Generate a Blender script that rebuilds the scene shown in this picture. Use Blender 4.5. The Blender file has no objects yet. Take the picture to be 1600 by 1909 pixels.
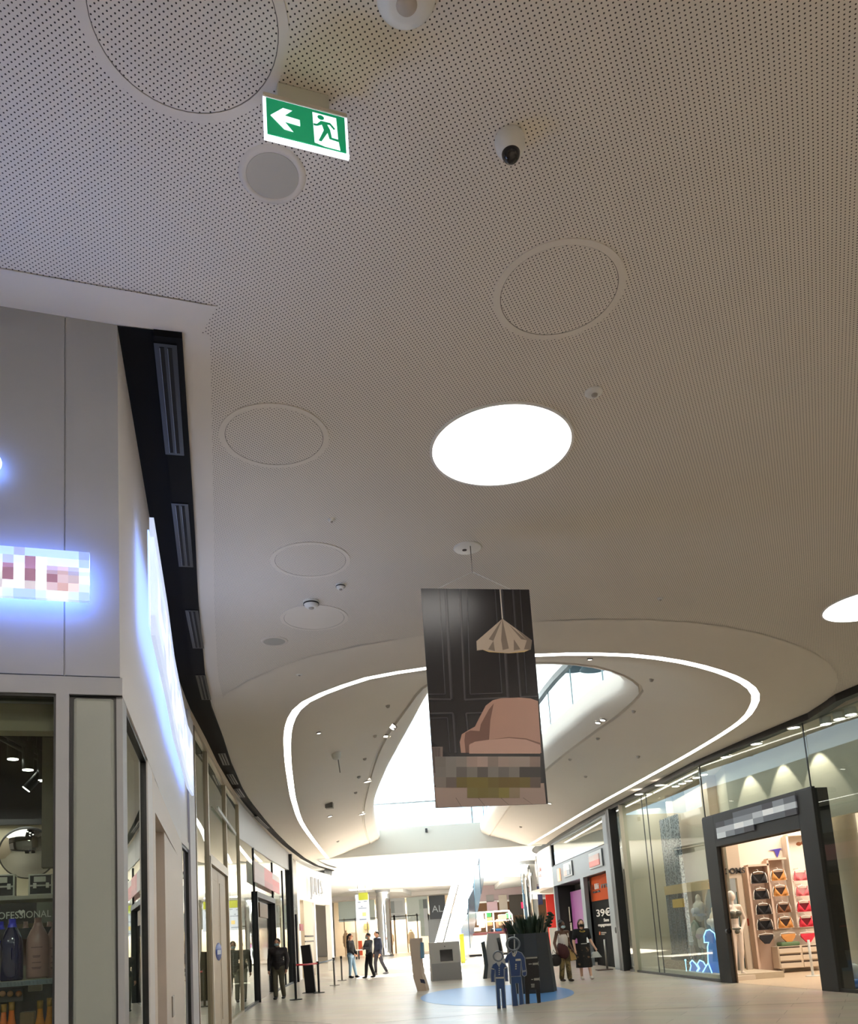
import bpy, bmesh, math, random
from mathutils import Matrix, Vector
random.seed(7)
scene = bpy.context.scene
COL = scene.collection

# ------------------------------------------------------------------ camera
F_PX, CX, CY = 1550.0, 800.0, 1498.0          # focal length and principal point in 1600x1909 pixels
PITCH, ROLL, EYE = math.radians(8.9), math.radians(3.76), 1.5
_u0 = Vector((0, -math.sin(PITCH), math.cos(PITCH)))
_f0 = Vector((0, math.cos(PITCH), math.sin(PITCH)))
_r0 = Vector((1, 0, 0))
_R = _r0 * math.cos(ROLL) - _u0 * math.sin(ROLL)
_U = _r0 * math.sin(ROLL) + _u0 * math.cos(ROLL)
cam_data = bpy.data.cameras.new('camera')
cam_data.sensor_fit = 'HORIZONTAL'
cam_data.sensor_width = 36.0
cam_data.lens = 36.0 * F_PX / 1600.0
cam_data.shift_x = 0.0
cam_data.shift_y = (CY - 954.5) / 1600.0
cam_data.clip_end = 400
cam = bpy.data.objects.new('camera', cam_data)
COL.objects.link(cam)
cam.matrix_world = Matrix(((_R.x, _U.x, -_f0.x, 0), (_R.y, _U.y, -_f0.y, 0), (_R.z, _U.z, -_f0.z, EYE), (0, 0, 0, 1)))
scene.camera = cam

# ------------------------------------------------------------------ world, sun, exposure
world = bpy.data.worlds.new('sky')
scene.world = world
world.use_nodes = True
WN = world.node_tree.nodes
WN['Background'].inputs['Color'].default_value = (0.72, 0.87, 1.0, 1)
WN['Background'].inputs['Strength'].default_value = 4.2
sun_data = bpy.data.lights.new('sun', 'SUN')
sun_data.energy = 70.0
sun_data.angle = math.radians(1.0)
sun_data.color = (1.0, 0.96, 0.9)
sun = bpy.data.objects.new('sun', sun_data)
COL.objects.link(sun)
sun.rotation_euler = Vector((-1.0, -2.5, -6.3)).to_track_quat('-Z', 'Y').to_euler()
sun.location = (0, 50, 40)
vs = scene.view_settings
vs.view_transform = 'Standard'
vs.look = 'None'
vs.gamma = 1.0
vs.use_curve_mapping = False
vs.exposure = 0.0


def area(name, loc, size, power, col=(1, 0.93, 0.84), target=None, sy=None):
    d = bpy.data.lights.new(name, 'AREA')
    d.energy = power
    d.color = col
    d.shape = 'RECTANGLE' if sy else 'SQUARE'
    d.size = size
    if sy:
        d.size_y = sy
    o = bpy.data.objects.new(name, d)
    COL.objects.link(o)
    o.location = loc
    if target is not None:
        o.rotation_euler = (Vector(target) - Vector(loc)).to_track_quat('-Z', 'Y').to_euler()
    return o


# ceiling lamps of the shops; the fill lights among them are added
area('lingerie_shop_lamps', (9.6, 18.6, 4.7), 3.2, 330, (1, 0.86, 0.72))
area('lingerie_window_lamps', (6.6, 22.3, 4.8), 0.7, 60, (1, 0.88, 0.74), sy=5.5)
area('cosmetics_shop_lamps', (-3.2, 5.6, 2.7), 0.8, 14, (1, 0.92, 0.8))
area('glass_shop_lamps', (-6.4, 16.5, 4.5), 2.0, 90, (1, 0.9, 0.78), sy=6)
area('white_shop_fill_light', (-6.3, 38.5, 3.2), 0.8, 70, (1, 0.93, 0.84), sy=6)  # fill light added to brighten the dim back wall
for _k, (_x, _y) in enumerate(((0.7, -0.6), (5.2, 2.6), (1.0, -5.2), (6.0, -4.0), (-4.5, -4.0))):
    _d = area('corridor_fill_light', (_x, _y, 5.07), 1.05, 170, (1, 0.93, 0.83))  # unseen fill light added behind the view to brighten the near end
    _d.data.shape = 'DISK'
area('far_shop_lamps', (-4.0, 77.0, 4.6), 6.0, 900, (1, 0.9, 0.76), sy=2)

# ------------------------------------------------------------------ helpers: rays and frames


def ray(px, py):
    return _f0 + _R * ((px - CX) / F_PX) + _U * ((CY - py) / F_PX)


def onz(px, py, z):
    d = ray(px, py)
    t = (z - EYE) / d.z
    return Vector((d.x * t, d.y * t, z))


def floor_at(px, py):
    return onz(px, py, 0.0)


def aty(px, py, y):
    d = ray(px, py)
    t = y / d.y
    return Vector((d.x * t, y, EYE + d.z * t))


def frame(a, b, z=0.0):
    """local x runs from a to b in plan, local z is up, local y = z cross x"""
    ex = Vector((b[0] - a[0], b[1] - a[1], 0)).normalized()
    ey = Vector((-ex.y, ex.x, 0))
    return Matrix(((ex.x, ey.x, 0, a[0]), (ex.y, ey.y, 0, a[1]), (0, 0, 1, z), (0, 0, 0, 1)))


def flen(a, b):
    return math.hypot(b[0] - a[0], b[1] - a[1])


def uz(M, px, py, off=0.0):
    """where the sight line meets the vertical plane local y = off: returns local (x, z)"""
    I = M.inverted()
    o = I @ Vector((0, 0, EYE))
    d = (I.to_3x3() @ ray(px, py))
    t = (off - o.y) / d.y
    p = o + d * t
    return p.x, p.z


def T(x, y, z=0.0, rz=0.0):
    return Matrix.Translation((x, y, z)) @ Matrix.Rotation(rz, 4, 'Z')


def off_poly(pts, d):
    """offset an open plan polyline sideways (to its right when d > 0)"""
    out = []
    n = len(pts)
    for i in range(n):
        a = Vector(pts[max(i - 1, 0)]); b = Vector(pts[min(i + 1, n - 1)])
        t = (b - a).normalized()
        dd = d[i] if isinstance(d, (list, tuple)) else d
        out.append((pts[i][0] + t.y * dd, pts[i][1] - t.x * dd))
    return out


def interp(pts, y):
    for a, b in zip(pts, pts[1:]):
        if (a[1] - y) * (b[1] - y) <= 0:
            s = (y - a[1]) / (b[1] - a[1])
            return a[0] + s * (b[0] - a[0])
    return pts[-1][0]


def smooth_curve(pts, n=8, closed=False):
    """Catmull-Rom through plan points"""
    P = [Vector(p) for p in pts]
    out = []
    m = len(P)
    rng = range(m if closed else m - 1)
    for i in rng:
        if closed:
            p0, p1, p2, p3 = P[(i - 1) % m], P[i], P[(i + 1) % m], P[(i + 2) % m]
        else:
            p0, p1, p2, p3 = P[max(i - 1, 0)], P[i], P[i + 1], P[min(i + 2, m - 1)]
        for k in range(n):
            t = k / n
            out.append(0.5 * ((2 * p1) + (p2 - p0) * t + (2 * p0 - 5 * p1 + 4 * p2 - p3) * t * t + (3 * p1 - p0 - 3 * p2 + p3) * t ** 3))
    if not closed:
        out.append(P[-1])
    return [tuple(v) for v in out]


def resample(pts, n):
    d = [0.0]
    for a, b in zip(pts, pts[1:]):
        d.append(d[-1] + (Vector(b) - Vector(a)).length)
    out = []
    j = 0
    for k in range(n):
        s = d[-1] * k / (n - 1)
        while j < len(pts) - 2 and d[j + 1] < s:
            j += 1
        t = (s - d[j]) / max(d[j + 1] - d[j], 1e-9)
        out.append(tuple(Vector(pts[j]) + (Vector(pts[j + 1]) - Vector(pts[j])) * t))
    return out


# ------------------------------------------------------------------ helpers: materials
def lin(c):
    def f(v):
        v = v / 255.0
        return v / 12.92 if v <= 0.04045 else ((v + 0.055) / 1.055) ** 2.4
    return (f(c[0]), f(c[1]), f(c[2]), 1)


MATS = {}


def mat(name, c, rough=0.5, metal=0.0, emit=0.0, ecol=None, noise=0.0, nscale=6.0, spec=0.5, coat=0.0):
    if name in MATS:
        return MATS[name]
    m = bpy.data.materials.new(name)
    m.use_nodes = True
    nt = m.node_tree
    b = nt.nodes['Principled BSDF']
    b.inputs['Base Color'].default_value = lin(c)
    b.inputs['Roughness'].default_value = rough
    b.inputs['Metallic'].default_value = metal
    b.inputs['Specular IOR Level'].default_value = spec
    b.inputs['Coat Weight'].default_value = coat
    if emit:
        b.inputs['Emission Color'].default_value = lin(ecol or c)
        b.inputs['Emission Strength'].default_value = emit
    if noise:
        n = nt.nodes.new('ShaderNodeTexNoise')
        n.inputs['Scale'].default_value = nscale
        n.inputs['Detail'].default_value = 4
        g = nt.nodes.new('ShaderNodeNewGeometry')
        nt.links.new(g.outputs['Position'], n.inputs['Vector'])
        mx = nt.nodes.new('ShaderNodeMix')
        mx.data_type = 'RGBA'
        l = lin(c)
        mx.inputs['A'].default_value = tuple(v * (1 - noise) for v in l[:3]) + (1,)
        mx.inputs['B'].default_value = tuple(min(1, v * (1 + noise)) for v in l[:3]) + (1,)
        nt.links.new(n.outputs['Fac'], mx.inputs['Factor'])
        nt.links.new(mx.outputs['Result'], b.inputs['Base Color'])
    MATS[name] = m
    return m


def glass_mat(name, tint=(235, 242, 240), refl_rough=0.0, ior=1.5, extra=0.0):
    if name in MATS:
        return MATS[name]
    m = bpy.data.materials.new(name)
    m.use_nodes = True
    nt = m.node_tree
    for n in list(nt.nodes):
        if n.type == 'BSDF_PRINCIPLED':
            nt.nodes.remove(n)
    out = nt.nodes['Material Output']
    tr = nt.nodes.new('ShaderNodeBsdfTransparent')
    tr.inputs['Color'].default_value = lin(tint)
    gl = nt.nodes.new('ShaderNodeBsdfGlossy')
    gl.inputs['Roughness'].default_value = refl_rough
    gl.inputs['Color'].default_value = (0.95, 1, 0.98, 1)
    # each sheet is modelled with both faces; only the outer face of each mirrors, so a pane mirrors once per side
    fr = nt.nodes.new('ShaderNodeFresnel')
    fr.inputs['IOR'].default_value = ior
    ge = nt.nodes.new('ShaderNodeNewGeometry')
    inv = nt.nodes.new('ShaderNodeMath')
    inv.operation = 'SUBTRACT'
    inv.inputs[0].default_value = 1.0
    nt.links.new(ge.outputs['Backfacing'], inv.inputs[1])
    ad0 = nt.nodes.new('ShaderNodeMath')
    ad0.operation = 'MULTIPLY_ADD'
    ad0.inputs[1].default_value = 1.05
    ad0.inputs[2].default_value = extra
    nt.links.new(fr.outputs['Fac'], ad0.inputs[0])
    ad = nt.nodes.new('ShaderNodeMath')
    ad.operation = 'MULTIPLY'
    ad.use_clamp = True
    nt.links.new(ad0.outputs['Value'], ad.inputs[0])
    nt.links.new(inv.outputs['Value'], ad.inputs[1])
    mx = nt.nodes.new('ShaderNodeMixShader')
    nt.links.new(ad.outputs['Value'], mx.inputs['Fac'])
    nt.links.new(tr.outputs['BSDF'], mx.inputs[1])
    nt.links.new(gl.outputs['BSDF'], mx.inputs[2])
    nt.links.new(mx.outputs['Shader'], out.inputs['Surface'])
    MATS[name] = m
    return m


def emat(name, c, s):
    return mat(name, c, 0.6, emit=s)


def perforated_mat():
    m = mat('perforated_plasterboard', (226, 219, 208), 0.85)
    nt = m.node_tree
    b = nt.nodes['Principled BSDF']
    N = nt.nodes.new
    g = N('ShaderNodeNewGeometry')
    mp = N('ShaderNodeMapping')
    mp.inputs['Rotation'].default_value = (0, 0, math.radians(25))
    mp.inputs['Scale'].default_value = (1 / 0.0209,) * 3
    fr = N('ShaderNodeVectorMath'); fr.operation = 'FRACTION'
    sb = N('ShaderNodeVectorMath'); sb.operation = 'SUBTRACT'
    sb.inputs[1].default_value = (0.5, 0.5, 0)
    ml = N('ShaderNodeVectorMath'); ml.operation = 'MULTIPLY'
    ml.inputs[1].default_value = (1, 1, 0)
    ln = N('ShaderNodeVectorMath'); ln.operation = 'LENGTH'
    lt = N('ShaderNodeMath'); lt.operation = 'LESS_THAN'
    lt.inputs[1].default_value = 0.185
    mx = N('ShaderNodeMix'); mx.data_type = 'RGBA'
    mx.inputs['A'].default_value = lin((226, 219, 208))
    mx.inputs['B'].default_value = lin((58, 52, 44))
    L = nt.links.new
    L(g.outputs['Position'], mp.inputs['Vector'])
    L(mp.outputs['Vector'], fr.inputs[0])
    L(fr.outputs['Vector'], sb.inputs[0])
    L(sb.outputs['Vector'], ml.inputs[0])
    L(ml.outputs['Vector'], ln.inputs[0])
    L(ln.outputs['Value'], lt.inputs[0])
    L(lt.outputs['Value'], mx.inputs['Factor'])
    L(mx.outputs['Result'], b.inputs['Base Color'])
    return m


def floor_mat():
    m = mat('large_beige_floor_tiles', (205, 194, 180), 0.3)
    nt = m.node_tree
    b = nt.nodes['Principled BSDF']
    N = nt.nodes.new
    L = nt.links.new
    g = N('ShaderNodeNewGeometry')
    mp = N('ShaderNodeMapping')
    mp.inputs['Rotation'].default_value = (0, 0, math.radians(28))
    br = N('ShaderNodeTexBrick')
    br.inputs['Scale'].default_value = 1.0
    br.inputs['Brick Width'].default_value = 1.5
    br.inputs['Row Height'].default_value = 0.5
    br.inputs['Mortar Size'].default_value = 0.006
    br.inputs['Color1'].default_value = lin((206, 194, 178))
    br.inputs['Color2'].default_value = lin((192, 180, 165))
    br.inputs['Mortar'].default_value = lin((150, 138, 125))
    nz = N('ShaderNodeTexNoise')
    nz.inputs['Scale'].default_value = 1.2
    nz.inputs['Detail'].default_value = 5
    mx = N('ShaderNodeMix'); mx.data_type = 'RGBA'; mx.blend_type = 'MULTIPLY'
    mx.inputs['Factor'].default_value = 0.25
    L(g.outputs['Position'], mp.inputs['Vector'])
    L(mp.outputs['Vector'], br.inputs['Vector'])
    L(mp.outputs['Vector'], nz.inputs['Vector'])
    L(br.outputs['Color'], mx.inputs['A'])
    L(nz.outputs['Color'], mx.inputs['B'])
    L(mx.outputs['Result'], b.inputs['Base Color'])
    return m


def speckle_mat(name, c1, c2, scale=30, thr=0.5, rough=0.6, emit=0.0):
    m = mat(name, c1, rough)
    nt = m.node_tree
    b = nt.nodes['Principled BSDF']
    g = nt.nodes.new('ShaderNodeTexCoord')
    v = nt.nodes.new('ShaderNodeTexNoise')
    v.inputs['Scale'].default_value = scale
    v.inputs['Detail'].default_value = 3
    r = nt.nodes.new('ShaderNodeValToRGB')
    r.color_ramp.elements[0].position = thr - 0.04
    r.color_ramp.elements[0].color = lin(c1)
    r.color_ramp.elements[1].position = thr + 0.04
    r.color_ramp.elements[1].color = lin(c2)
    nt.links.new(g.outputs['Object'], v.inputs['Vector'])
    nt.links.new(v.outputs['Fac'], r.inputs['Fac'])
    nt.links.new(r.outputs['Color'], b.inputs['Base Color'])
    return m


# ------------------------------------------------------------------ helpers: meshes and objects
class MB:
    """collects shapes and links them as one mesh object"""

    def __init__(self, M=None):
        self.v, self.f, self.mi, self.sm = [], [], [], []
        self.M = M or Matrix.Identity(4)
        self.cur = 0
        self.smooth = False

    def add(self, verts, faces, smooth=None):
        o = len(self.v)
        self.v += [self.M @ Vector(p) for p in verts]
        for f in faces:
            self.f.append([o + i for i in f])
            self.mi.append(self.cur)
            self.sm.append(self.smooth if smooth is None else smooth)
        return self

    def box(self, x0, x1, y0, y1, z0, z1):
        v = [(x, y, z) for z in (z0, z1) for y in (y0, y1) for x in (x0, x1)]
        return self.add(v, [(0, 2, 3, 1), (4, 5, 7, 6), (0, 1, 5, 4), (2, 6, 7, 3), (0, 4, 6, 2), (1, 3, 7, 5)], False)

    def bbox(self, x0, x1, y0, y1, z0, z1, b=0.01):
        """box with chamfered edges"""
        bm = bmesh.new()
        bmesh.ops.create_cube(bm, size=1)
        for w in bm.verts:
            w.co = Vector(((x0 + x1) / 2 + w.co.x * (x1 - x0), (y0 + y1) / 2 + w.co.y * (y1 - y0), (z0 + z1) / 2 + w.co.z * (z1 - z0)))
        bmesh.ops.bevel(bm, geom=list(bm.edges), offset=b, segments=2, affect='EDGES', profile=0.5)
        bm.verts.index_update()
        self.add([w.co.copy() for w in bm.verts], [[w.index for w in f.verts] for f in bm.faces], False)
        bm.free()
        return self

    def prism(self, poly, y0, y1):
        """polygon in local x-z, extruded along y"""
        n = len(poly)
        v = [(p[0], y0, p[1]) for p in poly] + [(p[0], y1, p[1]) for p in poly]
        f = [list(range(n)), list(range(2 * n - 1, n - 1, -1))]
        for i in range(n):
            j = (i + 1) % n
            f.append((i, n + i, n + j, j))
        return self.add(v, f, False)

    def slab(self, poly, z0, z1):
        """polygon in plan, extruded in z"""
        n = len(poly)
        v = [(p[0], p[1], z0) for p in poly] + [(p[0], p[1], z1) for p in poly]
        f = [list(range(n - 1, -1, -1)), list(range(n, 2 * n))]
        for i in range(n):
            j = (i + 1) % n
            f.append((i, j, n + j, n + i))
        return self.add(v, f, False)

    def flat(self, poly, y):
        """a printed shape in local x-z at depth y"""
        return self.add([(p[0], y, p[1]) for p in poly], [list(range(len(poly)))], False)

    def lathe(self, prof, c=(0, 0, 0), n=32, axis='z', smooth=True):
        v, f = [], []
        m = len(prof)
        for k in range(n):
            a = 2 * math.pi * k / n
            for r, h in prof:
                p = (r * math.cos(a), r * math.sin(a), h)
                if axis == 'y':
                    p = (p[0], p[2], p[1])
                elif axis == 'x':
                    p = (p[2], p[0], p[1])
                v.append((p[0] + c[0], p[1] + c[1], p[2] + c[2]))
        for k in range(n):
            k2 = (k + 1) % n
            for i in range(m - 1):
                f.append((k * m + i, k2 * m + i, k2 * m + i + 1, k * m + i + 1))
        return self.add(v, f, smooth)

    def cyl(self, c, r, z0, z1, n=24, r2=None):
        r2 = r if r2 is None else r2
        return self.lathe([(0, z0), (r, z0), (r2, z1), (0, z1)], (c[0], c[1], 0), n, 'z', False)

    def disc(self, c, r, z, n=40, t=0.004):
        return self.cyl(c, r, z - t, z, n)

    def ring(self, c, r0, r1, z0, z1, n=48):
        return self.lathe([(r0, z1), (r0, z0), (r1, z0), (r1, z1), (r0, z1)], (c[0], c[1], 0), n, 'z', False)

    def tube(self, pts, r, n=8, cap=True):
        P = [Vector(p) for p in pts]
        v, f = [], []
        m = len(P)
        up = None
        for i, p in enumerate(P):
            t = (P[min(i + 1, m - 1)] - P[max(i - 1, 0)]).normalized()
            if up is None:
                up = t.orthogonal().normalized()
            s = t.cross(up)
            if s.length < 1e-5:
                s = t.orthogonal()
            s.normalize()
            up = s.cross(t).normalized()
            rr = r[i] if isinstance(r, (list, tuple)) else r
            for k in range(n):
                a = 2 * math.pi * k / n
                v.append(p + s * (rr * math.cos(a)) + up * (rr * math.sin(a)))
        for i in range(m - 1):
            for k in range(n):
                k2 = (k + 1) % n
                f.append((i * n + k, i * n + k2, (i + 1) * n + k2, (i + 1) * n + k))
        if cap:
            f.append(list(range(n - 1, -1, -1)))
            f.append([(m - 1) * n + k for k in range(n)])
        return self.add(v, f, True)

    def ell(self, c, rx, ry, rz, n=16, m=10, rot=None):
        v, f = [], []
        c = Vector(c)
        R = rot or Matrix.Identity(3)
        v.append(c + R @ Vector((0, 0, -rz)))
        for i in range(1, m):
            t = -math.pi / 2 + math.pi * i / m
            for k in range(n):
                a = 2 * math.pi * k / n
                v.append(c + R @ Vector((rx * math.cos(t) * math.cos(a), ry * math.cos(t) * math.sin(a), rz * math.sin(t))))
        v.append(c + R @ Vector((0, 0, rz)))
        for k in range(n):
            k2 = (k + 1) % n
            f.append((0, 1 + k2, 1 + k))
            for i in range(m - 2):
                f.append((1 + i * n + k, 1 + i * n + k2, 1 + (i + 1) * n + k2, 1 + (i + 1) * n + k))
            f.append((1 + (m - 2) * n + k, 1 + (m - 2) * n + k2, len(v) - 1))
        return self.add(v, f, True)

    def cap(self, a, b, r1, r2=None, n=12):
        """tapered limb with round ends"""
        r2 = r1 if r2 is None else r2
        a, b = Vector(a), Vector(b)
        d = b - a
        q = d.to_track_quat('Z', 'Y').to_matrix()
        L = d.length
        prof = []
        for i in range(5):
            t = -math.pi / 2 + math.pi / 2 * i / 4
            prof.append((r1 * math.cos(t), r1 * math.sin(t)))
        for i in range(5):
            t = math.pi / 2 * i / 4
            prof.append((r2 * math.cos(t), L + r2 * math.sin(t)))
        prof[0] = (0.0005, prof[0][1]); prof[-1] = (0.0005, prof[-1][1])
        v, f = [], []
        m = len(prof)
        for k in range(n):
            ang = 2 * math.pi * k / n
            for r, h in prof:
                v.append(a + q @ Vector((r * math.cos(ang), r * math.sin(ang), h)))
        for k in range(n):
            k2 = (k + 1) % n
            for i in range(m - 1):
                f.append((k * m + i, k2 * m + i, k2 * m + i + 1, k * m + i + 1))
        f.append([k * m for k in range(n - 1, -1, -1)])
        f.append([k * m + m - 1 for k in range(n)])
        return self.add(v, f, True)

    def loft(self, rows, closed=False, smooth=True):
        v, f = [], []
        n = len(rows[0])
        for r in rows:
            v += [tuple(p) for p in r]
        for i in range(len(rows) - 1):
            for k in range(n if closed else n - 1):
                k2 = (k + 1) % n
                f.append((i * n + k, i * n + k2, (i + 1) * n + k2, (i + 1) * n + k))
        return self.add(v, f, smooth)

    def build(self, name, m, parent=None, M=None, remesh=0.0, fixn=True):
        me = bpy.data.meshes.new(name)
        me.from_pydata([tuple(p) for p in self.v], [], self.f)
        for mm in (m if isinstance(m, (list, tuple)) else [m]):
            me.materials.append(mm)
        me.polygons.foreach_set('material_index', self.mi)
        me.polygons.foreach_set('use_smooth', self.sm)
        if fixn:
            bm = bmesh.new()
            bm.from_mesh(me)
            bmesh.ops.recalc_face_normals(bm, faces=bm.faces)
            bm.to_mesh(me)
            bm.free()
        me.update()
        o = bpy.data.objects.new(name, me)
        COL.objects.link(o)
        if M is not None:
            o.matrix_world = M
        if parent is not None:
            o.parent = parent
        if remesh:
            r = o.modifiers.new('Remesh', 'REMESH')
            r.mode = 'VOXEL'
            r.voxel_size = remesh
            r.use_smooth_shade = True
            s = o.modifiers.new('Smooth', 'SMOOTH')
            s.factor = 0.5
            s.iterations = 3
        return o


def tag(o, label=None, cat=None, group=None, kind=None):
    if label:
        o['label'] = label
    if cat:
        o['category'] = cat
    if group:
        o['group'] = group
    if kind:
        o['kind'] = kind
    return o


def thing(name, label, cat, M=None, group=None):
    o = bpy.data.objects.new(name, None)
    o.empty_display_size = 0.1
    COL.objects.link(o)
    if M is not None:
        o.matrix_world = M
    return tag(o, label, cat, group)


def struct(o):
    o['kind'] = 'structure'
    return o


def copy_tree(o, parent=None):
    c = o.copy()
    COL.objects.link(c)
    if parent is not None:
        c.parent = parent
    for ch in [k for k in bpy.data.objects if k.parent == o]:
        copy_tree(ch, c)
    return c


def text(s, size, m, name='lettering', parent=None, M=None, depth=0.004, bold=0.0, align='LEFT', sx=1.0):
    """lettering standing in local x-z, facing local -y"""
    cu = bpy.data.curves.new(name, 'FONT')
    cu.body = s
    cu.size = size
    cu.extrude = depth
    cu.offset = bold
    cu.align_x = align
    cu.resolution_u = 3
    tmp = bpy.data.objects.new(name, cu)
    COL.objects.link(tmp)
    dg = bpy.context.evaluated_depsgraph_get()
    me = bpy.data.meshes.new_from_object(tmp.evaluated_get(dg))
    bpy.data.objects.remove(tmp)
    bpy.data.curves.remove(cu)
    me.transform(Matrix.Rotation(math.pi / 2, 4, 'X') @ Matrix.Diagonal((sx, 1, 1, 1)))
    me.materials.clear()
    me.materials.append(m)
    o = bpy.data.objects.new(name, me)
    COL.objects.link(o)
    if parent is not None:
        o.parent = parent
    if M is not None:
        o.matrix_local = M
    return o


# ------------------------------------------------------------------ materials
PLASTER = mat('white_plaster', (226, 219, 208), 0.85, noise=0.02, nscale=2)
PERF = perforated_mat()
WHITE = mat('white_paint', (235, 235, 232), 0.5)
WHITE_PL = mat('white_plastic', (228, 228, 224), 0.4)
BLACK = mat('black_metal', (16, 17, 19), 0.45)
DARKMET = mat('dark_anthracite_metal', (40, 41, 42), 0.4)
GREYPANEL = mat('grey_white_panel', (150, 153, 158), 0.5, noise=0.02, nscale=1.5)
GREYMET = mat('grey_aluminium', (132, 140, 146), 0.4, metal=0.3)
BEIGE = mat('beige_wall', (214, 200, 178), 0.7, noise=0.03)
BEIGEFRAME = mat('champagne_metal', (176, 164, 142), 0.35, metal=0.4)
CHROME = mat('chrome', (235, 238, 240), 0.05, metal=1.0)
BRUSHED = mat('brushed_steel', (150, 146, 140), 0.35, metal=0.8)
GLASS = glass_mat('shop_glass')
GLASS_L = glass_mat('shop_glass_coated', (205, 214, 206), extra=0.12)
SKYGLASS = glass_mat('balustrade_glass', (226, 236, 240), extra=0.02)
WOODFLOOR = mat('shop_floor', (206, 186, 160), 0.35, noise=0.05)
LED = emat('led_strip_glow', (255, 250, 242), 7.0)
LAMP = emat('round_lamp_glow', (255, 250, 244), 6.0)
SPOT = emat('spot_glow', (255, 246, 232), 8.0)
REDBELT = mat('red_belt', (200, 40, 50), 0.6)
GREYBELT = mat('grey_belt', (150, 155, 160), 0.6)
SCREEN = mat('black_screen', (12, 13, 16), 0.12)
ANTHR = mat('anthracite_planter', (46, 52, 58), 0.5, noise=0.03)
LEAF = mat('dark_leaf', (28, 46, 24), 0.5)
MANNEQUIN = mat('white_mannequin', (238, 222, 208), 0.4)
# ------------------------------------------------------------------ plan of the mall
H = 5.1                                             # ceiling height
FL = [(-1.62, 4.31), (-2.23, 6.69), (-2.58, 8.0), (-3.22, 10.6), (-3.5, 12.1), (-3.78, 14), (-4.1, 16), (-4.47, 18.7),
      (-4.72, 21), (-5.0, 24), (-5.25, 27), (-5.48, 30.4), (-5.6, 33), (-5.72, 36), (-5.7, 40), (-5.35, 43.2)]
FR = [(5.2, 40.5), (5.12, 36), (5.2, 33), (5.4, 29.5), (5.75, 25.3), (6.33, 19.25), (6.75, 17), (7.2, 15), (7.12, 13.8), (8.7, 8), (9.3, 5)]


def fl(y):
    return (interp(FL, y), y)


def fr_(y):
    return (interp(FR, y), y)


COVE = [(-4.71, 36.7), (-4.1, 26.5), (-3.6, 21.64), (-3.09, 18.0), (-2.68, 15.4), (-2.3, 13.45), (-1.86, 12.25), (-1.11, 11.45), (-0.63, 11.13),
        (0.05, 10.93), (0.8, 10.75), (1.56, 10.67), (2.3, 10.77), (3.08, 11.01), (3.99, 11.56), (4.92, 12.42), (5.58, 13.38), (5.94, 14.47),
        (6.09, 15.66), (5.98, 18.01), (5.65, 21.47), (5.15, 26.52), (4.38, 36.7)]
GROOVE = [(-2.75, 36.7), (-2.52, 31.55), (-2.2, 27.2), (-1.62, 22.2), (-1.17, 18.84), (-0.76, 16.6), (-0.36, 15.0), (-0.06, 13.8), (0.22, 13.2), (0.66, 12.8), (1.25, 12.6), (1.84, 12.6),
          (2.57, 12.86), (3.0, 13.15), (3.48, 13.68), (3.84, 14.24), (4.01, 14.63), (4.05, 15.2), (3.95, 16.5), (3.73, 17.78), (3.19, 21.8), (2.75, 28.4), (2.6, 36.7)]
VOID = [(-2.28, 36.7), (-2.1, 31.5), (-1.75, 26.5), (-1.1, 21.8), (-0.66, 19.2), (-0.23, 16.75), (0.08, 14.9), (0.3, 14.1), (0.75, 13.6), (1.3, 13.4), (1.9, 13.36),
        (2.5, 13.5), (3.18, 13.93), (3.45, 14.2), (3.65, 14.6), (3.73, 15.03), (3.64, 15.6), (3.43, 16.4), (3.2, 17.83), (2.88, 20.4), (2.4, 28.4), (2.2, 36.7)]
NC = 121
cove = resample(smooth_curve(COVE), NC)
groove = resample(smooth_curve(GROOVE), NC)
void = resample(smooth_curve(VOID), NC)


def z3(pts, z):
    return [(p[0], p[1], z) for p in pts]


def fill_between(outer, inner, z, name, m):
    """flat ceiling with a hole; both are closed plan loops"""
    bm = bmesh.new()
    ed = []
    for lp in (outer, inner):
        vv = [bm.verts.new((p[0], p[1], z)) for p in lp]
        for i in range(len(vv)):
            ed.append(bm.edges.new((vv[i], vv[(i + 1) % len(vv)])))
    bmesh.ops.triangle_fill(bm, edges=ed, use_beauty=True)
    for f in bm.faces:
        if f.normal.z > 0:
            f.normal_flip()
    me = bpy.data.meshes.new(name)
    bm.to_mesh(me)
    bm.free()
    me.materials.append(m)
    o = bpy.data.objects.new(name, me)
    COL.objects.link(o)
    return struct(o)


# floor
struct(MB().box(-30, 30, -12, 100, -0.3, 0).build('floor', floor_mat()))
joints = MB()
jm = mat('floor_joint', (95, 88, 80), 0.6)
for pts in ([floor_at(700, 1907), floor_at(900, 1890), floor_at(1200, 1882), floor_at(1600, 1866)],
            [floor_at(470, 1901), floor_at(560, 1905), floor_at(620, 1909)]):
    a = [(p.x, p.y) for p in pts]
    b = off_poly(a, 0.025)
    joints.loft([z3(a, 0.002), z3(b, 0.002)], smooth=False)
struct(joints.build('trim_1', jm))

# ceiling with the hole of the cove; its long sides follow the shop fronts
hole = cove[::-1]
bm_outer = [(-9, 36.7), (-9, -9), (15, -9), (15, 36.7)]
ceil_poly = bm_outer + [(p[0], p[1]) for p in hole]
bm = bmesh.new()
vv = [bm.verts.new((p[0], p[1], H)) for p in ceil_poly]
ed = [bm.edges.new((vv[i], vv[(i + 1) % len(vv)])) for i in range(len(vv))]
bmesh.ops.triangle_fill(bm, edges=ed, use_beauty=True)
for f in bm.faces:
    if f.normal.z > 0:
        f.normal_flip()
me = bpy.data.meshes.new('ceiling')
bm.to_mesh(me)
bm.free()
me.materials.append(PERF)
o = bpy.data.objects.new('ceiling', me)
COL.objects.link(o)
struct(o)

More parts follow.
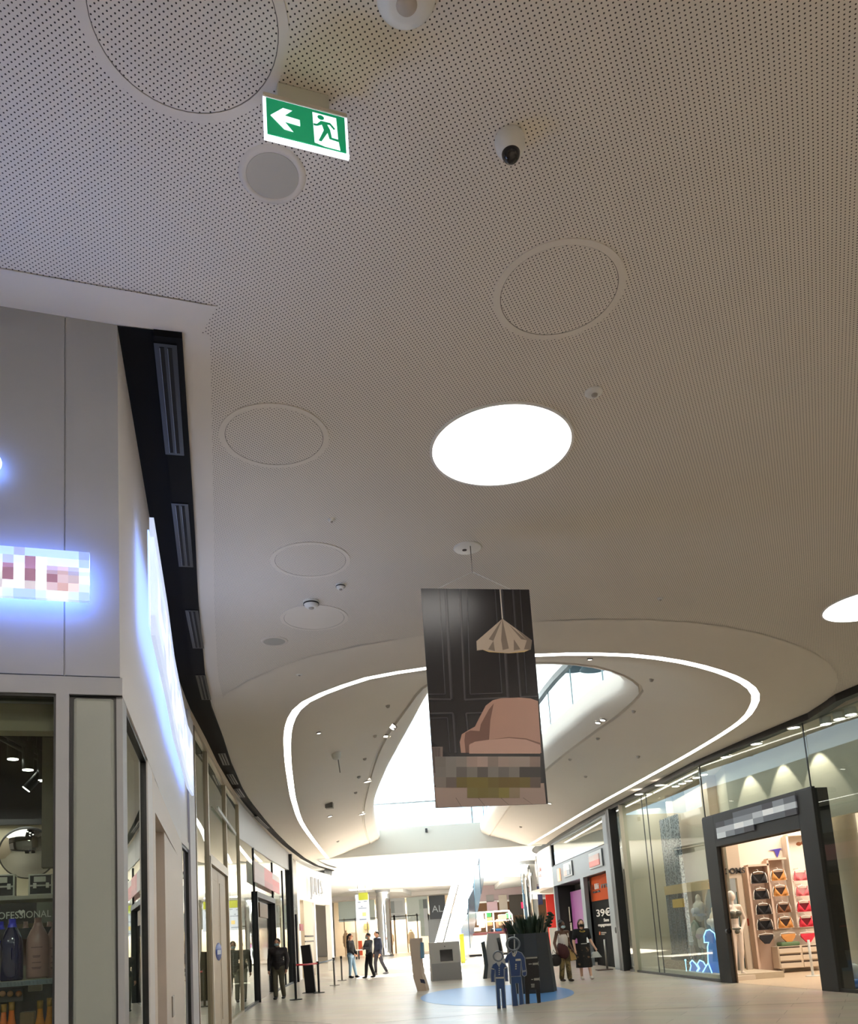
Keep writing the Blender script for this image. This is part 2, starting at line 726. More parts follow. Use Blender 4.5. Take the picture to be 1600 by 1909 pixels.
# plain plaster margin round the cove (the perforation stops short of it)
margin = []
for i, p in enumerate(cove):
    a = Vector(cove[max(i - 1, 0)]); b = Vector(cove[min(i + 1, NC - 1)])
    t = (b - a).normalized()
    n = Vector((t.y, -t.x))
    w = 1.18 if p[1] < 16 else 1.18 + (p[1] - 16) * 0.02
    margin.append((p[0] + n.x * w, p[1] + n.y * w))
struct(MB().loft([z3(cove, H - 0.006), z3(margin, H - 0.006)], smooth=False).build('trim_2', PLASTER))
# plain ceiling strip along the left shop front
flc = resample(FL, 60)
so = off_poly(flc, [0.36 - 0.16 * min(1, max(0, (p[1] - 10) / 10)) for p in flc])
si = off_poly(flc, [0.2 - 0.1 * min(1, max(0, (p[1] - 10) / 10)) for p in flc])
sp = off_poly(flc, [0.52 for p in flc])
trim = MB().loft([z3(flc, H - 0.004), z3(sp, H - 0.004)], smooth=False)
trim.loft([[(-1.3, 4.62, H - 0.007), (-6.4, 2.86, H - 0.007)], [(-1.02, 4.22, H - 0.007), (-6.3, 2.4, H - 0.007)]], smooth=False)
struct(trim.build('trim_3', PLASTER))
# black soffit band along the shop front, with a lower outer lane that carries the air slots
band = MB()
band.loft([z3(flc, H - 0.012), z3(si, H - 0.012)], smooth=False)
band.loft([z3(si, H - 0.01), z3(si, H - 0.05), z3(so, H - 0.05), z3(so, H - 0.004)], smooth=False)
a0, a1 = Vector(si[0]), Vector(so[0])
band.add([(a0.x, a0.y, H - 0.004), (a0.x, a0.y, H - 0.05), (a1.x, a1.y, H - 0.05), (a1.x, a1.y, H - 0.004)], [(0, 1, 2, 3)])
BANDM = mat('black_soffit_band', (8, 8, 9), 0.7, spec=0.12)
struct(band.build('trim_4', BANDM))
# end nose of the band where the shop front turns away
e0, e1 = flc[-1], so[-1]
# right shop front: dark head rail under the ceiling
frc = resample(FR, 60)
fro = off_poly(frc, 0.06)
fri = off_poly(frc, -0.12)
struct(MB().loft([z3(fro, H), z3(fro, H - 0.13), z3(fri, H - 0.13), z3(fri, H)], smooth=False).build('trim_5', mat('black_head_rail', (20, 20, 21), 0.45)))

# ------------------------------------------------------------------ cove light, soffit and void above the corridor
cin = []
for i, p in enumerate(cove):
    a = Vector(cove[max(i - 1, 0)]); b = Vector(cove[min(i + 1, NC - 1)])
    t = (b - a).normalized()
    n = Vector((-t.y, t.x))
    cin.append((p[0] + n.x * 0.13, p[1] + n.y * 0.13))
t = MB().loft([z3(cove, H + 0.0), z3(cove, H + 0.015), z3(cin, H + 0.015), z3(cin, H + 0.0)], smooth=False)
strip = t.build('led_strip', LED)
tag(strip, 'continuous glowing white light line tracing the big oval in the ceiling', 'light strip')


def blend(a, b, s):
    return [(p[0] + (q[0] - p[0]) * s, p[1] + (q[1] - p[1]) * s) for p, q in zip(a, b)]


# re-pair groove and void points with the cove by walking both from end to end
rows = [z3(cin, H + 0.0)]
for s, z in ((0.02, H - 0.005), (0.25, 5.2), (0.5, 5.36), (0.75, 5.5), (0.985, 5.61)):
    rows.append(z3(blend(cin, groove, s), z))
sof = MB().loft(rows)
gi = blend(groove, void, 0.08)
sof.loft([z3(blend(cin, groove, 0.985), 5.61), z3(groove, 5.66), z3(gi, 5.66), z3(blend(groove, void, 0.12), 5.62)], smooth=False)
lip = [z3(blend(groove, void, 0.12), 5.62)]
for s, z in ((0.5, 5.7), (0.8, 5.77), (0.93, 5.82), (0.99, 5.89), (1.0, 5.98), (1.0, 6.2)):
    lip.append(z3(blend(groove, void, s), z))
sof.loft(lip)
vback = off_poly(void, 0.3)
sof.loft([z3(void, 6.2), z3(vback, 6.2)], smooth=False)
SOFF = mat('white_soffit_plaster', (228, 222, 213), 0.8, noise=0.02, nscale=1)
struct(sof.build('ceiling_soffit', SOFF))
# upper floor slab behind the fascia keeps daylight out of the ceiling void
up = MB()
up.loft([z3(vback, 6.2), z3(blend(void, cove, 1.5), 6.2)], smooth=False)
struct(up.build('floor_upper', mat('upper_floor', (205, 205, 202), 0.6)))
# bulkhead beam that closes the oval
bm_ = MB().box(-5.1, 4.9, 36.7, 37.2, H - 0.02, 6.25)
struct(bm_.build('beam_bulkhead', mat('beam_paint', (200, 202, 198), 0.7)))

# upper gallery: glass balustrades, ceiling, lamps
bal = thing('balustrade', 'clear glass balustrade with dark steel handrail along the upper floor opening', 'balustrade')
seg = [p for p in void if p[0] > 2.0 and p[1] > 14.2]
seg = resample(seg, 26)
segb = off_poly(seg, 0.12)
MB().loft([z3(segb, 6.2), z3(segb, 7.12)], smooth=False).build('glass_pane', SKYGLASS, bal)
MB().loft([z3(off_poly(segb, 0.02), 7.12), z3(off_poly(segb, 0.02), 7.26), z3(off_poly(segb, -0.1), 7.26), z3(off_poly(segb, -0.1), 7.12), z3(off_poly(segb, 0.02), 7.12)], smooth=False).build('handrail', mat('dark_teal_steel', (52, 66, 72), 0.4), bal)
for i in range(2, 25, 2):
    p = segb[i]
    MB().box(p[0] - 0.012, p[0] + 0.012, p[1] - 0.012, p[1] + 0.012, 6.2, 7.12).build('glass_joint', mat('glass_joint', (110, 128, 132), 0.4), bal)
bal2 = thing('balustrade', 'glass balustrade with thin handrail standing on the grey bulkhead beam', 'balustrade')
MB().box(-2.7, 2.5, 36.9, 36.92, 6.25, 7.35).build('glass_pane', SKYGLASS, bal2)
MB().box(-2.7, 2.5, 36.86, 36.95, 7.35, 7.41).build('handrail', mat('grey_handrail', (120, 130, 134), 0.4), bal2)
MB().box(1.86, 1.92, 36.86, 36.95, 6.25, 7.35).build('post', mat('grey_handrail', (120, 130, 134), 0.4), bal2)
# upper storey shell: right wall and its ceiling, added roof over the near half, skylight open to the sky beyond
UPW = mat('upper_wall', (214, 222, 222), 0.7)
struct(MB().box(8.6, 8.9, 8, 44, 6.3, 12).build('wall_upper_right', UPW))
struct(MB().box(2.9, 14, 10, 44, 11.6, 11.9).build('ceiling_upper_right', UPW))
struct(MB().box(-14, 2.9, -2, 37, 11.6, 11.9).build('ceiling_upper_sun_block', UPW))  # unseen roof, added to block sun and darken the beam
for k, (px, py, yy) in enumerate(((1072, 1247, 20.5), (1108, 1247, 19.4))):
    q = aty(px, py, yy)
    lamp = thing('pendant_lamp', ('grey cone pendant lamp hanging on the upper floor behind the glass, nearer the handrail',
                                  'pale cone pendant lamp on the upper floor, farther from the handrail')[k], 'lamp', T(q.x, q.y, q.z), None)
    MB().lathe([(0.06, 0.25), (0.1, 0.22), (0.36, 0.0), (0.34, 0.0), (0.09, 0.2), (0.05, 0.22)], n=24).build('lamp_shade', mat('grey_lamp', (96, 112, 120), 0.5), lamp)
    MB().tube([(0, 0, 0.23), (0, 0, 11.6 - q.z)], 0.012).build('cable', BLACK, lamp)

# ------------------------------------------------------------------ ceiling beyond the beam, second void over the escalator
V2 = [(-1.2, 41), (0.2, 40), (2.2, 40.5), (4.2, 44), (5.2, 52), (5.0, 60), (3.4, 64), (0.4, 66), (-2.6, 58), (-2.2, 48)]
v2 = resample(smooth_curve(V2 + V2[:1], closed=False), 60)[:-1]
fill_between([(-16.3, 37.2), (16.3, 37.2), (16.3, 82.3), (-16.3, 82.3)], v2, 5.2, 'ceiling_far', mat('far_ceiling_plaster', (236, 238, 238), 0.8))
v2c = v2 + v2[:1]
struct(MB().loft([z3(v2c, 5.2), z3(v2c, 6.3)], smooth=False).build('trim_6', mat('void_fascia', (232, 236, 238), 0.7)))
# wedge bulkheads and the fascia above the far shop fronts
FWY = 76.0
struct(MB().box(-16, 16, 72.6, FWY, 4.86, 5.2).build('trim_7', mat('far_fascia', (218, 216, 214), 0.7)))
wd = MB().add([(-7, 66, 5.19), (-2.5, 66, 5.19), (-2, 71, 5.19), (-9, 71.5, 5.19), (-2.5, 66.5, 4.95), (-2, 71, 4.8)], [(0, 1, 2, 3), (1, 4, 5, 2), (0, 4, 1), (0, 3, 5, 4), (3, 2, 5)])
wd.add([(5, 60, 5.19), (11, 66, 5.19), (11, 71, 5.19), (5, 70, 5.19), (5, 60.5, 4.95), (5, 70, 4.8)], [(0, 1, 2, 3), (0, 4, 5, 3), (0, 4, 1), (1, 4, 5, 2), (2, 5, 3)])
struct(wd.build('trim_8', mat('far_wedge', (222, 226, 226), 0.75)))
# outer walls; the unseen rear and side ones are added to shut out daylight
struct(MB().box(-9, 15.2, -9.3, -9, 0, H).build('wall_rear_light_block', mat('side_wall', (225, 222, 216), 0.7)))
struct(MB().box(-9.3, -9, -9, 37, 0, 6.3).build('wall_left_light_block', mat('side_wall', (225, 222, 216), 0.7)))
struct(MB().box(15, 15.3, -9, 37, 0, 6.3).build('wall_right_light_block', mat('side_wall', (225, 222, 216), 0.7)))
struct(MB().box(-16.3, -16, 30, 82, 0, 6.3).build('wall_far_left', mat('side_wall', (225, 222, 216), 0.7)))
struct(MB().box(16, 16.3, 30, 82, 0, 6.3).build('wall_far_right', mat('side_wall', (225, 222, 216), 0.7)))
struct(MB().box(-16, 16, 82, 82.3, 0, 6.3).build('wall_far', mat('side_wall', (225, 222, 216), 0.7)))

from mathutils.bvhtree import BVHTree
_tree = BVHTree.FromPolygons([tuple(p) for p in sof.v], sof.f)


def soffit_hit(px, py, z):
    d = ray(px, py).normalized()
    loc, nrm, _, _ = _tree.ray_cast(Vector((0, 0, EYE)), d)
    if loc is None:
        return onz(px, py, z), Vector((0, 0, -1))
    return loc, (nrm if nrm.dot(d) < 0 else -nrm)


def on_soffit(px, py, z):
    p, n = soffit_hit(px, py, z)
    n = (n + Vector((0, 0, -0.6))).normalized()
    return Matrix.Translation(p) @ n.to_track_quat('-Z', 'Y').to_matrix().to_4x4()


# ------------------------------------------------------------------ ceiling fittings
def ceil_xy(px, py):
    p = onz(px, py, H)
    return p.x, p.y


# round lamps
for px, py, lab in ((935, 833, 'big round glowing white lamp set flush in the perforated ceiling'),
                    (1622, 1128, 'round glowing lamp cut off by the edge above the lingerie shop')):
    x, y = ceil_xy(px, py)
    t = thing('ceiling_lamp', lab, 'ceiling light', T(x, y, H), 'round ceiling lamps')
    MB().ring((0, 0), 0.525, 0.545, -0.012, 0.0, 64).build('rim', WHITE, t)
    MB().disc((0, 0), 0.525, -0.004, 64, 0.004).build('diffuser', LAMP, t)

# access panels
for px, py, r, lab in ((345, 42, 0.36, 'large round perforated access panel beside the green exit sign'),
                       (1042, 545, 0.335, 'round perforated access panel below the dome camera'),
                       (512, 815, 0.345, 'round perforated access panel facing the big lamp across the ceiling'),
                       (579, 1045, 0.335, 'round access panel behind the two smoke detectors'),
                       (586, 1152, 0.335, 'faint round access panel just beyond the black slotted sensor')):
    x, y = ceil_xy(px, py)
    t = thing('access_panel', lab, 'access panel', T(x, y, H), 'round ceiling access panels')
    MB().ring((0, 0), r + 0.004, r + 0.045, -0.006, 0.0).build('frame', PLASTER, t)
    MB().ring((0, 0), r, r + 0.004, -0.003, 0.0).build('gap', mat('panel_gap', (112, 106, 98), 0.9), t)
    MB().disc((0, 0), r, -0.002, 48, 0.002).build('hatch', PERF if py < 1100 else PLASTER, t)

# loudspeakers
for px, py, r, lab in ((508, 326, 0.122, 'round ceiling loudspeaker with grey grille below the exit sign'),
                       (512, 1195, 0.125, 'small far loudspeaker in the plain ceiling by the left shop front')):
    x, y = ceil_xy(px, py)
    t = thing('loudspeaker', lab, 'speaker', T(x, y, H), 'ceiling loudspeakers')
    MB().lathe([(r, -0.006), (r + 0.004, -0.012), (r + 0.03, -0.008), (r + 0.036, 0)], n=48).build('rim', mat('speaker_rim', (214, 208, 198), 0.6), t)
    MB().disc((0, 0), r, -0.005, 48, 0.004).build('grille', mat('speaker_grille', (176, 174, 166), 0.9), t)

# smoke detectors, beacons and sensors
def detector(px, py, r, h, lab, name='smoke_detector', cat='detector', slot=False, offx=0.0):
    x, y = ceil_xy(px, py)
    t = thing(name, lab, cat, T(x, y, H), None)
    MB().lathe([(0, -h), (r * 0.55, -h), (r * 0.8, -h * 0.8), (r * 0.92, -h * 0.45), (r, -h * 0.3), (r, 0)], n=32).build('housing', WHITE_PL, t)
    if slot:
        MB().lathe([(r * 0.95, -h * 0.52), (r * 0.99, -h * 0.52), (r * 0.99, -h * 0.3), (r * 0.95, -h * 0.3)], n=32).build('vent', BLACK, t)
    MB().lathe([(0, -h - 0.012), (r * 0.3, -h - 0.01), (r * 0.36, -h)], c=(offx, 0, 0), n=24).build('sensor', mat('sensor_grey', (168, 160, 152), 0.5), t)
    return t


detector(1107, 731, 0.062, 0.02, 'small flat white detector above the big round lamp', offx=0.004)
detector(635, 1090, 0.05, 0.05, 'small white smoke detector just before the black slotted one', slot=True)
detector(580, 1121, 0.085, 0.075, 'white smoke detector with a black slot round its side', slot=True)
detector(757, -8, 0.115, 0.045, 'large white dome beacon cut off at the top edge of the photo', 'beacon', 'beacon')
detector(618, 968, 0.03, 0.02, 'tiny white sprinkler cap beyond the faint round panels', 'sprinkler', 'sprinkler')
detector(1231, 1115, 0.035, 0.02, 'tiny white sprinkler cap on the right of the hanging banner', 'sprinkler', 'sprinkler')
detector(558, 1257, 0.045, 0.015, 'tiny sprinkler cap between the light line and the left shops', 'sprinkler', 'sprinkler')

# dome camera
x, y = ceil_xy(950, 258)
t = thing('security_camera', 'white dome security camera with black glass ball on the ceiling', 'camera', T(x, y, H))
MB().lathe([(0.066, 0), (0.07, -0.012), (0.066, -0.05), (0.052, -0.075), (0.044, -0.082), (0, -0.082)], n=40).build('base', WHITE_PL, t)
pr = [(0.043 * math.cos(a), -0.08 - 0.045 * math.sin(a)) for a in [i * math.pi / 16 for i in range(9)]]
MB().lathe(pr, n=32).build('dome', mat('black_dome', (14, 13, 13), 0.06), t)

# air slots in the black band
def slot(px0, py0, px1, py1, lab, group='linear air slots in the black band'):
    a = onz(px0, py0, H - 0.05); b = onz(px1, py1, H - 0.05)
    M = frame((a.x, a.y), (b.x, b.y), H - 0.05)
    L = (b - a).length
    t = thing('air_diffuser', lab, 'air vent', M, group)
    dk = mat('diffuser_frame', (20, 21, 24), 0.35, metal=0.3)
    MB().box(0, L, -0.065, 0.065, -0.006, 0).build('frame', dk, t)
    for yy in (-0.025, 0.02):
        MB().box(0.03, L - 0.03, yy - 0.012, yy + 0.012, -0.008, -0.004).build('slot', mat('slot_black', (4, 4, 5), 0.8), t)
        MB().box(0.03, L - 0.03, yy + 0.012, yy + 0.015, -0.011, -0.004).build('blade', mat('slot_blade', (110, 116, 126), 0.25, metal=0.9), t)


slot(308, 640, 326, 847, 'longest black air slot, first in the band from the white corner')
slot(335, 938, 347, 1056, 'second black air slot from the white corner')
slot(357, 1137, 370, 1208, 'third black air slot, beside the glowing side sign')
slot(374, 1258, 385, 1304, 'fourth black air slot, at the end of the white shop front')
slot(413, 1404, 422, 1426, 'fifth air slot, over the first tall glass panes')
slot(428, 1443, 439, 1462, 'sixth air slot, over the beige door')
slot(441, 1470, 452, 1486, 'seventh air slot, last before the gap in the band')
slot(476, 1522, 487, 1533, 'air slot over the red square sign')
slot(487, 1533, 499, 1544, 'farthest air slot in the black band')

# recessed spots in the soffit and lip
def spot(px, py, z, r, lab, glow=True, group='soffit spotlights'):
    r = r * 0.72
    t = thing('downlight', lab, 'spotlight', on_soffit(px, py, z), group)
    MB().ring((0, 0), r * 0.72, r, -0.025, 0.0, 24).build('rim', BRUSHED if glow else DARKMET, t)
    MB().disc((0, 0), r * 0.72, -0.012, 24, 0.012).build('bulb', SPOT if glow else DARKMET, t)


for px, py, z, r, lab in ((734, 1351, 5.68, 0.13, 'nearest of the twin spots in the left rim of the oval'),
                          (731, 1355, 5.66, 0.13, 'second of the twin spots in the left rim of the oval'),
                          (720, 1371, 5.66, 0.14, 'single spot below the twin spots in the rim of the oval'),
                          (685, 1456, 5.66, 0.15, 'spot halfway along the left rim of the oval'),
                          (675, 1517, 5.66, 0.17, 'farthest spot in the left rim of the oval'),
                          (1124, 1341, 5.66, 0.10, 'upper one of the paired spots in the right rim'),
                          (1115, 1346, 5.68, 0.10, 'lower one of the paired spots in the right rim'),
                          (1100, 1227, 5.2, 0.055, 'single bright point right under the near light line'),
                          (594, 1365, 5.36, 0.06, 'bright point by the left bend of the light line'),
                          (615, 1521, 5.36, 0.12, 'bright point low in the left half of the oval'),
                          (1025, 1497, 5.4, 0.10, 'bright point beside the lower corner of the banner')):
    spot(px, py, z, r, lab)
# small dark fittings in the soffit
p = soffit_hit(627, 1404, 5.36)[0]
t = thing('security_camera', 'small white camera hanging in the left half of the oval ceiling', 'camera', T(p.x, p.y, p.z))
MB().lathe([(0.1, 0.02), (0.1, -0.05), (0.08, -0.12), (0.03, -0.15), (0, -0.15)], n=20).build('dome', WHITE_PL, t)
MB().tube([(0.03, 0, -0.08), (0.06, 0, -0.42)], 0.012).build('rod', BRUSHED, t)
p = soffit_hit(614, 1498, 5.36)[0]
tag(MB(T(p.x, p.y, p.z)).bbox(-0.11, 0.11, -0.1, 0.1, -0.14, 0.02).build('projector', mat('grey_box', (120, 116, 108), 0.6)),
    'small grey box lamp on the left soffit above a bright point', 'projector')
for k, (px, py, z, lab) in enumerate(((723, 1315, 5.62, 'sprinkler in the left soffit nearest the banner'), (699, 1371, 5.55, 'sprinkler in the left soffit next to the single spot'),
                                      (680, 1414, 5.55, 'sprinkler in the left soffit below the single spot'), (669, 1448, 5.55, 'sprinkler in the left soffit before the halfway spot'),
                                      (663, 1477, 5.55, 'sprinkler in the left soffit after the halfway spot'), (630, 1568, 5.3, 'dark sprinkler near the tip of the left soffit'),
                                      (1215, 1266, 5.45, 'sprinkler in the right soffit nearest the light line'), (1182, 1325, 5.55, 'sprinkler in the right soffit by the rim of the void'),
                                      (1092, 1447, 5.4, 'larger sensor disc in the middle of the right soffit'), (1115, 1376, 5.55, 'sprinkler in the right soffit below the paired spots'),
                                      (971, 1541, 5.35, 'dark sprinkler near the tip of the right soffit'), (1190, 1410, 5.2, 'sprinkler in the right soffit by the long light line'),
                                      (1063, 1415, 5.5, 'sprinkler in the right soffit near the banner edge'))):
    M_ = on_soffit(px, py, z)
    r = 0.025 + 0.0011 * M_.translation.y
    tag(MB(M_).lathe([(0, -0.05), (r * 0.6, -0.045), (r, -0.01), (r, 0.0)], n=16).build('sprinkler', mat('sprinkler_grey', (186, 180, 170), 0.6)), lab, 'sprinkler', 'soffit sprinklers')
p = aty(795, 1548, 36.68)
tag(MB(T(p.x, p.y, p.z)).bbox(-0.05, 0.05, -0.12, 0, -0.1, 0.08).build('beam_sensor', DARKMET), 'small dark box fixed to the grey bulkhead beam', 'sensor')

# ------------------------------------------------------------------ exit sign
# the sign hangs 0.06 m under the ceiling; its face is a vertical plane
sa = onz(490, 176, H - 0.1); sb = onz(647, 217.5, H - 0.1)
ME = frame((sa.x, sa.y), (sb.x, sb.y), 0)
LW = (Vector((sb.x, sb.y)) - Vector((sa.x, sa.y))).length
u0, zt = uz(ME, 490, 178); u1, zt2 = uz(ME, 648, 218.5)
ub, zb = uz(ME, 493, 252)
zt = (zt + zt2) / 2
E = thing('exit_sign', 'lit green emergency exit sign with white arrow and running figure', 'exit sign', ME @ Matrix.Translation((0, 0, 0)))
MB().bbox(LW * 0.18, LW * 0.80, 0.01, 0.075, zt + 0.012, H, 0.008).build('housing', mat('sign_housing', (190, 190, 176), 0.5), E)
MB().bbox(0.0, LW, -0.005, 0.07, zt - 0.004, zt + 0.016, 0.004).build('top_cap', mat('sign_cap', (196, 188, 174), 0.5), E)
GREEN = mat('exit_green', (0, 128, 84), 0.5, emit=0.75)
EWH = emat('exit_white', (236, 248, 255), 1.1)
hh = zt - zb
MB().box(0.0, LW, 0.0, 0.012, zb, zt).build('light_panel', emat('exit_edge_glow', (226, 232, 250), 1.3), E)
MB().box(0.0, LW, -0.004, 0.014, zb - 0.008, zb + 0.003).build('bottom_tube', emat('exit_tube', (250, 250, 255), 2.5), E)
MB().box(LW * 0.035, LW * 0.965, -0.003, 0.0, zb + hh * 0.045, zt - hh * 0.045).build('green_face', GREEN, E)
pic = MB()
def sg(px, py):
    return uz(ME, px, py, -0.005)
S8 = lambda pts: [sg(480 + x / 8.0, 120 + y / 8.0) for x, y in pts]
pic.flat(S8([(192, 755), (380, 650), (520, 692), (408, 762), (632, 830), (638, 925), (412, 858), (540, 1012), (402, 970)]), -0.005)
pic.flat(S8([(820, 705), (1175, 800), (1205, 1110), (1240, 1285), (1010, 1225), (855, 1160)]), -0.004)
pic.build('pictogram', EWH, E)
run = MB()
hc = sg(480 + 944 / 8.0, 120 + 797 / 8.0)
run.add([(hc[0] + 0.0145 * math.cos(t * math.pi / 10), -0.0065, hc[1] + 0.0115 * math.sin(t * math.pi / 10)) for t in range(20)], [list(range(20))])
for pl in ([(835, 880), (885, 892), (945, 845), (1085, 880), (1160, 968), (1140, 985), (1075, 910), (1040, 905), (1085, 985), (1110, 1100), (1215, 1130), (1250, 1165), (1225, 1170), (1075, 1120), (1045, 1030), (955, 1155), (912, 1140), (990, 985), (960, 905), (890, 922), (838, 912)],):
    run.flat(S8(pl), -0.0065)
run.build('running_figure', GREEN, E)
# ================================================================== left side: cosmetics shop
FA, FB = (-4.0, 3.49), (-1.62, 4.31)
MF = frame(FA, FB)
LF = flen(FA, FB)
us, _ = uz(MF, 121, 900)
GAP = 0.004
w = MB()
w.box(0, us - GAP, 0, 0.2, 2.975, H).box(us + GAP, LF, 0, 0.2, 2.975, H)
w.box(us - GAP, us + GAP, 0.012, 0.2, 2.975, H)
w.box(0, LF, 0.015, 0.2, 2.965, 2.975)
uw, _ = uz(MF, 104, 1500)
uc0, _ = uz(MF, 131, 1500)
w.box(0, LF + 0.012, -0.012, 0.2, 2.87, 2.965)
w.box(uw, uc0 - 0.006, -0.012, 0.16, 0, 2.87)
struct(w.build('wall_left_front', GREYPANEL, None, MF))
# corner column set back behind a black shadow gap
col = MB()
col.bbox(uc0 + 0.012, LF - 0.03, -0.004, 0.3, 0, 2.855, 0.018)
struct(col.build('wall_left_column', mat('column_panel', (132, 138, 134), 0.4), None, MF))
struct(MB().box(uc0 - 0.008, LF - 0.02, 0.02, 0.25, 0, 2.869).build('trim_9', BLACK, None, MF))

# window of the front: frame, pane
wn = struct(MB().box(-0.6, 0.0, 0.0, 0.02, 0, 2.87).box(0, uw, 0.14, 0.16, 0, 0.05).box(uw - 0.012, uw, 0.0, 0.1, 0, 2.87).box(0, uw, 0, 0.1, 2.855, 2.87).build('window_1', BLACK, None, MF))
MB().box(0.0, uw - 0.012, 0.04, 0.05, 0.0, 2.855).build('glass_pane', GLASS, wn)

# interior of the shop: beige head and side reveal, black ceiling and upper wall, beige back wall
inn = MB()
inn.box(-3, uw + 0.02, 0.2, 0.32, 2.72, 2.87)
struct(inn.build('wall_shop_head', mat('shop_head', (150, 140, 118), 0.8), None, MF))
u_r, _ = uz(MF, 79, 1350, 0.9)
struct(MB().box(u_r, 2.4, 0.9, 1.0, 2.05, 2.86).build('wall_shop_reveal', mat('shop_reveal', (128, 120, 104), 0.8), None, MF))
struct(MB().box(-4, 2.4, 0.32, 5, 3.6, 3.7).build('ceiling_shop', BLACK, None, MF))
_, zb0 = uz(MF, 50, 1536, 2.0)
struct(MB().box(-4, 2.4, 2.0, 2.1, 0, zb0).build('wall_shop_back', mat('shop_back_wall', (176, 168, 146), 0.7), None, MF))
struct(MB().box(-4, 2.4, 2.6, 2.7, zb0 - 0.3, 3.6).build('wall_shop_black', mat('black_wall', (10, 10, 13), 0.6), None, MF))
struct(MB().box(-4, 2.4, 1.96, 2.7, zb0 - 0.01, zb0 + 0.03).build('trim_10', BLACK, None, MF))
struct(MB().slab([(-3.4, 3.9), (-1.75, 4.5), (-2.1, 6.3), (-2.6, 9.5), (-4.6, 10), (-5.5, 6)], 0.0, 0.01).build('floor_shop_added', mat('dark_added_floor', (44, 40, 38), 0.5)))  # dark floor added to darken what the mirror reflects
# truss pipe and spots
a = uz(MF, 0, 1345, 1.2); b = uz(MF, 104, 1437, 1.6)
tr = thing('lighting_track', 'dark sloping pipe truss carrying spotlights under the black shop ceiling', 'lighting truss', MF)
MB().tube([(a[0] - 0.2, 1.15, a[1] + 0.05), (b[0] + 0.2, 1.65, b[1] - 0.05)], 0.022).build('pipe', mat('truss_grey', (48, 46, 44), 0.5), tr)
MB().tube([(a[0] - 0.2, 1.15, a[1] + 0.0), (b[0] + 0.2, 1.65, b[1] - 0.1)], 0.012).build('pipe', mat('truss_grey', (48, 46, 44), 0.5), tr)
for f in (0.3, 0.62):
    uu = a[0] + (b[0] - a[0]) * f; zz = a[1] + (b[1] - a[1]) * f
    MB().tube([(uu, 1.2 + 0.4 * f, zz), (uu + 0.05, 1.2 + 0.4 * f, 3.598)], 0.003).build('cable', mat('truss_grey', (48, 46, 44), 0.5), tr)
for px, py, lab, tilt in ((24, 1415, 'cylindrical black spotlight in the cosmetics shop, nearest the street edge of the photo', 0), (52, 1435, 'middle black spotlight of the three hanging straight in the cosmetics shop', 0),
                          (80, 1455, 'black spotlight nearest the grey column in the cosmetics shop', 0), (49, 1471, 'tilted black spotlight below the three straight ones', 0.7)):
    u_, z_ = uz(MF, px, py, 1.4)
    sp = thing('spotlight', lab, 'spotlight', MF @ Matrix.Translation((u_, 1.4, z_)) @ Matrix.Rotation(tilt, 4, 'Y'), 'spotlights in the cosmetics shop')
    rr = 0.037 if not tilt else 0.03
    MB().cyl((0, 0), rr, 0.0, 0.19, 20).build('housing', BLACK, sp)
    MB().cyl((0, 0), rr * 0.92, -0.004, 0.0, 20).build('bulb', SPOT, sp)
    MB().tube([(0, 0, 0.18), (0.02 if not tilt else 0.16, 0, 0.42)], 0.008).build('stem', BLACK, sp)

# round tilted mirror
um, zm = uz(MF, 51, 1591, 1.86)
mr = thing('mirror', 'round tilted wall mirror above the makeup cases', 'mirror', MF @ Matrix.Translation((um, 1.86, zm)) @ Matrix.Rotation(math.radians(22), 4, 'X'))
MB().lathe([(0, 0.0), (0.178, 0.0), (0.19, 0.006), (0.19, 0.03), (0, 0.03)], n=48, axis='y').build('frame', BLACK, mr)
MB().lathe([(0, -0.002), (0.178, -0.002), (0.178, 0.002), (0, 0.002)], n=48, axis='y').build('glass', mat('mirror_glass', (150, 148, 146), 0.03, metal=1.0), mr)

# makeup cases
CASEB = mat('case_black', (26, 26, 27), 0.45)
ALU = mat('case_aluminium', (205, 203, 194), 0.35, metal=0.3)
def case(px0, px1, py0, py1, lab, off=1.3):
    ua, z1 = uz(MF, px0, py0, off); ub_, z0 = uz(MF, px1, py1, off)
    Lc, hc = ub_ - ua, z1 - z0
    c = thing('makeup_case', lab, 'case', MF @ Matrix.Translation((ua, off, z0)), 'aluminium makeup cases')
    MB().bbox(0.004, Lc - 0.004, 0.006, 0.12, 0.004, hc - 0.004, 0.004).build('body', CASEB, c)
    e = MB()
    t = hc * 0.07
    for (x0, x1, zz0, zz1) in ((0, Lc, 0, t), (0, Lc, hc - t, hc), (0, t, 0, hc), (Lc - t, Lc, 0, hc), (0, Lc, hc * 0.42, hc * 0.5)):
        e.bbox(x0, x1, -0.002, 0.012, zz0, zz1, 0.002)
    e.bbox(Lc - t, Lc, 0, 0.124, hc - t, hc, 0.002).bbox(Lc - t, Lc, 0, 0.124, 0, t, 0.002)
    e.build('edge_trim', ALU, c)
    for f in (0.2, 0.72):
        MB().bbox(Lc * f, Lc * (f + 0.14), -0.012, 0.0, hc * 0.33, hc * 0.58, 0.002).build('latch', ALU, c)
    MB().bbox(Lc * 0.22, Lc * 0.72, -0.004, 0.006, hc * 0.62, hc * 0.88, 0.002).build('name_plate', ALU, c)
    return z0
zc = case(53, 98, 1630, 1668, 'black and silver makeup case standing nearest the grey column')
case(-22, 27, 1631, 1672, 'black and silver makeup case cut off by the edge of the photo')
struct(MB().box(-2, uw + 0.4, 1.25, 2.0, zc - 0.025, zc - 0.002).build('trim_11', mat('case_shelf', (190, 186, 172), 0.5), None, MF))

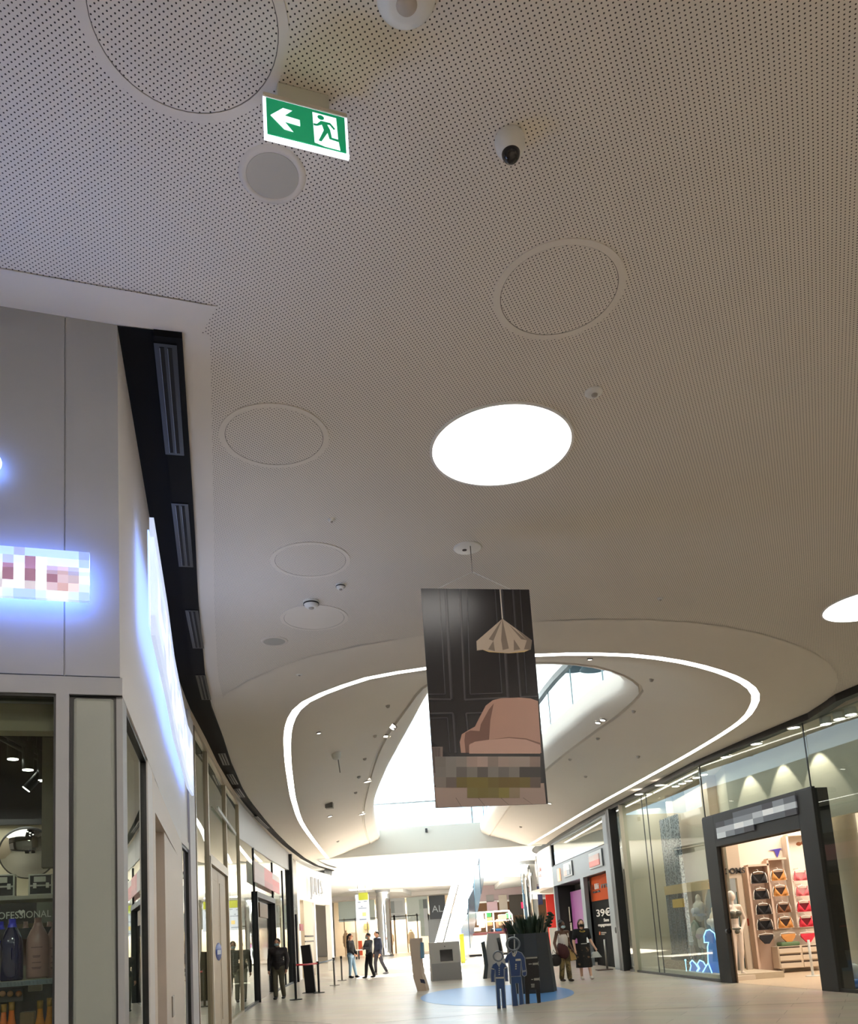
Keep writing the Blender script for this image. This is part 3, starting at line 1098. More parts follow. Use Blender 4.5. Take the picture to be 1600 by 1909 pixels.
# sign board of the makeup stand
u0, z1 = uz(MF, -10, 1692, 1.2); u1, z0 = uz(MF, 101, 1719, 1.2)
sb_ = thing('shelf_sign', 'dark shelf sign with white PROFESSIONAL MAKEUP lettering', 'sign', MF @ Matrix.Translation((0, 1.2, 0)))
MB().box(u0 - 0.2, u0 + (u1 - u0) * 0.70, 0, 0.012, z0, z1 + 0.02).build('board', mat('sign_black', (34, 34, 34), 0.6), sb_)
MB().box(u0 + (u1 - u0) * 0.70, u1 + 0.25, 0, 0.012, z0, z1 + 0.02).build('board', mat('sign_grey', (118, 122, 108), 0.6), sb_, )
text('PROFESSIONAL  MAKEUP', 0.062, mat('sign_letter', (222, 222, 214), 0.6), 'lettering', sb_, Matrix.Translation((uz(MF, -24, 1712, 1.2)[0], -0.004, z0 + 0.035)), 0.002, sx=0.86)
u2, z2 = uz(MF, 40, 1702, 1.2)
MB().prism([(u2 - 0.02, z2 + 0.012), (u2, z2 - 0.014), (u2 + 0.02, z2 + 0.012), (u2 + 0.01, z2 + 0.02), (u2, z2 + 0.012), (u2 - 0.01, z2 + 0.02)], -0.004, 0).build('heart', mat('sign_letter', (222, 222, 214), 0.6), sb_)

# shelf unit just behind the pane
OFFS = 0.32
_, zs = uz(MF, 40, 1829, OFFS)
sh = thing('display_shelf', 'black display rack with glass shelf holding the big shampoo bottles', 'shelf', MF)
MB().box(-1.2, uw - 0.03, OFFS - 0.1, OFFS + 0.3, zs - 0.02, zs).build('shelf_board', glass_mat('shelf_glass', (150, 165, 175)), sh)
MB().box(-1.2, uw - 0.03, OFFS - 0.1, OFFS - 0.095, zs - 0.022, zs + 0.004).build('shelf_edge', mat('shelf_edge', (130, 140, 146), 0.3), sh)
u7, zr1 = uz(MF, 100, 1728, OFFS + 0.2); _, zr0 = uz(MF, 100, 1747, OFFS + 0.2)
MB().box(-1.2, uw - 0.02, OFFS + 0.14, OFFS + 0.3, zr0, zr1).build('rail', BLACK, sh)
ur0, _ = uz(MF, 80, 1850, OFFS + 0.1)
MB().box(ur0, ur0 + 0.05, OFFS + 0.08, OFFS + 0.14, 0, zs - 0.02).build('upright', BLACK, sh)
MB().box(-1.2, uw - 0.02, OFFS + 0.3, OFFS + 0.32, 0.1, zs - 0.02).build('back_panel', BLACK, sh)
_, zl = uz(MF, 40, 1945, OFFS)
MB().box(-1.2, uw - 0.03, OFFS - 0.1, OFFS + 0.3, zl - 0.02, zl).build('shelf_board', BLACK, sh)

BLUEB = mat('dark_blue_bottle', (14, 18, 62), 0.12, coat=0.4)
BLUEC = mat('blue_neck', (44, 50, 190), 0.25)
PINKB = mat('rose_bottle', (152, 118, 110), 0.35)
PRINT = mat('bottle_print', (84, 62, 60), 0.6)
def bottle(px, pyb, pyt, wpx, lab, m, mc, off=OFFS, prints=True, group='large shampoo bottles'):
    u_, zt_ = uz(MF, px, pyt, off); _, zb_ = uz(MF, px, pyb, off)
    h = zt_ - zb_
    r = abs(uz(MF, px + wpx / 2, pyt, off)[0] - u_)
    b = thing('shampoo_bottle', lab, 'bottle', MF @ Matrix.Translation((u_, off, zb_)), group)
    MB().lathe([(0, 0), (r * 0.92, 0), (r, h * 0.03), (r, h * 0.58), (r * 0.92, h * 0.68), (r * 0.62, h * 0.8), (r * 0.42, h * 0.86)], n=36).build('body', m, b)
    MB().lathe([(r * 0.42, h * 0.86), (r * 0.36, h * 0.9), (r * 0.34, h * 0.93), (r * 0.32, h * 0.93), (r * 0.32, h), (0, h)], n=28).build('cap', mc, b)
    if prints:
        pr_ = MB()
        for zz, wd in ((0.5, 0.5), (0.36, 0.34), (0.34, 0.3), (0.25, 0.4), (0.17, 0.42), (0.15, 0.36)):
            rows_ = []
            for i in range(7):
                t = -math.pi / 2 + (i / 6 - 0.5) * 2 * wd
                rows_.append((r * 1.004 * math.cos(t), r * 1.004 * math.sin(t)))
            pr_.loft([[(p[0], p[1], h * zz) for p in rows_], [(p[0], p[1], h * (zz + 0.012)) for p in rows_]])
        pr_.build('print', PRINT, b)
    return b
bottle(23, 1828, 1713, 43, 'dark blue shampoo bottle with bright blue neck behind the glass', BLUEB, BLUEC, prints=False)
bottle(71, 1823, 1711, 43, 'rose coloured shampoo bottle standing beside the dark blue one', PINKB, PINKB)
bottle(104, 1822, 1714, 38, 'rose shampoo bottle half hidden by the grey window frame', PINKB, PINKB, OFFS + 0.04)
for px, lab, m in ((3, 'blue bottle neck showing behind the dark blue shampoo bottle', BLUEC), (48, 'rose bottle neck showing between the two big bottles', PINKB), (92, 'rose bottle neck showing over the black rail by the frame', PINKB)):
    bottle(px, 1800, 1718, 26, lab, m, m, OFFS + 0.36, False, 'bottles behind the rail')
# price strip, compact powders, amber bottles of the lower shelf
u0, z1 = uz(MF, -5, 1846, OFFS + 0.1); u1, z0 = uz(MF, 42, 1866, OFFS + 0.1)
pl = thing('powder_palette', 'black palette with three round skin-tone powders', 'palette', MF @ Matrix.Translation((0, OFFS + 0.1, 0)))
MB().bbox(u0 - 0.05, u1, 0, 0.02, z0, z1, 0.004).build('tray', BLACK, pl)
for px, c in ((5, (214, 160, 116)), (19, (222, 164, 112)), (35, (206, 132, 80))):
    uu, zz = uz(MF, px, 1852.5, OFFS + 0.1)
    MB().lathe([(0, -0.006), (0.0155, -0.006), (0.0155, 0), (0, 0)], c=(uu, 0, zz), n=24, axis='y').build('powder', mat('powder_%d' % px, c, 0.7), pl)
AMBER = mat('amber_bottle', (190, 118, 22), 0.15, coat=0.3)
AMBER2 = mat('orange_bottle', (202, 98, 20), 0.15, coat=0.3)
def amber(px, pyt, wpx, lab, m):
    u_, zt_ = uz(MF, px, pyt, OFFS + 0.02)
    h = zt_ - zl
    r = abs(uz(MF, px + wpx / 2, pyt, OFFS + 0.02)[0] - u_)
    b = thing('oil_bottle', lab, 'bottle', MF @ Matrix.Translation((u_, OFFS + 0.02, zl)), 'amber oil bottles')
    MB().lathe([(0, 0), (r * 1.5, 0), (r * 1.6, h * 0.05), (r * 1.5, h * 0.35), (r * 0.9, h * 0.6), (r * 0.72, h * 0.8)], n=28).build('body', m, b)
    MB().lathe([(r * 0.72, h * 0.8), (r * 0.85, h * 0.8), (r * 0.85, h), (0, h)], n=28).build('cap', mat('amber_cap', (150, 112, 44), 0.25, metal=0.3), b)
amber(7, 1872, 13, 'orange oil bottle at the edge of the photo', AMBER2)
amber(22, 1868, 14, 'orange oil bottle beside the one at the edge of the photo', AMBER2)
amber(75, 1865, 14, 'amber oil bottle, first of the pair by the window frame', AMBER)
amber(93, 1860, 14, 'taller amber oil bottle touching the grey window frame', AMBER)
u_, z_ = uz(MF, 52, 1886, OFFS + 0.06)
tag(MB(MF).bbox(u_ - 0.035, u_ + 0.035, OFFS + 0.03, OFFS + 0.1, zl, z_, 0.004).build('oil_box', mat('brown_box', (92, 70, 30), 0.4)), 'brown gold box standing between the amber oil bottles', 'box')
u0, z1 = uz(MF, 52, 1832, OFFS + 0.14); u1, z0 = uz(MF, 78, 1847, OFFS + 0.14)
tag(MB(MF).bbox(u0, u1, OFFS + 0.14, OFFS + 0.2, z0, z1, 0.004).build('carton', mat('cream_carton', (206, 194, 172), 0.6)), 'cream carton hanging under the bottle shelf', 'box')

# lit sign on the front: block pattern of the halo-lit letters
BLUEGLOW = (0.36, 0.52, 1.0)
def block_sign(M, grid, u0, u1, z0, z1, y, parent, strength, name='sign_face'):
    mats, idx = [], {}
    mb = MB()
    R_, C_ = len(grid), len(grid[0])
    for r in range(R_):
        for c in range(C_):
            v = grid[r][c]
            if v is None:
                continue
            if v not in idx:
                idx[v] = len(mats)
                mats.append(mat('sign_tile_%d_%d_%d_%.1f' % (v + (strength,)), v, 0.5, emit=strength))
            mb.cur = idx[v]
            a = u0 + (u1 - u0) * c / C_; b = u0 + (u1 - u0) * (c + 1) / C_
            t = z1 - (z1 - z0) * r / R_; bo = z1 - (z1 - z0) * (r + 1) / R_
            mb.box(a, b, y - 0.03, y, bo, t)
    return mb.build(name, mats, parent)
W_, B1, B2, P1, P2, P3 = (240, 248, 255), (165, 195, 252), (196, 222, 255), (138, 102, 128), (198, 178, 196), (226, 206, 214)
g = [[B1, B1, (150, 160, 210), B1, B1, B1, B1, B1, (132, 152, 205)],
     [B2, (156, 165, 215), B2, P1, W_, B2, B2, B2, (150, 172, 220)],
     [W_, P1, W_, P1, W_, (168, 150, 180), (182, 160, 176), (160, 160, 205), B2],
     [(205, 212, 216), P1, W_, P1, W_, P1, P2, (180, 168, 186), W_],
     [(186, 182, 196), (224, 224, 240), W_, (190, 184, 198), W_, P2, (190, 160, 168), P3, B2],
     [W_, B2, B1, B1, B2, W_, W_, B2, B1]]
su0, sz1 = uz(MF, 0, 1037); su1, sz0 = uz(MF, 170, 1138)
sgn = thing('shop_sign', 'blue-white backlit shop sign on the grey front fascia', 'sign', MF)
block_sign(MF, g, su0 - 0.02, su1, sz0, sz1, -0.1, sgn, 0.9)
MB().box(su0 - 0.5, su1 - 0.01, -0.095, -0.08, sz0 + 0.01, sz1 - 0.01).build('halo_light', mat('halo_blue', (120, 150, 255), 0.5, emit=11.0, ecol=(122, 160, 255)), sgn)
eu, ez = uz(MF, -16, 874)
MB().lathe([(0, -0.07), (0.06, -0.07), (0.06, -0.06), (0, -0.06)], c=(eu, 0, ez), n=24, axis='y').build('halo_light', mat('halo_blue', (120, 150, 255), 0.5, emit=11.0, ecol=(122, 160, 255)), sgn)

# the blue-white light the two signs throw into the corridor
p_ = MF @ Vector(((su0 + su1) / 2, -0.14, (sz0 + sz1) / 2))
q_ = MF @ Vector(((su0 + su1) / 2, -2.0, (sz0 + sz1) / 2 + 0.9))
area('front_sign_light', p_, 0.9, 15, (0.42, 0.58, 1.0), q_, sy=0.25)
p_ = Vector((fl(7.8)[0] + 0.14, 7.8, 4.0))
area('side_sign_light', p_, 0.7, 20, (0.5, 0.64, 1.0), p_ + Vector((1.0, 0.1, 0.9)), sy=4.0)
# ------------------------------------------------------------------ side wall of the cosmetics shop along the corridor
def side(y0, y1):
    return frame(fl(y0), fl(y1)), flen(fl(y0), fl(y1))
# fascia as one curved wall
fy = [4.31, 5.4, 6.69, 8.0, 9.3, 10.6, 11.6, 12.2]
fpl = [fl(y) for y in fy]
fin = off_poly(fpl, -0.25)
SIDEW = mat('white_side_fascia', (226, 224, 224), 0.5)
ws = MB()
ws.loft([z3(fpl, 2.97), z3(fpl, H - 0.012)], smooth=False)
ws.loft([z3(off_poly(fpl, 0.012), 2.87), z3(off_poly(fpl, 0.012), 2.965)], smooth=False)
ws.loft([z3(off_poly(fpl, 0.012), 2.965), z3(fpl, 2.97)], smooth=False)
ws.loft([z3(off_poly(fpl, 0.012), 2.87), z3(off_poly(fpl, -0.3), 2.87)], smooth=False)
struct(ws.build('wall_left_side', SIDEW))
BEI2 = mat('door_surround', (214, 202, 190), 0.45)
def seg_box(y0, y1, ya, yb, z0, z1, name, m, **k):
    M, L = side(y0, y1)
    return struct(MB().box(0, L, ya, yb, z0, z1).build(name, m, None, M))
seg_box(4.33, 4.52, -0.01, 0.2, 0, 2.87, 'trim_12', GREYPANEL)
# first side window
M, L = side(4.52, 5.85)
wn = struct(MB().box(0, 0.02, 0, 0.08, 0, 2.87).box(L - 0.02, L, 0, 0.08, 0, 2.87).box(0, L, 0, 0.08, 2.85, 2.87).build('window_2', BLACK, None, M))
MB().box(0.02, L - 0.02, 0.02, 0.03, 0, 2.85).build('glass_pane', GLASS_L, wn)
seg_box(5.85, 6.25, -0.01, 0.2, 0, 2.87, 'trim_13', SIDEW)
# door portal, beige
seg_box(6.25, 6.5, -0.01, 0.25, 0, 2.87, 'trim_14', BEI2)
seg_box(6.25, 10.7, -0.005, 0.25, 2.6, 2.87, 'trim_15', BEI2)
seg_box(7.7, 10.7, -0.01, 0.25, 0, 2.6, 'wall_left_pier', BEI2)
M, L = side(6.5, 7.7)
dr = struct(MB().box(0, L, 0.3, 0.36, 0, 2.6).build('door_1', mat('door_cream', (206, 188, 160), 0.5), None, M))
MB().box(L * 0.55, L * 0.85, 0.22, 0.3, 0, 2.55).build('metal_post', BRUSHED, dr)
M, L = side(8.3, 8.6)
tag(MB().bbox(0, L * 0.8, -0.03, -0.012, 0.86, 1.06, 0.004).build('wall_plate', BRUSHED, None, M), 'small silver control plate low on the beige door pier', 'control plate')
M, L = side(10.75, 11.5)
wn = struct(MB().box(0, 0.03, 0, 0.08, 0, 2.87).box(L - 0.03, L, 0, 0.08, 0, 2.87).box(0, L, 0, 0.08, 2.83, 2.87).build('window_3', DARKMET, None, M))
MB().box(0.03, L - 0.03, 0.02, 0.03, 0, 2.83).build('glass_pane', GLASS_L, wn)
PIL = mat('white_pilaster', (206, 206, 214), 0.5)
seg_box(11.5, 12.22, -0.03, 0.3, 0, 4.9, 'wall_left_pilaster', PIL)
seg_box(12.22, 12.36, 0.0, 0.3, 0, 4.9, 'trim_16', BLACK)
# interior behind the side windows
struct(MB().add([(-3.6, 5.2, 0), (-5.0, 11.5, 0), (-5.0, 11.5, 4), (-3.6, 5.2, 4)], [(0, 1, 2, 3)]).build('wall_shop_inner', BEIGE))
# glowing sign boxes along the side fascia
M, L = side(4.9, 11.4)
sy = [5.25, 6.69, 8.0, 9.3, 10.6, 11.2]
sg2 = thing('shop_sign', 'long white glowing sign running along the side fascia under the black band', 'sign')
rnd = random.Random(3)
pal = [(236, 240, 252), (206, 224, 250), (226, 222, 236), (226, 236, 252), (200, 218, 248), (186, 200, 232), (238, 242, 255)]
for (ya, yb) in zip(sy, sy[1:]):
    Ms = frame(fl(ya), fl(yb)); Ls = flen(fl(ya), fl(yb))
    n = max(2, round(Ls / 0.3))
    gg = [[(pal[rnd.randrange(7)] if 0 < r < 5 else (186, 198, 224)) for c in range(n)] for r in range(6)]
    tile = block_sign(Ms, gg, 0, Ls, 3.58, 4.42, -0.09, None, 1.0, 'sign_face')
    tile.matrix_world = Ms
    tile.parent = sg2
    hl = MB().box(0.02, Ls - 0.02, -0.085, -0.075, 3.66, 4.34).build('halo_light', mat('halo_side', (170, 195, 255), 0.5, emit=1.5, ecol=(165, 192, 255)), None, Ms)
    hl.parent = sg2

# ================================================================== left side: tall glass shop
def pane_seg(y0, y1, z1, name, fm, gm, fw=0.05, parts=(), z0=0.0, ins=None):
    M, L = side(y0, y1)
    f = MB()
    f.box(0, fw, -0.02, 0.08, z0, z1).box(L - fw, L, -0.02, 0.08, z0, z1).box(0, L, -0.02, 0.08, z1 - 0.06, z1).box(0, L, -0.02, 0.08, z0, z0 + 0.05)
    w_ = struct(f.build(name, fm, None, M))
    MB().box(fw, L - fw, 0.02, 0.03, z0 + 0.05, z1 - 0.06).build('glass_pane', gm, w_)
    return w_, M, L
pane_seg(12.4, 14.0, 4.9, 'window_4', BEIGEFRAME, GLASS_L, 0.06)
# door bay: glass above, beige double door below
w_, M, L = pane_seg(14.0, 17.1, 4.9, 'window_5', BEIGEFRAME, GLASS_L, 0.07, z0=3.05)
d1 = struct(MB().box(0, 0.12, -0.03, 0.1, 0, 3.05).box(L - 0.12, L, -0.03, 0.1, 0, 3.05).box(0, L, -0.03, 0.1, 2.93, 3.05).build('door_2', BEIGEFRAME, None, M))
DOORB = mat('beige_door_leaf', (190, 168, 136), 0.45)
for k in (0, 1):
    x0 = 0.12 + k * (L - 0.24) / 2
    lf = MB().bbox(x0 + 0.01, x0 + (L - 0.24) / 2 - 0.01, 0.02, 0.06, 0.01, 2.92, 0.01).build('door_leaf', DOORB, d1)
    MB().bbox(x0 + 0.2, x0 + (L - 0.24) / 2 - 0.2, 0.012, 0.02, 0.2, 2.7, 0.006).build('door_panel', DOORB, lf)
u_, z_ = uz(M, 409, 1774)
st = thing('door_sticker', 'small blue round sticker on the beige double door', 'sticker', M)
MB().lathe([(0, 0.008), (0.16, 0.008), (0.16, 0.012), (0, 0.012)], n=24, axis='y').build('disc', mat('sticker_blue', (40, 70, 170), 0.5), st).matrix_local = Matrix.Translation((u_, 0, z_)) @ Matrix.Diagonal((3.2, 1, 1, 1))
MB().box(u_ - 0.3, u_ + 0.3, 0.0, 0.006, z_ - 0.05, z_ + 0.03).build('print', mat('sticker_white', (200, 210, 235), 0.5), st)
pane_seg(17.1, 19.6, 4.9, 'window_6', BEIGEFRAME, GLASS_L, 0.06)
# frosted block sign inside the top of the glass
M, L = side(14.2, 17.0)
fs = thing('shop_sign', 'pale grey blocked-out sign high on the tall glass front', 'sign', M)
ua, za = uz(M, 406, 1503, -0.04); ub_, zb_ = uz(M, 440, 1558, -0.04)
block_sign(M, [[(165, 168, 158), (170, 172, 162)], [(205, 208, 202), (150, 152, 142)], [(206, 208, 202), (186, 188, 180)]], ua, ub_, zb_, za, -0.02, fs, 0.0)
# grey fascia and the dark glass shop
GREYF = mat('grey_fascia', (178, 182, 184), 0.4)
pts = [fl(y) for y in (19.6, 21, 24, 27, 30.4, 32.2)]
zt_ = [4.05, 4.1, 4.15, 4.2, 4.25, 4.28]
gf = MB()
gf.loft([[(p[0], p[1], z) for p, z in zip(pts, zt_)], z3(pts, 4.97)], smooth=False)
gf.loft([[(p[0], p[1], z) for p, z in zip(pts, zt_)], [(p[0] - 0.25, p[1], z) for p, z in zip(pts, zt_)]], smooth=False)
struct(gf.build('wall_left_fascia', GREYF))
for i, (ya, yb) in enumerate(((19.6, 22.6), (27.2, 30.0), (30.0, 32.0))):
    M, L = side(ya, yb)
    f = struct(MB().box(0, 0.03, -0.01, 0.05, 0, 4.1).box(L - 0.03, L, -0.01, 0.05, 0, 4.1).box(0, L, -0.02, 0.05, 0, 0.06).build('window_%d' % (7 + i), DARKMET, None, M))
    MB().box(0.03, L - 0.03, 0.02, 0.03, 0.06, 4.22).build('glass_pane', GLASS_L, f)
M, L = side(22.6, 27.2)
f = struct(MB().box(0, 0.02, -0.01, 0.05, 2.95, 4.15).box(L - 0.03, L, -0.01, 0.05, 2.95, 4.15).build('window_10', DARKMET, None, M))
MB().box(0.02, L - 0.03, 0.02, 0.03, 2.95, 4.15).build('glass_pane', GLASS_L, f)
d2 = struct(MB().box(0, 0.14, -0.06, 0.2, 0, 2.95).box(L - 0.14, L, -0.06, 0.2, 0, 2.95).box(0, L, -0.06, 0.2, 2.8, 2.95).build('door_3', BLACK, None, M))
MB().box(0.14, L - 0.14, 0.08, 0.12, 0, 2.8).build('door_leaf', mat('dark_brown_glass', (34, 32, 28), 0.08), d2)
MB().box(L * 0.3, L * 0.72, 0.05, 0.08, 2.3, 2.72).build('transom', mat('wood_transom', (120, 88, 52), 0.5), d2)
# red block sign behind glass
M, L = side(21.6, 28.0)
rs = thing('shop_sign', 'square red and pink blocked-out sign on the dark glass shop', 'sign', M)
ua, za = uz(M, 475, 1604, -0.1); ub_, zb_ = uz(M, 522, 1656, -0.1)
RD = (226, 150, 150)
tile = block_sign(M, [[(204, 190, 184), RD, (216, 204, 200)], [(210, 190, 186), RD, (228, 140, 140)], [(206, 186, 182), (214, 150, 150), RD]], ua, ub_, zb_ - 0.2, za, -0.06, rs, 0.15)
# dark piers and white corner shop
M, L = side(32.0, 34.2)
struct(MB().box(0, 0.22, -0.12, 0.2, 0, 4.9).build('trim_17', BLACK, None, M))
struct(MB().box(0.22, L, 0.0, 0.2, 0, 4.85).build('wall_left_dark', mat('dark_mirror_pier', (52, 60, 66), 0.12), None, M))
tag(MB().box(0.7, 0.8, -0.14, -0.04, 0, 2.6).build('security_post', BLACK, None, M), 'thin black post standing by the dark pier of the white shop', 'post')
px_ = [fl(y) for y in (34.2, 36, 38, 40, 41.6, 43.2)]
wf = MB()
wf.loft([z3(px_, 3.3), z3(px_, 4.86)], smooth=True)
wf.loft([z3(px_, 3.3), [(p[0] - 0.4, p[1], 3.3) for p in px_]], smooth=False)
struct(wf.build('wall_white_fascia', mat('bright_white_fascia', (242, 240, 236), 0.5)))
M = frame(fl(37.2), fl(42.6)); L = flen(fl(37.2), fl(42.6))
ws_ = thing('shop_sign', 'tall thin pale letters on the white fascia of the corner shop', 'sign', M)
text('JULES', 1.15, mat('pale_letter', (206, 210, 218), 0.4), 'lettering', ws_, Matrix.Translation((0.2, -0.16, 3.62)), 0.04, -0.02)
for ya, yb, m_ in ((34.2, 35.0, WHITE), (36.2, 38.6, BEIGE), (39.3, 39.7, WHITE), (42.8, 43.2, WHITE)):
    M, L = side(ya, yb)
    o_ = MB().box(0, L, 0, 0.25, 0, 3.3).build('wall_white_pier', m_, None, M)
    struct(o_)
M, L = side(36.2, 38.6)
struct(MB().box(0, L, -0.03, 0, 1.72, 1.78).box(0, L, -0.03, 0, 1.5, 1.55).build('trim_18', DARKMET, None, M))
struct(MB().box(0, L, -0.04, 0, 0.0, 0.3).build('baseboard_left', mat('beige_base', (170, 150, 128), 0.6), None, M))
for ya, yb in ((35.0, 36.2), (38.6, 39.3), (39.7, 42.8)):
    M, L = side(ya, yb)
    struct(MB().box(0, L, 0.9, 1.0, 0, 3.3).build('wall_white_back', mat('warm_shop_back', (214, 196, 172), 0.7), None, M))
M, L = side(40.0, 41.0)
tag(MB().bbox(0.2, 0.75, 0.8, 0.83, 1.55, 1.85).build('notice', WHITE), 'white notice hanging in the doorway of the white corner shop', 'notice').matrix_world = M
# rooms behind the tall glass: floor to ceiling beige wall, ceiling
rm = MB()
rm.add([(-5.9, 12.4, 0), (-8.2, 19.5, 0), (-8.2, 19.5, 5), (-5.9, 12.4, 5)], [(0, 1, 2, 3)])
rm.add([(-3.6, 12.4, 0), (-5.9, 12.4, 0), (-5.9, 12.4, 5), (-3.6, 12.4, 5)], [(0, 1, 2, 3)])
rm.add([(-4.8, 19.6, 0), (-8.2, 19.6, 0), (-8.2, 19.6, 5), (-4.8, 19.6, 5)], [(0, 1, 2, 3)])
struct(rm.build('wall_glass_shop', BEIGE))
rm = MB()
rm.add([(-8.3, 19.7, 0), (-8.8, 34, 0), (-8.8, 34, 5), (-8.3, 19.7, 5)], [(0, 1, 2, 3)])
struct(rm.build('wall_dark_shop', mat('dark_shop_wall', (60, 58, 54), 0.7)))
# ================================================================== right side: lingerie shop
def rside(y_far, y_near):
    """frame along the right shop front, x from far to near, y into the shop"""
    a, b = fr_(y_far), fr_(y_near)
    return frame(a, b), flen(a, b)


ANT = mat('anthracite_portal', (44, 44, 44), 0.5)
# portal
MP, LP = rside(19.22, 15.3)
ui0, zi0 = uz(MP, 1346, 1578); ui1, zi1 = uz(MP, 1495, 1537)
ZIN = 3.02
portal = MB()
portal.bbox(0, 0.5, -0.04, 0.06, 0, 3.72, 0.01).bbox(LP - 0.46, LP + 0.02, -0.04, 0.3, 0, 3.72, 0.01)
portal.box(0.5, LP - 0.46, -0.04, 0.06, ZIN, 3.72)
po = thing('door_portal', 'large dark grey portal frame round the entrance of the lingerie shop', 'portal', MP)
portal.build('frame', ANT, po)
MB().box(0.46, 0.53, 0.06, 0.09, 0, ZIN).box(0.5, LP - 0.46, 0.06, 0.09, ZIN - 0.03, ZIN + 0.02).build('bronze_lining', mat('bronze_lining', (120, 100, 80), 0.4, metal=0.4), po)
uk, zk = uz(MP, 1359, 1736)
MB().lathe([(0, -0.03), (0.06, -0.02), (0.06, 0.05)], c=(0.5, 0.0, zk), n=16, axis='x').build('lock', BLACK, po)
us0, zs1 = uz(MP, 1334, 1530, -0.07); us1, zs0 = uz(MP, 1487, 1520, -0.07)
sg3 = thing('shop_sign', 'white and grey blocked-out sign set in the dark portal of the lingerie shop', 'sign', MP)
GG = [(64, 64, 70), (92, 96, 104), (128, 134, 142), (178, 184, 190), (206, 212, 216), (228, 232, 235)]
gid = [[None, None, GG[1], GG[1], GG[1], GG[0], GG[2], GG[1]], [GG[0], GG[1], GG[2], GG[2], GG[3], GG[5], GG[4], GG[3]], [GG[3], GG[3], GG[5], GG[4], GG[2], GG[1], GG[1], GG[0]], [GG[4], GG[2], GG[1], GG[0], None, None, None, None]]
block_sign(MP, gid, us0, us1, 3.18, 3.66, -0.045, sg3, 0.25)

# glass either side, with slim joints
def rpane(y_far, y_near, name, joints=(), z1=4.97):
    M, L = rside(y_far, y_near)
    f = MB().box(0, L, -0.02, 0.05, 0, 0.06)
    w_ = struct(f.build(name, DARKMET, None, M))
    x = 0
    for jx in list(joints) + [L]:
        MB().box(x + 0.006, jx - 0.006, 0.02, 0.03, 0.06, z1).build('glass_pane', GLASS, w_)
        x = jx
    for jx in joints:
        MB().box(jx - 0.008, jx + 0.008, 0.012, 0.038, 0.06, z1).build('glass_joint', mat('pane_joint', (70, 74, 74), 0.4), w_)
    return w_, M, L


w1, MW, LWD = rpane(25.55, 19.22, 'window_12', ())
for px, py in ((1227, 1700), (1203, 1560)):
    jx, _ = uz(MW, px, py, 0.02)
    MB().box(jx - 0.008, jx + 0.008, 0.012, 0.038, 0.06, 4.97).build('glass_joint', mat('pane_joint', (70, 74, 74), 0.4), w1)
jx, _ = uz(MW, 1306, 1450, 0.02)
MB().box(jx - 0.008, jx + 0.008, 0.012, 0.038, 3.72, 4.97).build('glass_joint', mat('pane_joint', (70, 74, 74), 0.4), w1)
w2 = struct(MB().box(0, LP, -0.02, 0.05, 3.72, 3.75).build('window_13', DARKMET, None, MP))
MB().box(0.006, LP - 0.006, 0.02, 0.03, 3.75, 4.97).build('glass_pane', GLASS, w2)
jx, _ = uz(MP, 1497, 1360, 0.02)
MB().box(jx - 0.008, jx + 0.008, 0.012, 0.038, 3.75, 4.97).build('glass_joint', mat('pane_joint', (70, 74, 74), 0.4), w2)
w3, MN, LN = rpane(15.3, 8.0, 'window_14', (2.4, 4.8))

# ---- inside of the shop
SHOPWALL = mat('warm_white_wall', (236, 224, 210), 0.6)
GREIGE = mat('greige_wall', (196, 180, 162), 0.7)
struct(MB().add([(5.5, 26.3, 0.004), (5.76, 25.4, 0.004), (6.36, 19.3, 0.004), (7.2, 15.2, 0.004), (8.75, 8, 0.004), (15, 8, 0.004), (15, 26.3, 0.004)], [tuple(range(7))]).build('floor_lingerie_shop', WOODFLOOR))
struct(MB().slab([(5.85, 25.4), (6.45, 19.3), (7.3, 15.2), (8.8, 8), (15, 8), (15, 26.3), (5.85, 26.3)], 4.98, 5.08).build('ceiling_lingerie_shop', mat('shop_ceiling', (232, 224, 212), 0.8)))
YB = 21.2
# back wall with niche bays
bx0 = aty(1384, 1700, YB).x
bx1 = aty(1660, 1700, YB).x
struct(MB().box(bx0, 14, YB, YB + 0.15, 0, 4.98).build('wall_display', SHOPWALL))
# fitting room wall with its lit doorway
YF = 20.7
fx0 = aty(1344, 1700, YF).x; fx1 = aty(1391, 1700, YF).x
dx0 = aty(1352, 1720, YF).x; dx1 = aty(1384, 1720, YF).x
zd = aty(1370, 1637, YF).z
struct(MB().box(fx0, dx0, YF, YF + 0.12, 0, 4.98).box(dx1, fx1, YF, YF + 0.12, 0, 4.98).box(dx0, dx1, YF, YF + 0.12, zd, 4.98).build('wall_fitting', GREIGE))
struct(MB().box(fx0 - 0.2, fx1 + 0.6, 23.6, 23.7, 0, 4.98).build('wall_fitting_back', SHOPWALL))
struct(MB().box(fx0 - 0.02, fx0, YF - 0.1, 23.6, 0, 4.98).build('wall_fitting_side', GREIGE))
area('fitting_room_lamp', ((dx0 + dx1) / 2, 22.2, 3.4), 0.5, 45, (1, 0.86, 0.7))
t = thing('wall_lettering', 'dark raised letters OOMS on the greige fitting room wall', 'lettering', T(0, YF, 0))
p = aty(1349, 1630, YF)
text('OOMS', 0.2, mat('dark_letter', (52, 50, 52), 0.5), 'letters', t, Matrix.Translation((p.x, -0.02, p.z)) @ Matrix.Rotation(math.radians(0), 4, 'Y'), 0.015, 0.004, sx=0.92)
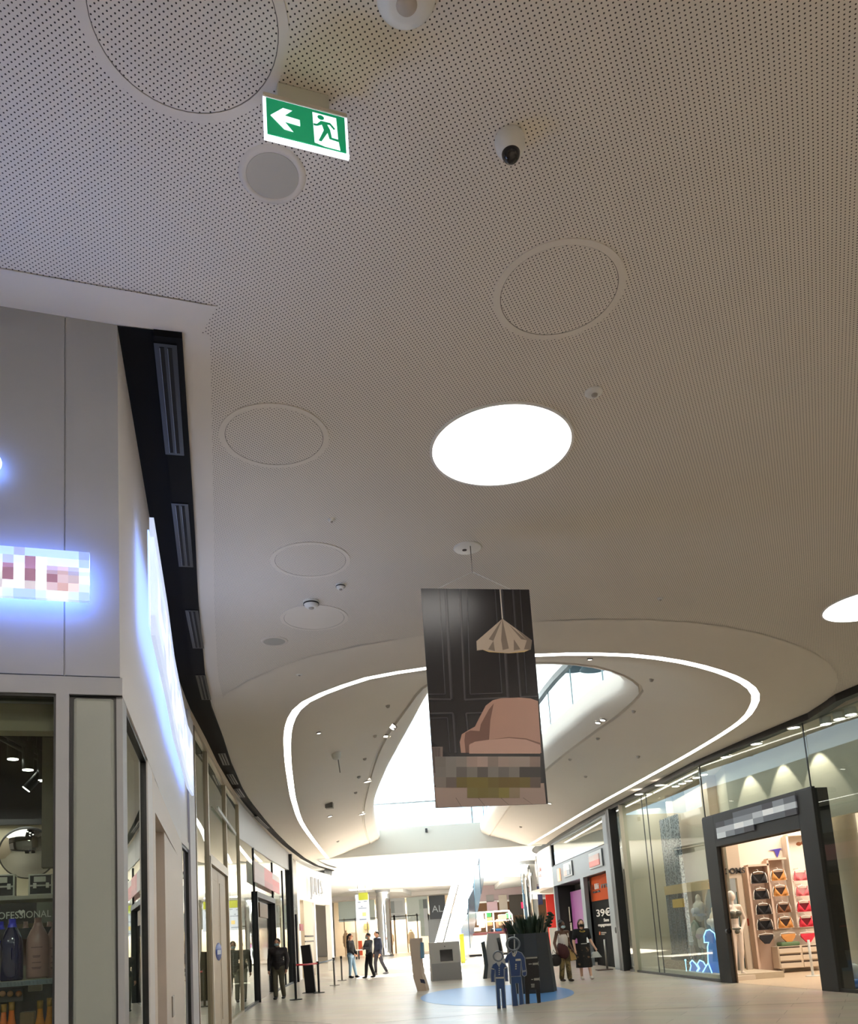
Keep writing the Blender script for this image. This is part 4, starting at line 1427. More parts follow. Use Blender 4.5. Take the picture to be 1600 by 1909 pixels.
# teal curtain strip and red bottle print beyond the doorway
cx0 = aty(1377, 1700, 21.9).x; cx1 = aty(1384.5, 1700, 21.9).x
tag(MB().bbox(cx0, cx1 + 0.06, 21.88, 21.92, 0.005, aty(1380, 1662, 21.9).z, 0.006).build('teal_board', mat('teal_panel', (20, 104, 100), 0.5)), 'narrow teal panel standing in the lit doorway behind the mannequin', 'panel')
p = aty(1386, 1760, 21.7); q = aty(1389, 1780, 21.7)
tag(MB().bbox(aty(1383, 1760, 21.7).x, aty(1388, 1760, 21.7).x, 21.84, 21.885, aty(1386, 1779, 21.7).z, aty(1384, 1744, 21.7).z, 0.006).build('red_print', mat('red_print', (178, 46, 40), 0.5)), 'small red print beside the teal panel in the doorway', 'print')
tag(MB().bbox(aty(1386, 1780, 21.6).x, aty(1394, 1780, 21.6).x, 21.84, 21.885, aty(1390, 1787, 21.6).z, aty(1390, 1766, 21.6).z, 0.006).build('blue_print', mat('blue_print', (60, 128, 220), 0.5)), 'small blue print at the foot of the teal panel', 'print')
p = aty(1399, 1719, YF + 0.4)
tag(MB().bbox(p.x - 0.09, p.x + 0.09, YB - 0.06, YB - 0.02, p.z - 0.09, p.z + 0.09).build('alarm_button', mat('alarm_red', (190, 90, 70), 0.5)), 'small red call box on the wall right of the mannequin', 'alarm box')

# wall bays (uprights and backs of the display)
BAYB = mat('bay_back', (216, 190, 172), 0.6)
yb_ = YB - 0.02
for k, (pl_, pr_, pt_) in enumerate(((1397, 1437, 1617), (1436, 1470, 1605), (1478, 1520, 1560))):
    xa, xb = aty(pl_, 1700, yb_).x, aty(pr_, 1700, yb_).x
    zt_ = aty(pl_, pt_, yb_).z
    struct(MB().box(xa, xb, yb_ - 0.01, yb_, 0.0 if k == 0 else 1.05, zt_).box(xa - 0.05, xa, yb_ - 0.3, yb_, 0.0 if k == 0 else 1.05, zt_).box(xa, xb, yb_ - 0.3, yb_, zt_, zt_ + 0.05).build('wall_bay', BAYB if k < 2 else SHOPWALL))
# drawers
ya = YB - 0.45
x0, x1 = aty(1453, 1790, ya).x, aty(1540, 1790, ya).x
zt0 = aty(1453, 1765, ya).z
zb0_ = aty(1460, 1806, ya).z
dw = thing('drawer_unit', 'low cream drawer unit on castors under the orange and red bras', 'drawers', T(0, 0, 0))
CREAM = mat('cream_lacquer', (226, 210, 190), 0.45)
MB().bbox(x0, x1, ya, YB - 0.05, zb0_, zt0, 0.006).build('body', CREAM, dw)
hd = (zt0 - zb0_) / 3
nc = 2
wd_ = (x1 - x0) / nc
for c in range(nc):
    for r in range(3):
        d_ = MB().bbox(x0 + c * wd_ + 0.02, x0 + (c + 1) * wd_ - 0.02, ya - 0.025, ya, zb0_ + r * hd + 0.015, zb0_ + (r + 1) * hd - 0.05, 0.004).build('drawer', CREAM, dw)
        MB().box(x0 + c * wd_ + 0.03, x0 + (c + 1) * wd_ - 0.03, ya - 0.012, ya, zb0_ + (r + 1) * hd - 0.05, zb0_ + (r + 1) * hd - 0.012).build('grip_slot', mat('drawer_slot', (82, 66, 54), 0.7), d_)
for xx in (x0 + 0.1, x1 - 0.1):
    MB().lathe([(0, -0.02), (0.05, -0.02), (0.05, 0.02), (0, 0.02)], c=(xx, ya + 0.1, 0.06), n=16, axis='x').build('castor', mat('castor_white', (220, 214, 206), 0.4), dw)
pa, pb = aty(1453, 1757, ya + 0.15), aty(1489, 1764, ya + 0.15)
tag(MB().bbox(pa.x, pb.x, ya + 0.02, ya + 0.35, zt0, zt0 + 0.1, 0.03).build('folded_towel', mat('green_towel', (104, 130, 96), 0.9)), 'folded green towel lying on the cream drawer unit', 'towel')

# bras on white hangers
BRA = {}
HANG = mat('white_hanger', (245, 240, 234), 0.4)
def hanger_set(color_key, c, c2):
    base = mat('fabric_' + color_key, c, 0.8)
    dark = mat('fabric_in_' + color_key, c2, 0.8)
    def meshes(brief):
        W = 0.2
        h = MB()
        if not brief:
            pts_ = [(-W * 1.02, 0, -0.26), (-W, 0, -0.12), (-W * 0.85, 0, -0.03), (-W * 0.5, 0, 0.0), (0, 0, 0.015), (W * 0.5, 0, 0.0), (W * 0.85, 0, -0.03), (W, 0, -0.12), (W * 1.02, 0, -0.26)]
        else:
            pts_ = [(-W, 0, -0.06), (-W * 0.9, 0, -0.01), (0, 0, 0.012), (W * 0.9, 0, -0.01), (W, 0, -0.06)]
        h.tube(pts_, 0.012, 8)
        h.tube([(0, 0, 0.01), (0, 0, 0.05), (0.0, 0.05, 0.07), (0, 0.39, 0.07)], 0.008, 6)
        h.ell(pts_[0], 0.02, 0.015, 0.02, 8, 6).ell(pts_[-1], 0.02, 0.015, 0.02, 8, 6)
        b = MB()
        if not brief:
            for s in (-1, 1):
                ap = Vector((s * 0.145, -0.02, -0.05))
                rows_ = []
                for i in range(8):
                    v_ = i / 7
                    row = []
                    for k in range(9):
                        u_ = k / 8
                        base_ = Vector((s * (0.005 + 0.2 * u_), -0.03 + 0.02 * u_, -0.25))
                        q_ = base_.lerp(ap, v_ ** 1.15)
                        q_.y -= 0.075 * math.sin(math.pi * u_) ** 0.8 * math.sin(math.pi * min(1, v_ * 0.9 + 0.12)) * (1 - 0.5 * v_)
                        row.append(q_)
                    rows_.append(row)
                b.loft(rows_)
                b.box(s * 0.145 - 0.012, s * 0.145 + 0.012, -0.022, -0.012, -0.06, 0.0)
            b.box(-0.19, 0.19, -0.035, -0.015, -0.28, -0.235)
        else:
            b.add([(-0.19, -0.02, -0.03), (0.19, -0.02, -0.03), (0.17, -0.04, -0.12), (0.05, -0.05, -0.26), (-0.05, -0.05, -0.26), (-0.17, -0.04, -0.12),
                   (-0.19, 0.02, -0.03), (0.19, 0.02, -0.03), (0.17, 0.03, -0.12), (0.05, 0.03, -0.26), (-0.05, 0.03, -0.26), (-0.17, 0.03, -0.12)],
                  [(0, 1, 2, 3, 4, 5), (6, 11, 10, 9, 8, 7), (0, 6, 7, 1), (1, 7, 8, 2), (2, 8, 9, 3), (3, 9, 10, 4), (4, 10, 11, 5), (5, 11, 6, 0)])
        k = MB()
        if not brief:
            k.add([(-0.16, 0.03, -0.05), (0.16, 0.03, -0.05), (0.18, 0.04, -0.27), (-0.18, 0.04, -0.27), (-0.16, 0.05, -0.05), (0.16, 0.05, -0.05), (0.18, 0.06, -0.27), (-0.18, 0.06, -0.27)],
                  [(0, 1, 2, 3), (7, 6, 5, 4), (0, 4, 5, 1), (1, 5, 6, 2), (2, 6, 7, 3), (3, 7, 4, 0)])
        else:
            k.box(-0.13, 0.13, 0.03, 0.05, -0.13, -0.03)
        return h, b, k
    for brief in ((False, True) if color_key in ('black', 'orange', 'red', 'teal') else (False,)):
        h, b, k = meshes(brief)
        r = thing('hanging_bra' if not brief else 'hanging_briefs', '', 'bra' if not brief else 'briefs')
        h.build('hanger', HANG, r)
        b.build('cups' if not brief else 'front', base, r)
        k.build('back_band', dark, r)
        BRA[(color_key, brief)] = [r, False]


hanger_set('black', (30, 28, 32), (14, 13, 15))
hanger_set('orange', (206, 142, 78), (70, 46, 34))
hanger_set('brown', (122, 76, 48), (52, 34, 26))
hanger_set('red', (214, 52, 72), (120, 24, 38))
hanger_set('pale', (220, 110, 118), (206, 150, 150))
hanger_set('teal', (26, 140, 156), (12, 86, 98))
hanger_set('lilac', (124, 118, 164), (70, 66, 104))
hanger_set('rust', (150, 72, 48), (92, 42, 30))


def put_bra(key, brief, px, py, wpx, lab, group, y):
    rec = BRA[(key, brief)]
    if not rec[1]:
        o, rec[1] = rec[0], True
    else:
        o = copy_tree(rec[0])
    p = aty(px, py, y)
    s = wpx * y / F_PX / 0.42
    o.location = p
    o.scale = (s, s, s)
    o['label'] = lab
    o['group'] = group


rn = ('top', 'second', 'third', 'fourth')
yr = YB - 0.35
for k, (px, py, wd) in enumerate(((1413.5, 1626, 31), (1418, 1657, 29), (1422.5, 1685, 29), (1425, 1713, 30))):
    put_bra('black', False, px, py, wd, 'black bra on a white hanger, %s in the black column' % rn[k], 'bras on the wall racks', yr)
put_bra('black', True, 1428, 1741, 29, 'black briefs on a white hanger at the foot of the black column', 'briefs on the wall racks', yr)
for k, (px, py, wd, key, nm) in enumerate(((1450, 1622, 29, 'orange', 'orange'), (1454, 1651, 29, 'orange', 'orange'), (1460, 1683, 27, 'brown', 'brown'), (1463, 1710, 29, 'orange', 'orange'))):
    put_bra(key, False, px, py, wd, '%s bra on a white hanger, %s in the middle column' % (nm, rn[k]), 'bras on the wall racks', yr)
put_bra('orange', True, 1469, 1739, 29, 'orange and black briefs hanging just above the folded green towel', 'briefs on the wall racks', yr)
for k, (px, py, wd, key, nm) in enumerate(((1491, 1623, 28, 'pale', 'pale red strappy'), (1495, 1652, 27, 'pale', 'coral red'), (1498, 1680, 29, 'red', 'red'), (1502, 1708, 29, 'red', 'red'))):
    put_bra(key, False, px, py, wd, '%s bra on a white hanger, %s in the red column' % (nm, rn[k]), 'bras on the wall racks', yr)
put_bra('red', True, 1505, 1738, 29, 'red briefs on a white hanger above the cream drawers', 'briefs on the wall racks', yr)
# right of the portal, seen through the near pane
yr2 = YB - 0.35
for px, py, wd, key, br, lab in ((1561, 1622, 24, 'teal', False, 'teal bikini top, highest one behind the near glass pane'), (1567, 1652, 24, 'teal', False, 'teal bra, second one down behind the near glass pane'),
                                 (1572, 1674, 26, 'teal', False, 'dark teal bra on a hanger, third one down behind the near pane'), (1560, 1703, 18, 'rust', False, 'rust coloured bra beside the upper lilac one'),
                                 (1575, 1703, 20, 'lilac', False, 'lilac bra, upper one of two by the white curtain'), (1563, 1738, 18, 'rust', False, 'rust coloured bra beside the lower lilac one'),
                                 (1580, 1738, 20, 'lilac', False, 'lilac bra, lower one of two by the white curtain')):
    put_bra(key, br, px, py, wd, lab, 'bras behind the near glass pane', yr2)
put_bra('teal', True, 1584, 1775, 20, 'teal bikini briefs low behind the near glass pane', 'bras behind the near glass pane', yr2)
tag(MB().bbox(aty(1562, 1770, 20.9).x, aty(1592, 1770, 20.9).x, 20.8, 21.2, aty(1570, 1777, 20.4).z, aty(1570, 1763, 20.4).z, 0.01).build('wall_shelf', CREAM), 'cream wall shelf under the lilac bras', 'shelf')

# blue triangle briefs up on the white wall
p = aty(1447, 1585, YB - 0.02)
tag(MB(T(p.x, p.y, p.z)).prism([(-0.15, 0), (-0.05, -0.005), (0.0, -0.18), (0.015, -0.18), (0.1, 0.005), (0.16, 0.02), (0.1, 0.04), (-0.1, 0.02), (-0.19, 0.012)], -0.02, 0.0).build('triangle_briefs', mat('violet_blue', (78, 66, 172), 0.7)),
    'violet blue triangle briefs pinned high on the bright white wall', 'briefs')
for k, (px, py, lab) in enumerate(((1494, 1573, 'brown bikini top pinned on the white wall, left of the dark post'), (1538, 1566, 'orange brown bikini top pinned high, first right of the post'), (1552, 1564, 'dark brown bikini top pinned high, second right of the post'))):
    p = aty(px, py, YB - 0.03)
    tag(MB(T(p.x, p.y, p.z)).ell((-0.06, 0, 0), 0.07, 0.03, 0.05, 10, 6).ell((0.06, 0, 0.02), 0.07, 0.03, 0.05, 10, 6).tube([(-0.13, 0, -0.01), (0.13, 0, 0.04)], 0.012, 6).build('bikini_top', mat('bikini_%d' % k, ((150, 92, 58), (176, 92, 56), (104, 70, 52))[k], 0.8)), lab, 'bikini top', 'bikini tops pinned to the wall')
# round white curtain column near the right edge
p = aty(1590, 1700, 17.2)
struct(MB(T(p.x + 0.05, p.y, 0)).cyl((0, 0), 0.26, 0.05, 4.98, 40).build('column_white', mat('column_white', (224, 214, 198), 0.6)))
# slim white rail stand in the entrance
p = aty(1510, 1760, 19.2)
t = thing('gate_post', 'slim white security post standing in front of the cream drawers', 'post', T(p.x, p.y, 0))
MB().tube([(-0.02, 0, 0.0), (-0.02, 0, aty(1506, 1752, 19.2).z)], 0.03).build('post', WHITE_PL, t)
MB().cyl((-0.02, 0), 0.16, 0, 0.02).build('foot_plate', WHITE_PL, t)
# blue float at the right edge
p = aty(1600, 1846, 15.9)
t = thing('inflatable', 'bright blue inflatable with a clear ball at the corner of the near window', 'inflatable', T(p.x, p.y, 0.0))
rr = []
MB().lathe([(0.24 + 0.09 * math.cos(a), 0.09 + 0.09 * math.sin(a)) for a in [i * math.pi / 8 for i in range(17)]], n=32).build('ring', mat('float_blue', (10, 120, 230), 0.35), t)
MB().ell((-0.04, 0, 0.3), 0.15, 0.15, 0.15).build('ball', mat('float_clear', (214, 222, 226), 0.2), t)

# ---- window display left of the portal
MWd, LWd = MW, LWD
struct(MB().box(0.1, LWd - 0.05, 0.1, 1.5, 0.0, 0.14).build('floor_window_plinth', mat('window_plinth', (206, 192, 168), 0.5), None, MWd))
def wuv(px, py, off):
    return uz(MWd, px, py, off)
# tall dark speckled fabric panel hanging
u0, z1 = wuv(1229, 1530, 0.62); u1, z0 = wuv(1290, 1770, 0.62)
SPK = speckle_mat('speckled_fabric', (40, 44, 56), (124, 132, 148), 26, 0.52)
SPK2 = speckle_mat('speckled_fabric_light', (70, 76, 92), (168, 172, 184), 22, 0.5)
pn = thing('fabric_display', 'tall dark speckled panel standing behind the lingerie shop window', 'display panel', MWd)
MB().bbox(u0, u1, 0.62, 0.66, z0, z1, 0.004).build('panel', SPK2, pn)
MB().bbox(u0 + 0.08, u1 - 0.1, 0.54, 0.61, z0 - 0.12, z0 + (z1 - z0) * 0.46, 0.01).build('drape', SPK, pn)
MB().box(u0 + 0.05, u1 - 0.05, 0.52, 0.66, 0.14, z0 - 0.12).build('foot', BLACK, pn)
for f in (0.25, 0.5, 0.75):
    xx = u0 + (u1 - u0) * f
    MB().tube([(xx, 0.53, z0), (xx, 0.53, z1)], 0.014, 6).build('strip', mat('panel_strip', (150, 152, 158), 0.5), pn)
ua, za = wuv(1253, 1677, 0.46); ub_, zb_ = wuv(1274, 1691, 0.46)
tag(MB(MWd).bbox(ua, ub_, 0.46, 0.51, zb_, za, 0.01).build('yellow_card', mat('yellow_card', (226, 172, 40), 0.6)), 'yellow card hung in front of the dark speckled panel', 'card')
ua, za = wuv(1238, 1653, 0.44); ub_, zb_ = wuv(1322, 1656, 0.44)
tag(MB(MWd).box(ua, ub_ , 0.44, 0.48, zb_ - 0.02, za).build('display_rail', mat('brass_rail', (196, 160, 110), 0.4, metal=0.5)), 'horizontal pale brass rail across the shop window', 'rail')
ua, za = wuv(1236, 1789, 0.34); ub_, zb_ = wuv(1280, 1806, 0.34)
tag(MB(MWd).bbox(ua, ub_, 0.34, 0.48, 0.14, za).build('low_bench', speckle_mat('brown_speckle', (150, 118, 92), (190, 160, 132), 30, 0.5)), 'low brown speckled bench under the dark panel in the window', 'bench')
# surfboards
def surf(px0, px1, pyt, pyb, off, c, lab, tilt=0.0, edge=None):
    ua, zt_ = wuv((px0 + px1) / 2, pyt, off); _, zb_ = wuv((px0 + px1) / 2, pyb, off)
    w_ = abs(wuv(px1, pyt, off)[0] - wuv(px0, pyt, off)[0]) / 2
    h_ = zt_ - zb_
    pf = [(w_ * math.sin(math.pi * min(1, 0.08 + 0.92 * t)) ** 0.6 if t > 0.5 else w_ * (0.72 + 0.28 * t * 2), t) for t in [i / 14 for i in range(15)]]
    poly = [(-a, b * h_) for a, b in pf] + [(a, b * h_) for a, b in pf[::-1]]
    s = thing('surfboard', lab, 'surfboard', MWd @ Matrix.Translation((ua, off, zb_)) @ Matrix.Rotation(tilt, 4, 'Y'))
    MB().prism(poly, 0, 0.05).build('board', mat('surf_%d_%d_%d' % c, c, 0.35), s)
    if edge:
        e = [(x * 1.0, -0.004, z) for x, z in poly]
        MB().tube(e, 0.02, 6).build('rim', edge, s)
    return s
surf(1304, 1342, 1645, 1800, 0.64, (40, 132, 168), 'tall blue surfboard with white tip against the dark portal', math.radians(3), mat('surf_white', (230, 235, 236), 0.4))
surf(1284, 1305, 1716, 1790, 0.47, (92, 122, 104), 'small green surfboard carrying the number 30', 0.0, mat('surf_edge', (150, 172, 156), 0.4))
MB30 = thing('price_sign', 'clear plate with large outlined 30 in front of the green surfboard', 'sign', MWd)
ua, za = wuv(1283, 1760, 0.42); ub_, zb_ = wuv(1308, 1789, 0.42)
MB().box(ua, ub_, 0.42, 0.43, zb_ - 0.06, za + 0.32).build('plate', glass_mat('clear_plate', (214, 220, 226)), MB30)
text('30', 0.52, mat('dark_digit', (96, 88, 84), 0.5), 'digits', MB30, Matrix.Translation((ua + 0.06, 0.40, zb_)), 0.01, 0.004, sx=0.85)
ua2, za2 = wuv(1283, 1752, 0.41)
text('LES', 0.2, mat('pale_digit', (200, 206, 214), 0.5), 'small_lettering', MB30, Matrix.Translation((ua2 + 0.08, 0.40, za2 - 0.05)), 0.005)
# bust with white bra, hips form
def wform(px, py, off):
    u_, z_ = wuv(px, py, off)
    return u_, z_
u_, z_ = wform(1304, 1698, 0.48)
b = thing('bust_form', 'white torso form with a pale bra in front of the blue surfboard', 'mannequin', MWd @ Matrix.Translation((u_, 0.48, z_)))
MB().ell((0, 0, 0.0), 0.19, 0.13, 0.28).ell((0, 0, 0.3), 0.07, 0.07, 0.12).ell((-0.18, 0, 0.12), 0.08, 0.08, 0.1).ell((0.18, 0, 0.12), 0.08, 0.08, 0.1).build('torso', MANNEQUIN, b, remesh=0.02)
MB().ell((-0.09, -0.1, 0.0), 0.095, 0.08, 0.09).ell((0.09, -0.1, 0.0), 0.095, 0.08, 0.09).box(-0.19, 0.19, -0.12, 0.1, -0.13, -0.07).build('bra', mat('pale_bra', (206, 204, 214), 0.7), b)
MB().tube([(0, 0, -0.25), (0, 0, -z_ + 0.14)], 0.015).build('stand', BRUSHED, b)
u_, z_ = wform(1309, 1742, 0.48)
b = thing('hip_form', 'white hips form wearing pale briefs below the torso form', 'mannequin', MWd @ Matrix.Translation((u_, 0.48, z_)))
MB().ell((0, 0, 0.02), 0.18, 0.14, 0.16).cap((-0.09, 0, -0.05), (-0.1, 0, -0.28), 0.1, 0.085).cap((0.09, 0, -0.05), (0.1, 0, -0.28), 0.1, 0.085).build('hips', MANNEQUIN, b, remesh=0.02)
MB().ell((0, -0.005, -0.03), 0.187, 0.15, 0.11).build('briefs', mat('pale_pink_fabric', (222, 196, 206), 0.7), b)
MB().tube([(0, 0, -0.25), (0, 0, -z_ + 0.14)], 0.015).build('stand', BRUSHED, b)
u_, z_ = wform(1333, 1718, 0.48)
b = thing('bust_form', 'white torso form half hidden by the dark portal', 'mannequin', MWd @ Matrix.Translation((u_, 0.48, z_)))
MB().ell((0, 0, 0.0), 0.17, 0.12, 0.26).ell((0, 0, 0.27), 0.06, 0.06, 0.1).build('torso', MANNEQUIN, b, remesh=0.02)
MB().ell((-0.08, -0.09, 0.0), 0.09, 0.075, 0.085).ell((0.08, -0.09, 0.0), 0.09, 0.075, 0.085).build('bra', mat('white_fabric', (232, 232, 236), 0.7), b)
MB().tube([(0, 0, -0.24), (0, 0, -z_ + 0.14)], 0.015).build('stand', BRUSHED, b)
# lit acrylic waves
NEON = mat('neon_blue_edge', (150, 215, 255), 0.4, emit=3.0)
ACR = mat('blue_acrylic', (6, 118, 214), 0.25, emit=0.28)
wv = thing('light_wave', 'glowing blue acrylic waves with lit edges at the foot of the window', 'light sculpture', MWd)
def wave(pxs, off, m):
    poly = [wuv(a, b, off) for a, b in pxs]
    MB().prism(poly, off, off + 0.02).build('wave_sheet', m, wv)
    MB().tube([(p[0], off - 0.006, p[1]) for p in poly] + [(poly[0][0], off - 0.006, poly[0][1])], 0.014, 6).build('lit_edge', NEON, wv)
wave([(1286, 1814), (1289, 1800), (1287, 1795), (1291, 1790), (1297, 1796), (1303, 1805), (1298, 1814)], 0.3, mat('violet_acrylic', (70, 120, 226), 0.3, emit=0.25))
wave([(1299, 1814), (1305, 1805), (1301, 1797), (1305, 1790), (1312, 1793), (1318, 1803), (1311, 1814)], 0.32, mat('violet_acrylic', (70, 120, 226), 0.3, emit=0.25))
wave([(1310, 1814), (1321, 1795), (1329, 1816)], 0.28, ACR)
wave([(1321, 1796), (1320, 1765), (1322, 1757), (1314, 1757), (1313, 1745), (1317, 1735), (1324, 1733), (1333, 1740), (1338, 1760), (1344, 1800), (1344, 1817), (1329, 1816)], 0.36, ACR)
ua, za = wuv(1280, 1815, 0.2); ub_, zb_ = wuv(1344, 1829, 0.2)
MB().box(ua, LWd - 0.02, 0.2, 0.5, 0.05, za - 0.02).build('plinth', mat('wave_plinth', (196, 198, 186), 0.4), wv)
MB().box(ua, LWd - 0.02, 0.24, 0.5, za - 0.02, za).build('lit_base', NEON, wv)
ua, za = wuv(1278, 1790, 0.2)
tag(MB(MWd).tube([(ua, 0.2, 0.14), (ua, 0.2, za)], 0.01).ell((ua, 0.2, za), 0.025, 0.025, 0.025).build('light_rod', NEON), 'thin lit rod beside the glowing waves', 'light rod')

# downlights under the shop ceiling behind the glass
ZC = 4.97
for k, (px, py) in enumerate(((1192, 1480), (1230, 1463), (1354, 1410), (1411, 1385.5), (1480, 1355.5))):
    p = onz(px, py, ZC)
    t = thing('downlight', 'glowing downlight behind the lingerie shop glass, %s' % ('first from the orange shop', 'second from the orange shop', 'third from the orange shop', 'fourth from the orange shop', 'fifth from the orange shop')[k], 'downlight', T(p.x, p.y, ZC), 'lingerie shop downlights')
    MB().ring((0, 0), 0.11, 0.13, -0.02, 0.0, 24).build('rim', WHITE, t)
    MB().disc((0, 0), 0.11, -0.008, 24).build('bulb', SPOT, t)
for k, (px, py) in enumerate(((1260, 1466), (1272, 1461), (1284, 1456), (1299, 1450), (1312, 1444.5), (1540, 1350), (1565, 1340.5), (1587, 1332.5))):
    p = onz(px, py, ZC - 0.12)
    t = thing('spotlight', 'small white spotlight inside the lingerie shop, %s' % ('farthest of the close five', 'second of the close five', 'third of the close five', 'fourth of the close five', 'nearest of the close five', 'left of the three by the right edge', 'middle of the three by the right edge', 'right of the three by the right edge')[k], 'spotlight', T(p.x, p.y, p.z), 'lingerie shop spotlights')
    MB().cyl((0, 0), 0.1, 0.0, 0.125, 20).build('housing', WHITE, t)
    MB().cyl((0, 0), 0.092, -0.006, 0.0, 20).build('bulb', SPOT, t)
# upper wall of the shop behind the glass, with scalloped light from wall washers
BK = [(7.2, 20.5), (7.03, 19.39), (7.29, 18.38), (7.74, 16.65), (8.14, 15.33), (8.9, 12.5), (9.9, 8.2)]
bw = MB()
bw.loft([z3(BK, 3.25), z3(BK, 4.98)], smooth=False)
bw.loft([z3(BK, 3.25), [(p[0] + 0.12, p[1] + 0.03, 3.25) for p in BK]], smooth=False)
struct(bw.build('wall_shop_bulkhead', mat('bulkhead_wall', (214, 206, 188), 0.7)))


def poly_hit(px, py, poly):
    d = ray(px, py)
    for a, b in zip(poly, poly[1:]):
        ex, ey = b[0] - a[0], b[1] - a[1]
        det = d.x * (-ey) + d.y * ex
        if abs(det) < 1e-9:
            continue
        t = (a[0] * (-ey) + a[1] * ex) / det
        s = (d.x * a[1] - d.y * a[0]) / det
        if -0.001 <= s <= 1.001 and t > 0:
            return Vector((0, 0, EYE)) + d * t, Vector((ex, ey, 0)).normalized()
    return None, None


for px, py in ((1221, 1512), (1262, 1497), (1397, 1450), (1459, 1430), (1526, 1406)):
    p, tn_ = poly_hit(px, py, [(7.24, 24.9)] + BK)
    if p is None:
        continue
    n_ = Vector((tn_.y, -tn_.x, 0))
    if n_.x > 0:
        n_ = -n_
    d = bpy.data.lights.new('wall_washer', 'SPOT')
    d.energy = 90
    d.color = (1, 0.9, 0.76)
    d.spot_size = math.radians(64)
    d.spot_blend = 0.25
    d.shadow_soft_size = 0.03
    o = bpy.data.objects.new('wall_washer', d)
    COL.objects.link(o)
    o.location = (p.x + n_.x * 0.3, p.y + n_.y * 0.3, min(4.93, p.z + 0.45))
    o.rotation_euler = (Vector((-n_.x * 0.12, -n_.y * 0.12, -1))).to_track_quat('-Z', 'Y').to_euler()
# back wall of the window display
struct(MB().add([(7.25, 24.9, 0), (7.25, 20.55, 0), (7.25, 20.55, 4.98), (7.25, 24.9, 4.98)], [(0, 1, 2, 3)]).add([(5.7, 24.9, 0), (7.25, 24.9, 0), (7.25, 24.9, 4.98), (5.7, 24.9, 4.98)], [(0, 1, 2, 3)]).build('wall_window_back', mat('window_back_wall', (206, 198, 180), 0.7)))

# ================================================================== right side: orange phone shop
MO, LO = rside(35.9, 26.35)
ud2a, _ = uz(MO, 1095, 1720); ud2b, _ = uz(MO, 1139, 1720)
ud1a, _ = uz(MO, 1037, 1720); ud1b, _ = uz(MO, 1089, 1720)
ZD = 3.17
wallo = MB()
wallo.box(0, LO, 0, 0.15, ZD, 4.0).box(0, ud1a, 0, 0.15, 0, ZD).box(ud1b, ud2a, 0, 0.15, 0, ZD).box(ud2b, LO, 0, 0.15, 0, ZD)
wallo.box(LO - 0.7, LO, -0.01, 0.15, 4.0, 5.0).box(0, LO, -0.01, 0.15, 4.92, 5.0)
struct(wallo.build('wall_phone_shop', GREYMET, None, MO))
wn = struct(MB().box(0, 0.25, -0.03, 0.1, 4.0, 4.95).box(0, LO - 0.7, 0, 0.1, 4.0, 4.04).build('window_15', BLACK, None, MO))
MB().box(0.25, LO - 0.7, 0.03, 0.04, 4.04, 4.92).build('glass_pane', GLASS_L, wn)
struct(MB().box(LO, LO + 0.16, -0.08, 0.2, 0, 5.0).box(LO + 0.26, LO + 0.5, -0.1, 0.2, 0, 5.0).build('trim_19', mat('dark_post', (38, 40, 42), 0.4), None, MO))
struct(MB().box(LO + 0.14, LO + 0.28, 0.0, 0.2, 0, 5.0).build('trim_20', BLACK, None, MO))
u_, z_ = uz(MO, 1154, 1734, -0.1)
tag(MB(MO).lathe([(0, -0.05), (0.09, -0.05), (0.1, 0.0), (0, 0.0)], c=(LO - 0.22, 0, z_), n=20, axis='y').build('door_camera', BLACK), 'small round black intercom on the grey pier of the phone shop', 'intercom')
# dark recess behind the two openings
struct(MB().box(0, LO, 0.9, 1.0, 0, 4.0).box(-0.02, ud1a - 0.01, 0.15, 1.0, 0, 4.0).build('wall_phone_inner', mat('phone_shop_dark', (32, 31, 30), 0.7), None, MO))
struct(MB().box(ud1a, ud2b, 0.15, 0.9, ZD, ZD + 0.03).build('ceiling_phone_recess', BLACK, None, MO))
# purple panel and paper notices
ua, za = uz(MO, 1063, 1663, 0.6); ub_, zb_ = uz(MO, 1091, 1660, 0.6)
tag(MB(MO).box(ua, ub_ + 0.2, 0.6, 0.64, 0.1, za).build('purple_board', mat('purple_panel', (140, 72, 140), 0.5)), 'tall purple panel in the far doorway of the phone shop', 'panel')
def poster(px0, py0, px1, py1, off, lab, lines):
    ua, za = uz(MO, px0, py0, off); ub_, zb_ = uz(MO, px1, py1, off)
    t = thing('notice', lab, 'notice', MO, 'paper notices')
    MB().box(ua, ub_, off, off + 0.01, zb_, za).build('sheet', mat('cream_paper', (214, 204, 186), 0.7), t)
    ln = MB()
    for k in range(lines):
        zz = za - (za - zb_) * (0.12 + 0.8 * k / lines)
        ln.box(ua + 0.1, ub_ - (0.12 + 0.13 * (k * 7 % 4)), off - 0.004, off, zz - 0.03, zz)
    ln.build('printed_lines', mat('paper_ink', (110, 104, 96), 0.7), t)
poster(1046, 1693, 1064, 1718, 0.55, 'large cream notice with printed lines left of the purple panel', 7)
poster(1052, 1721, 1067, 1735, 0.55, 'small cream notice hanging below the larger one', 4)
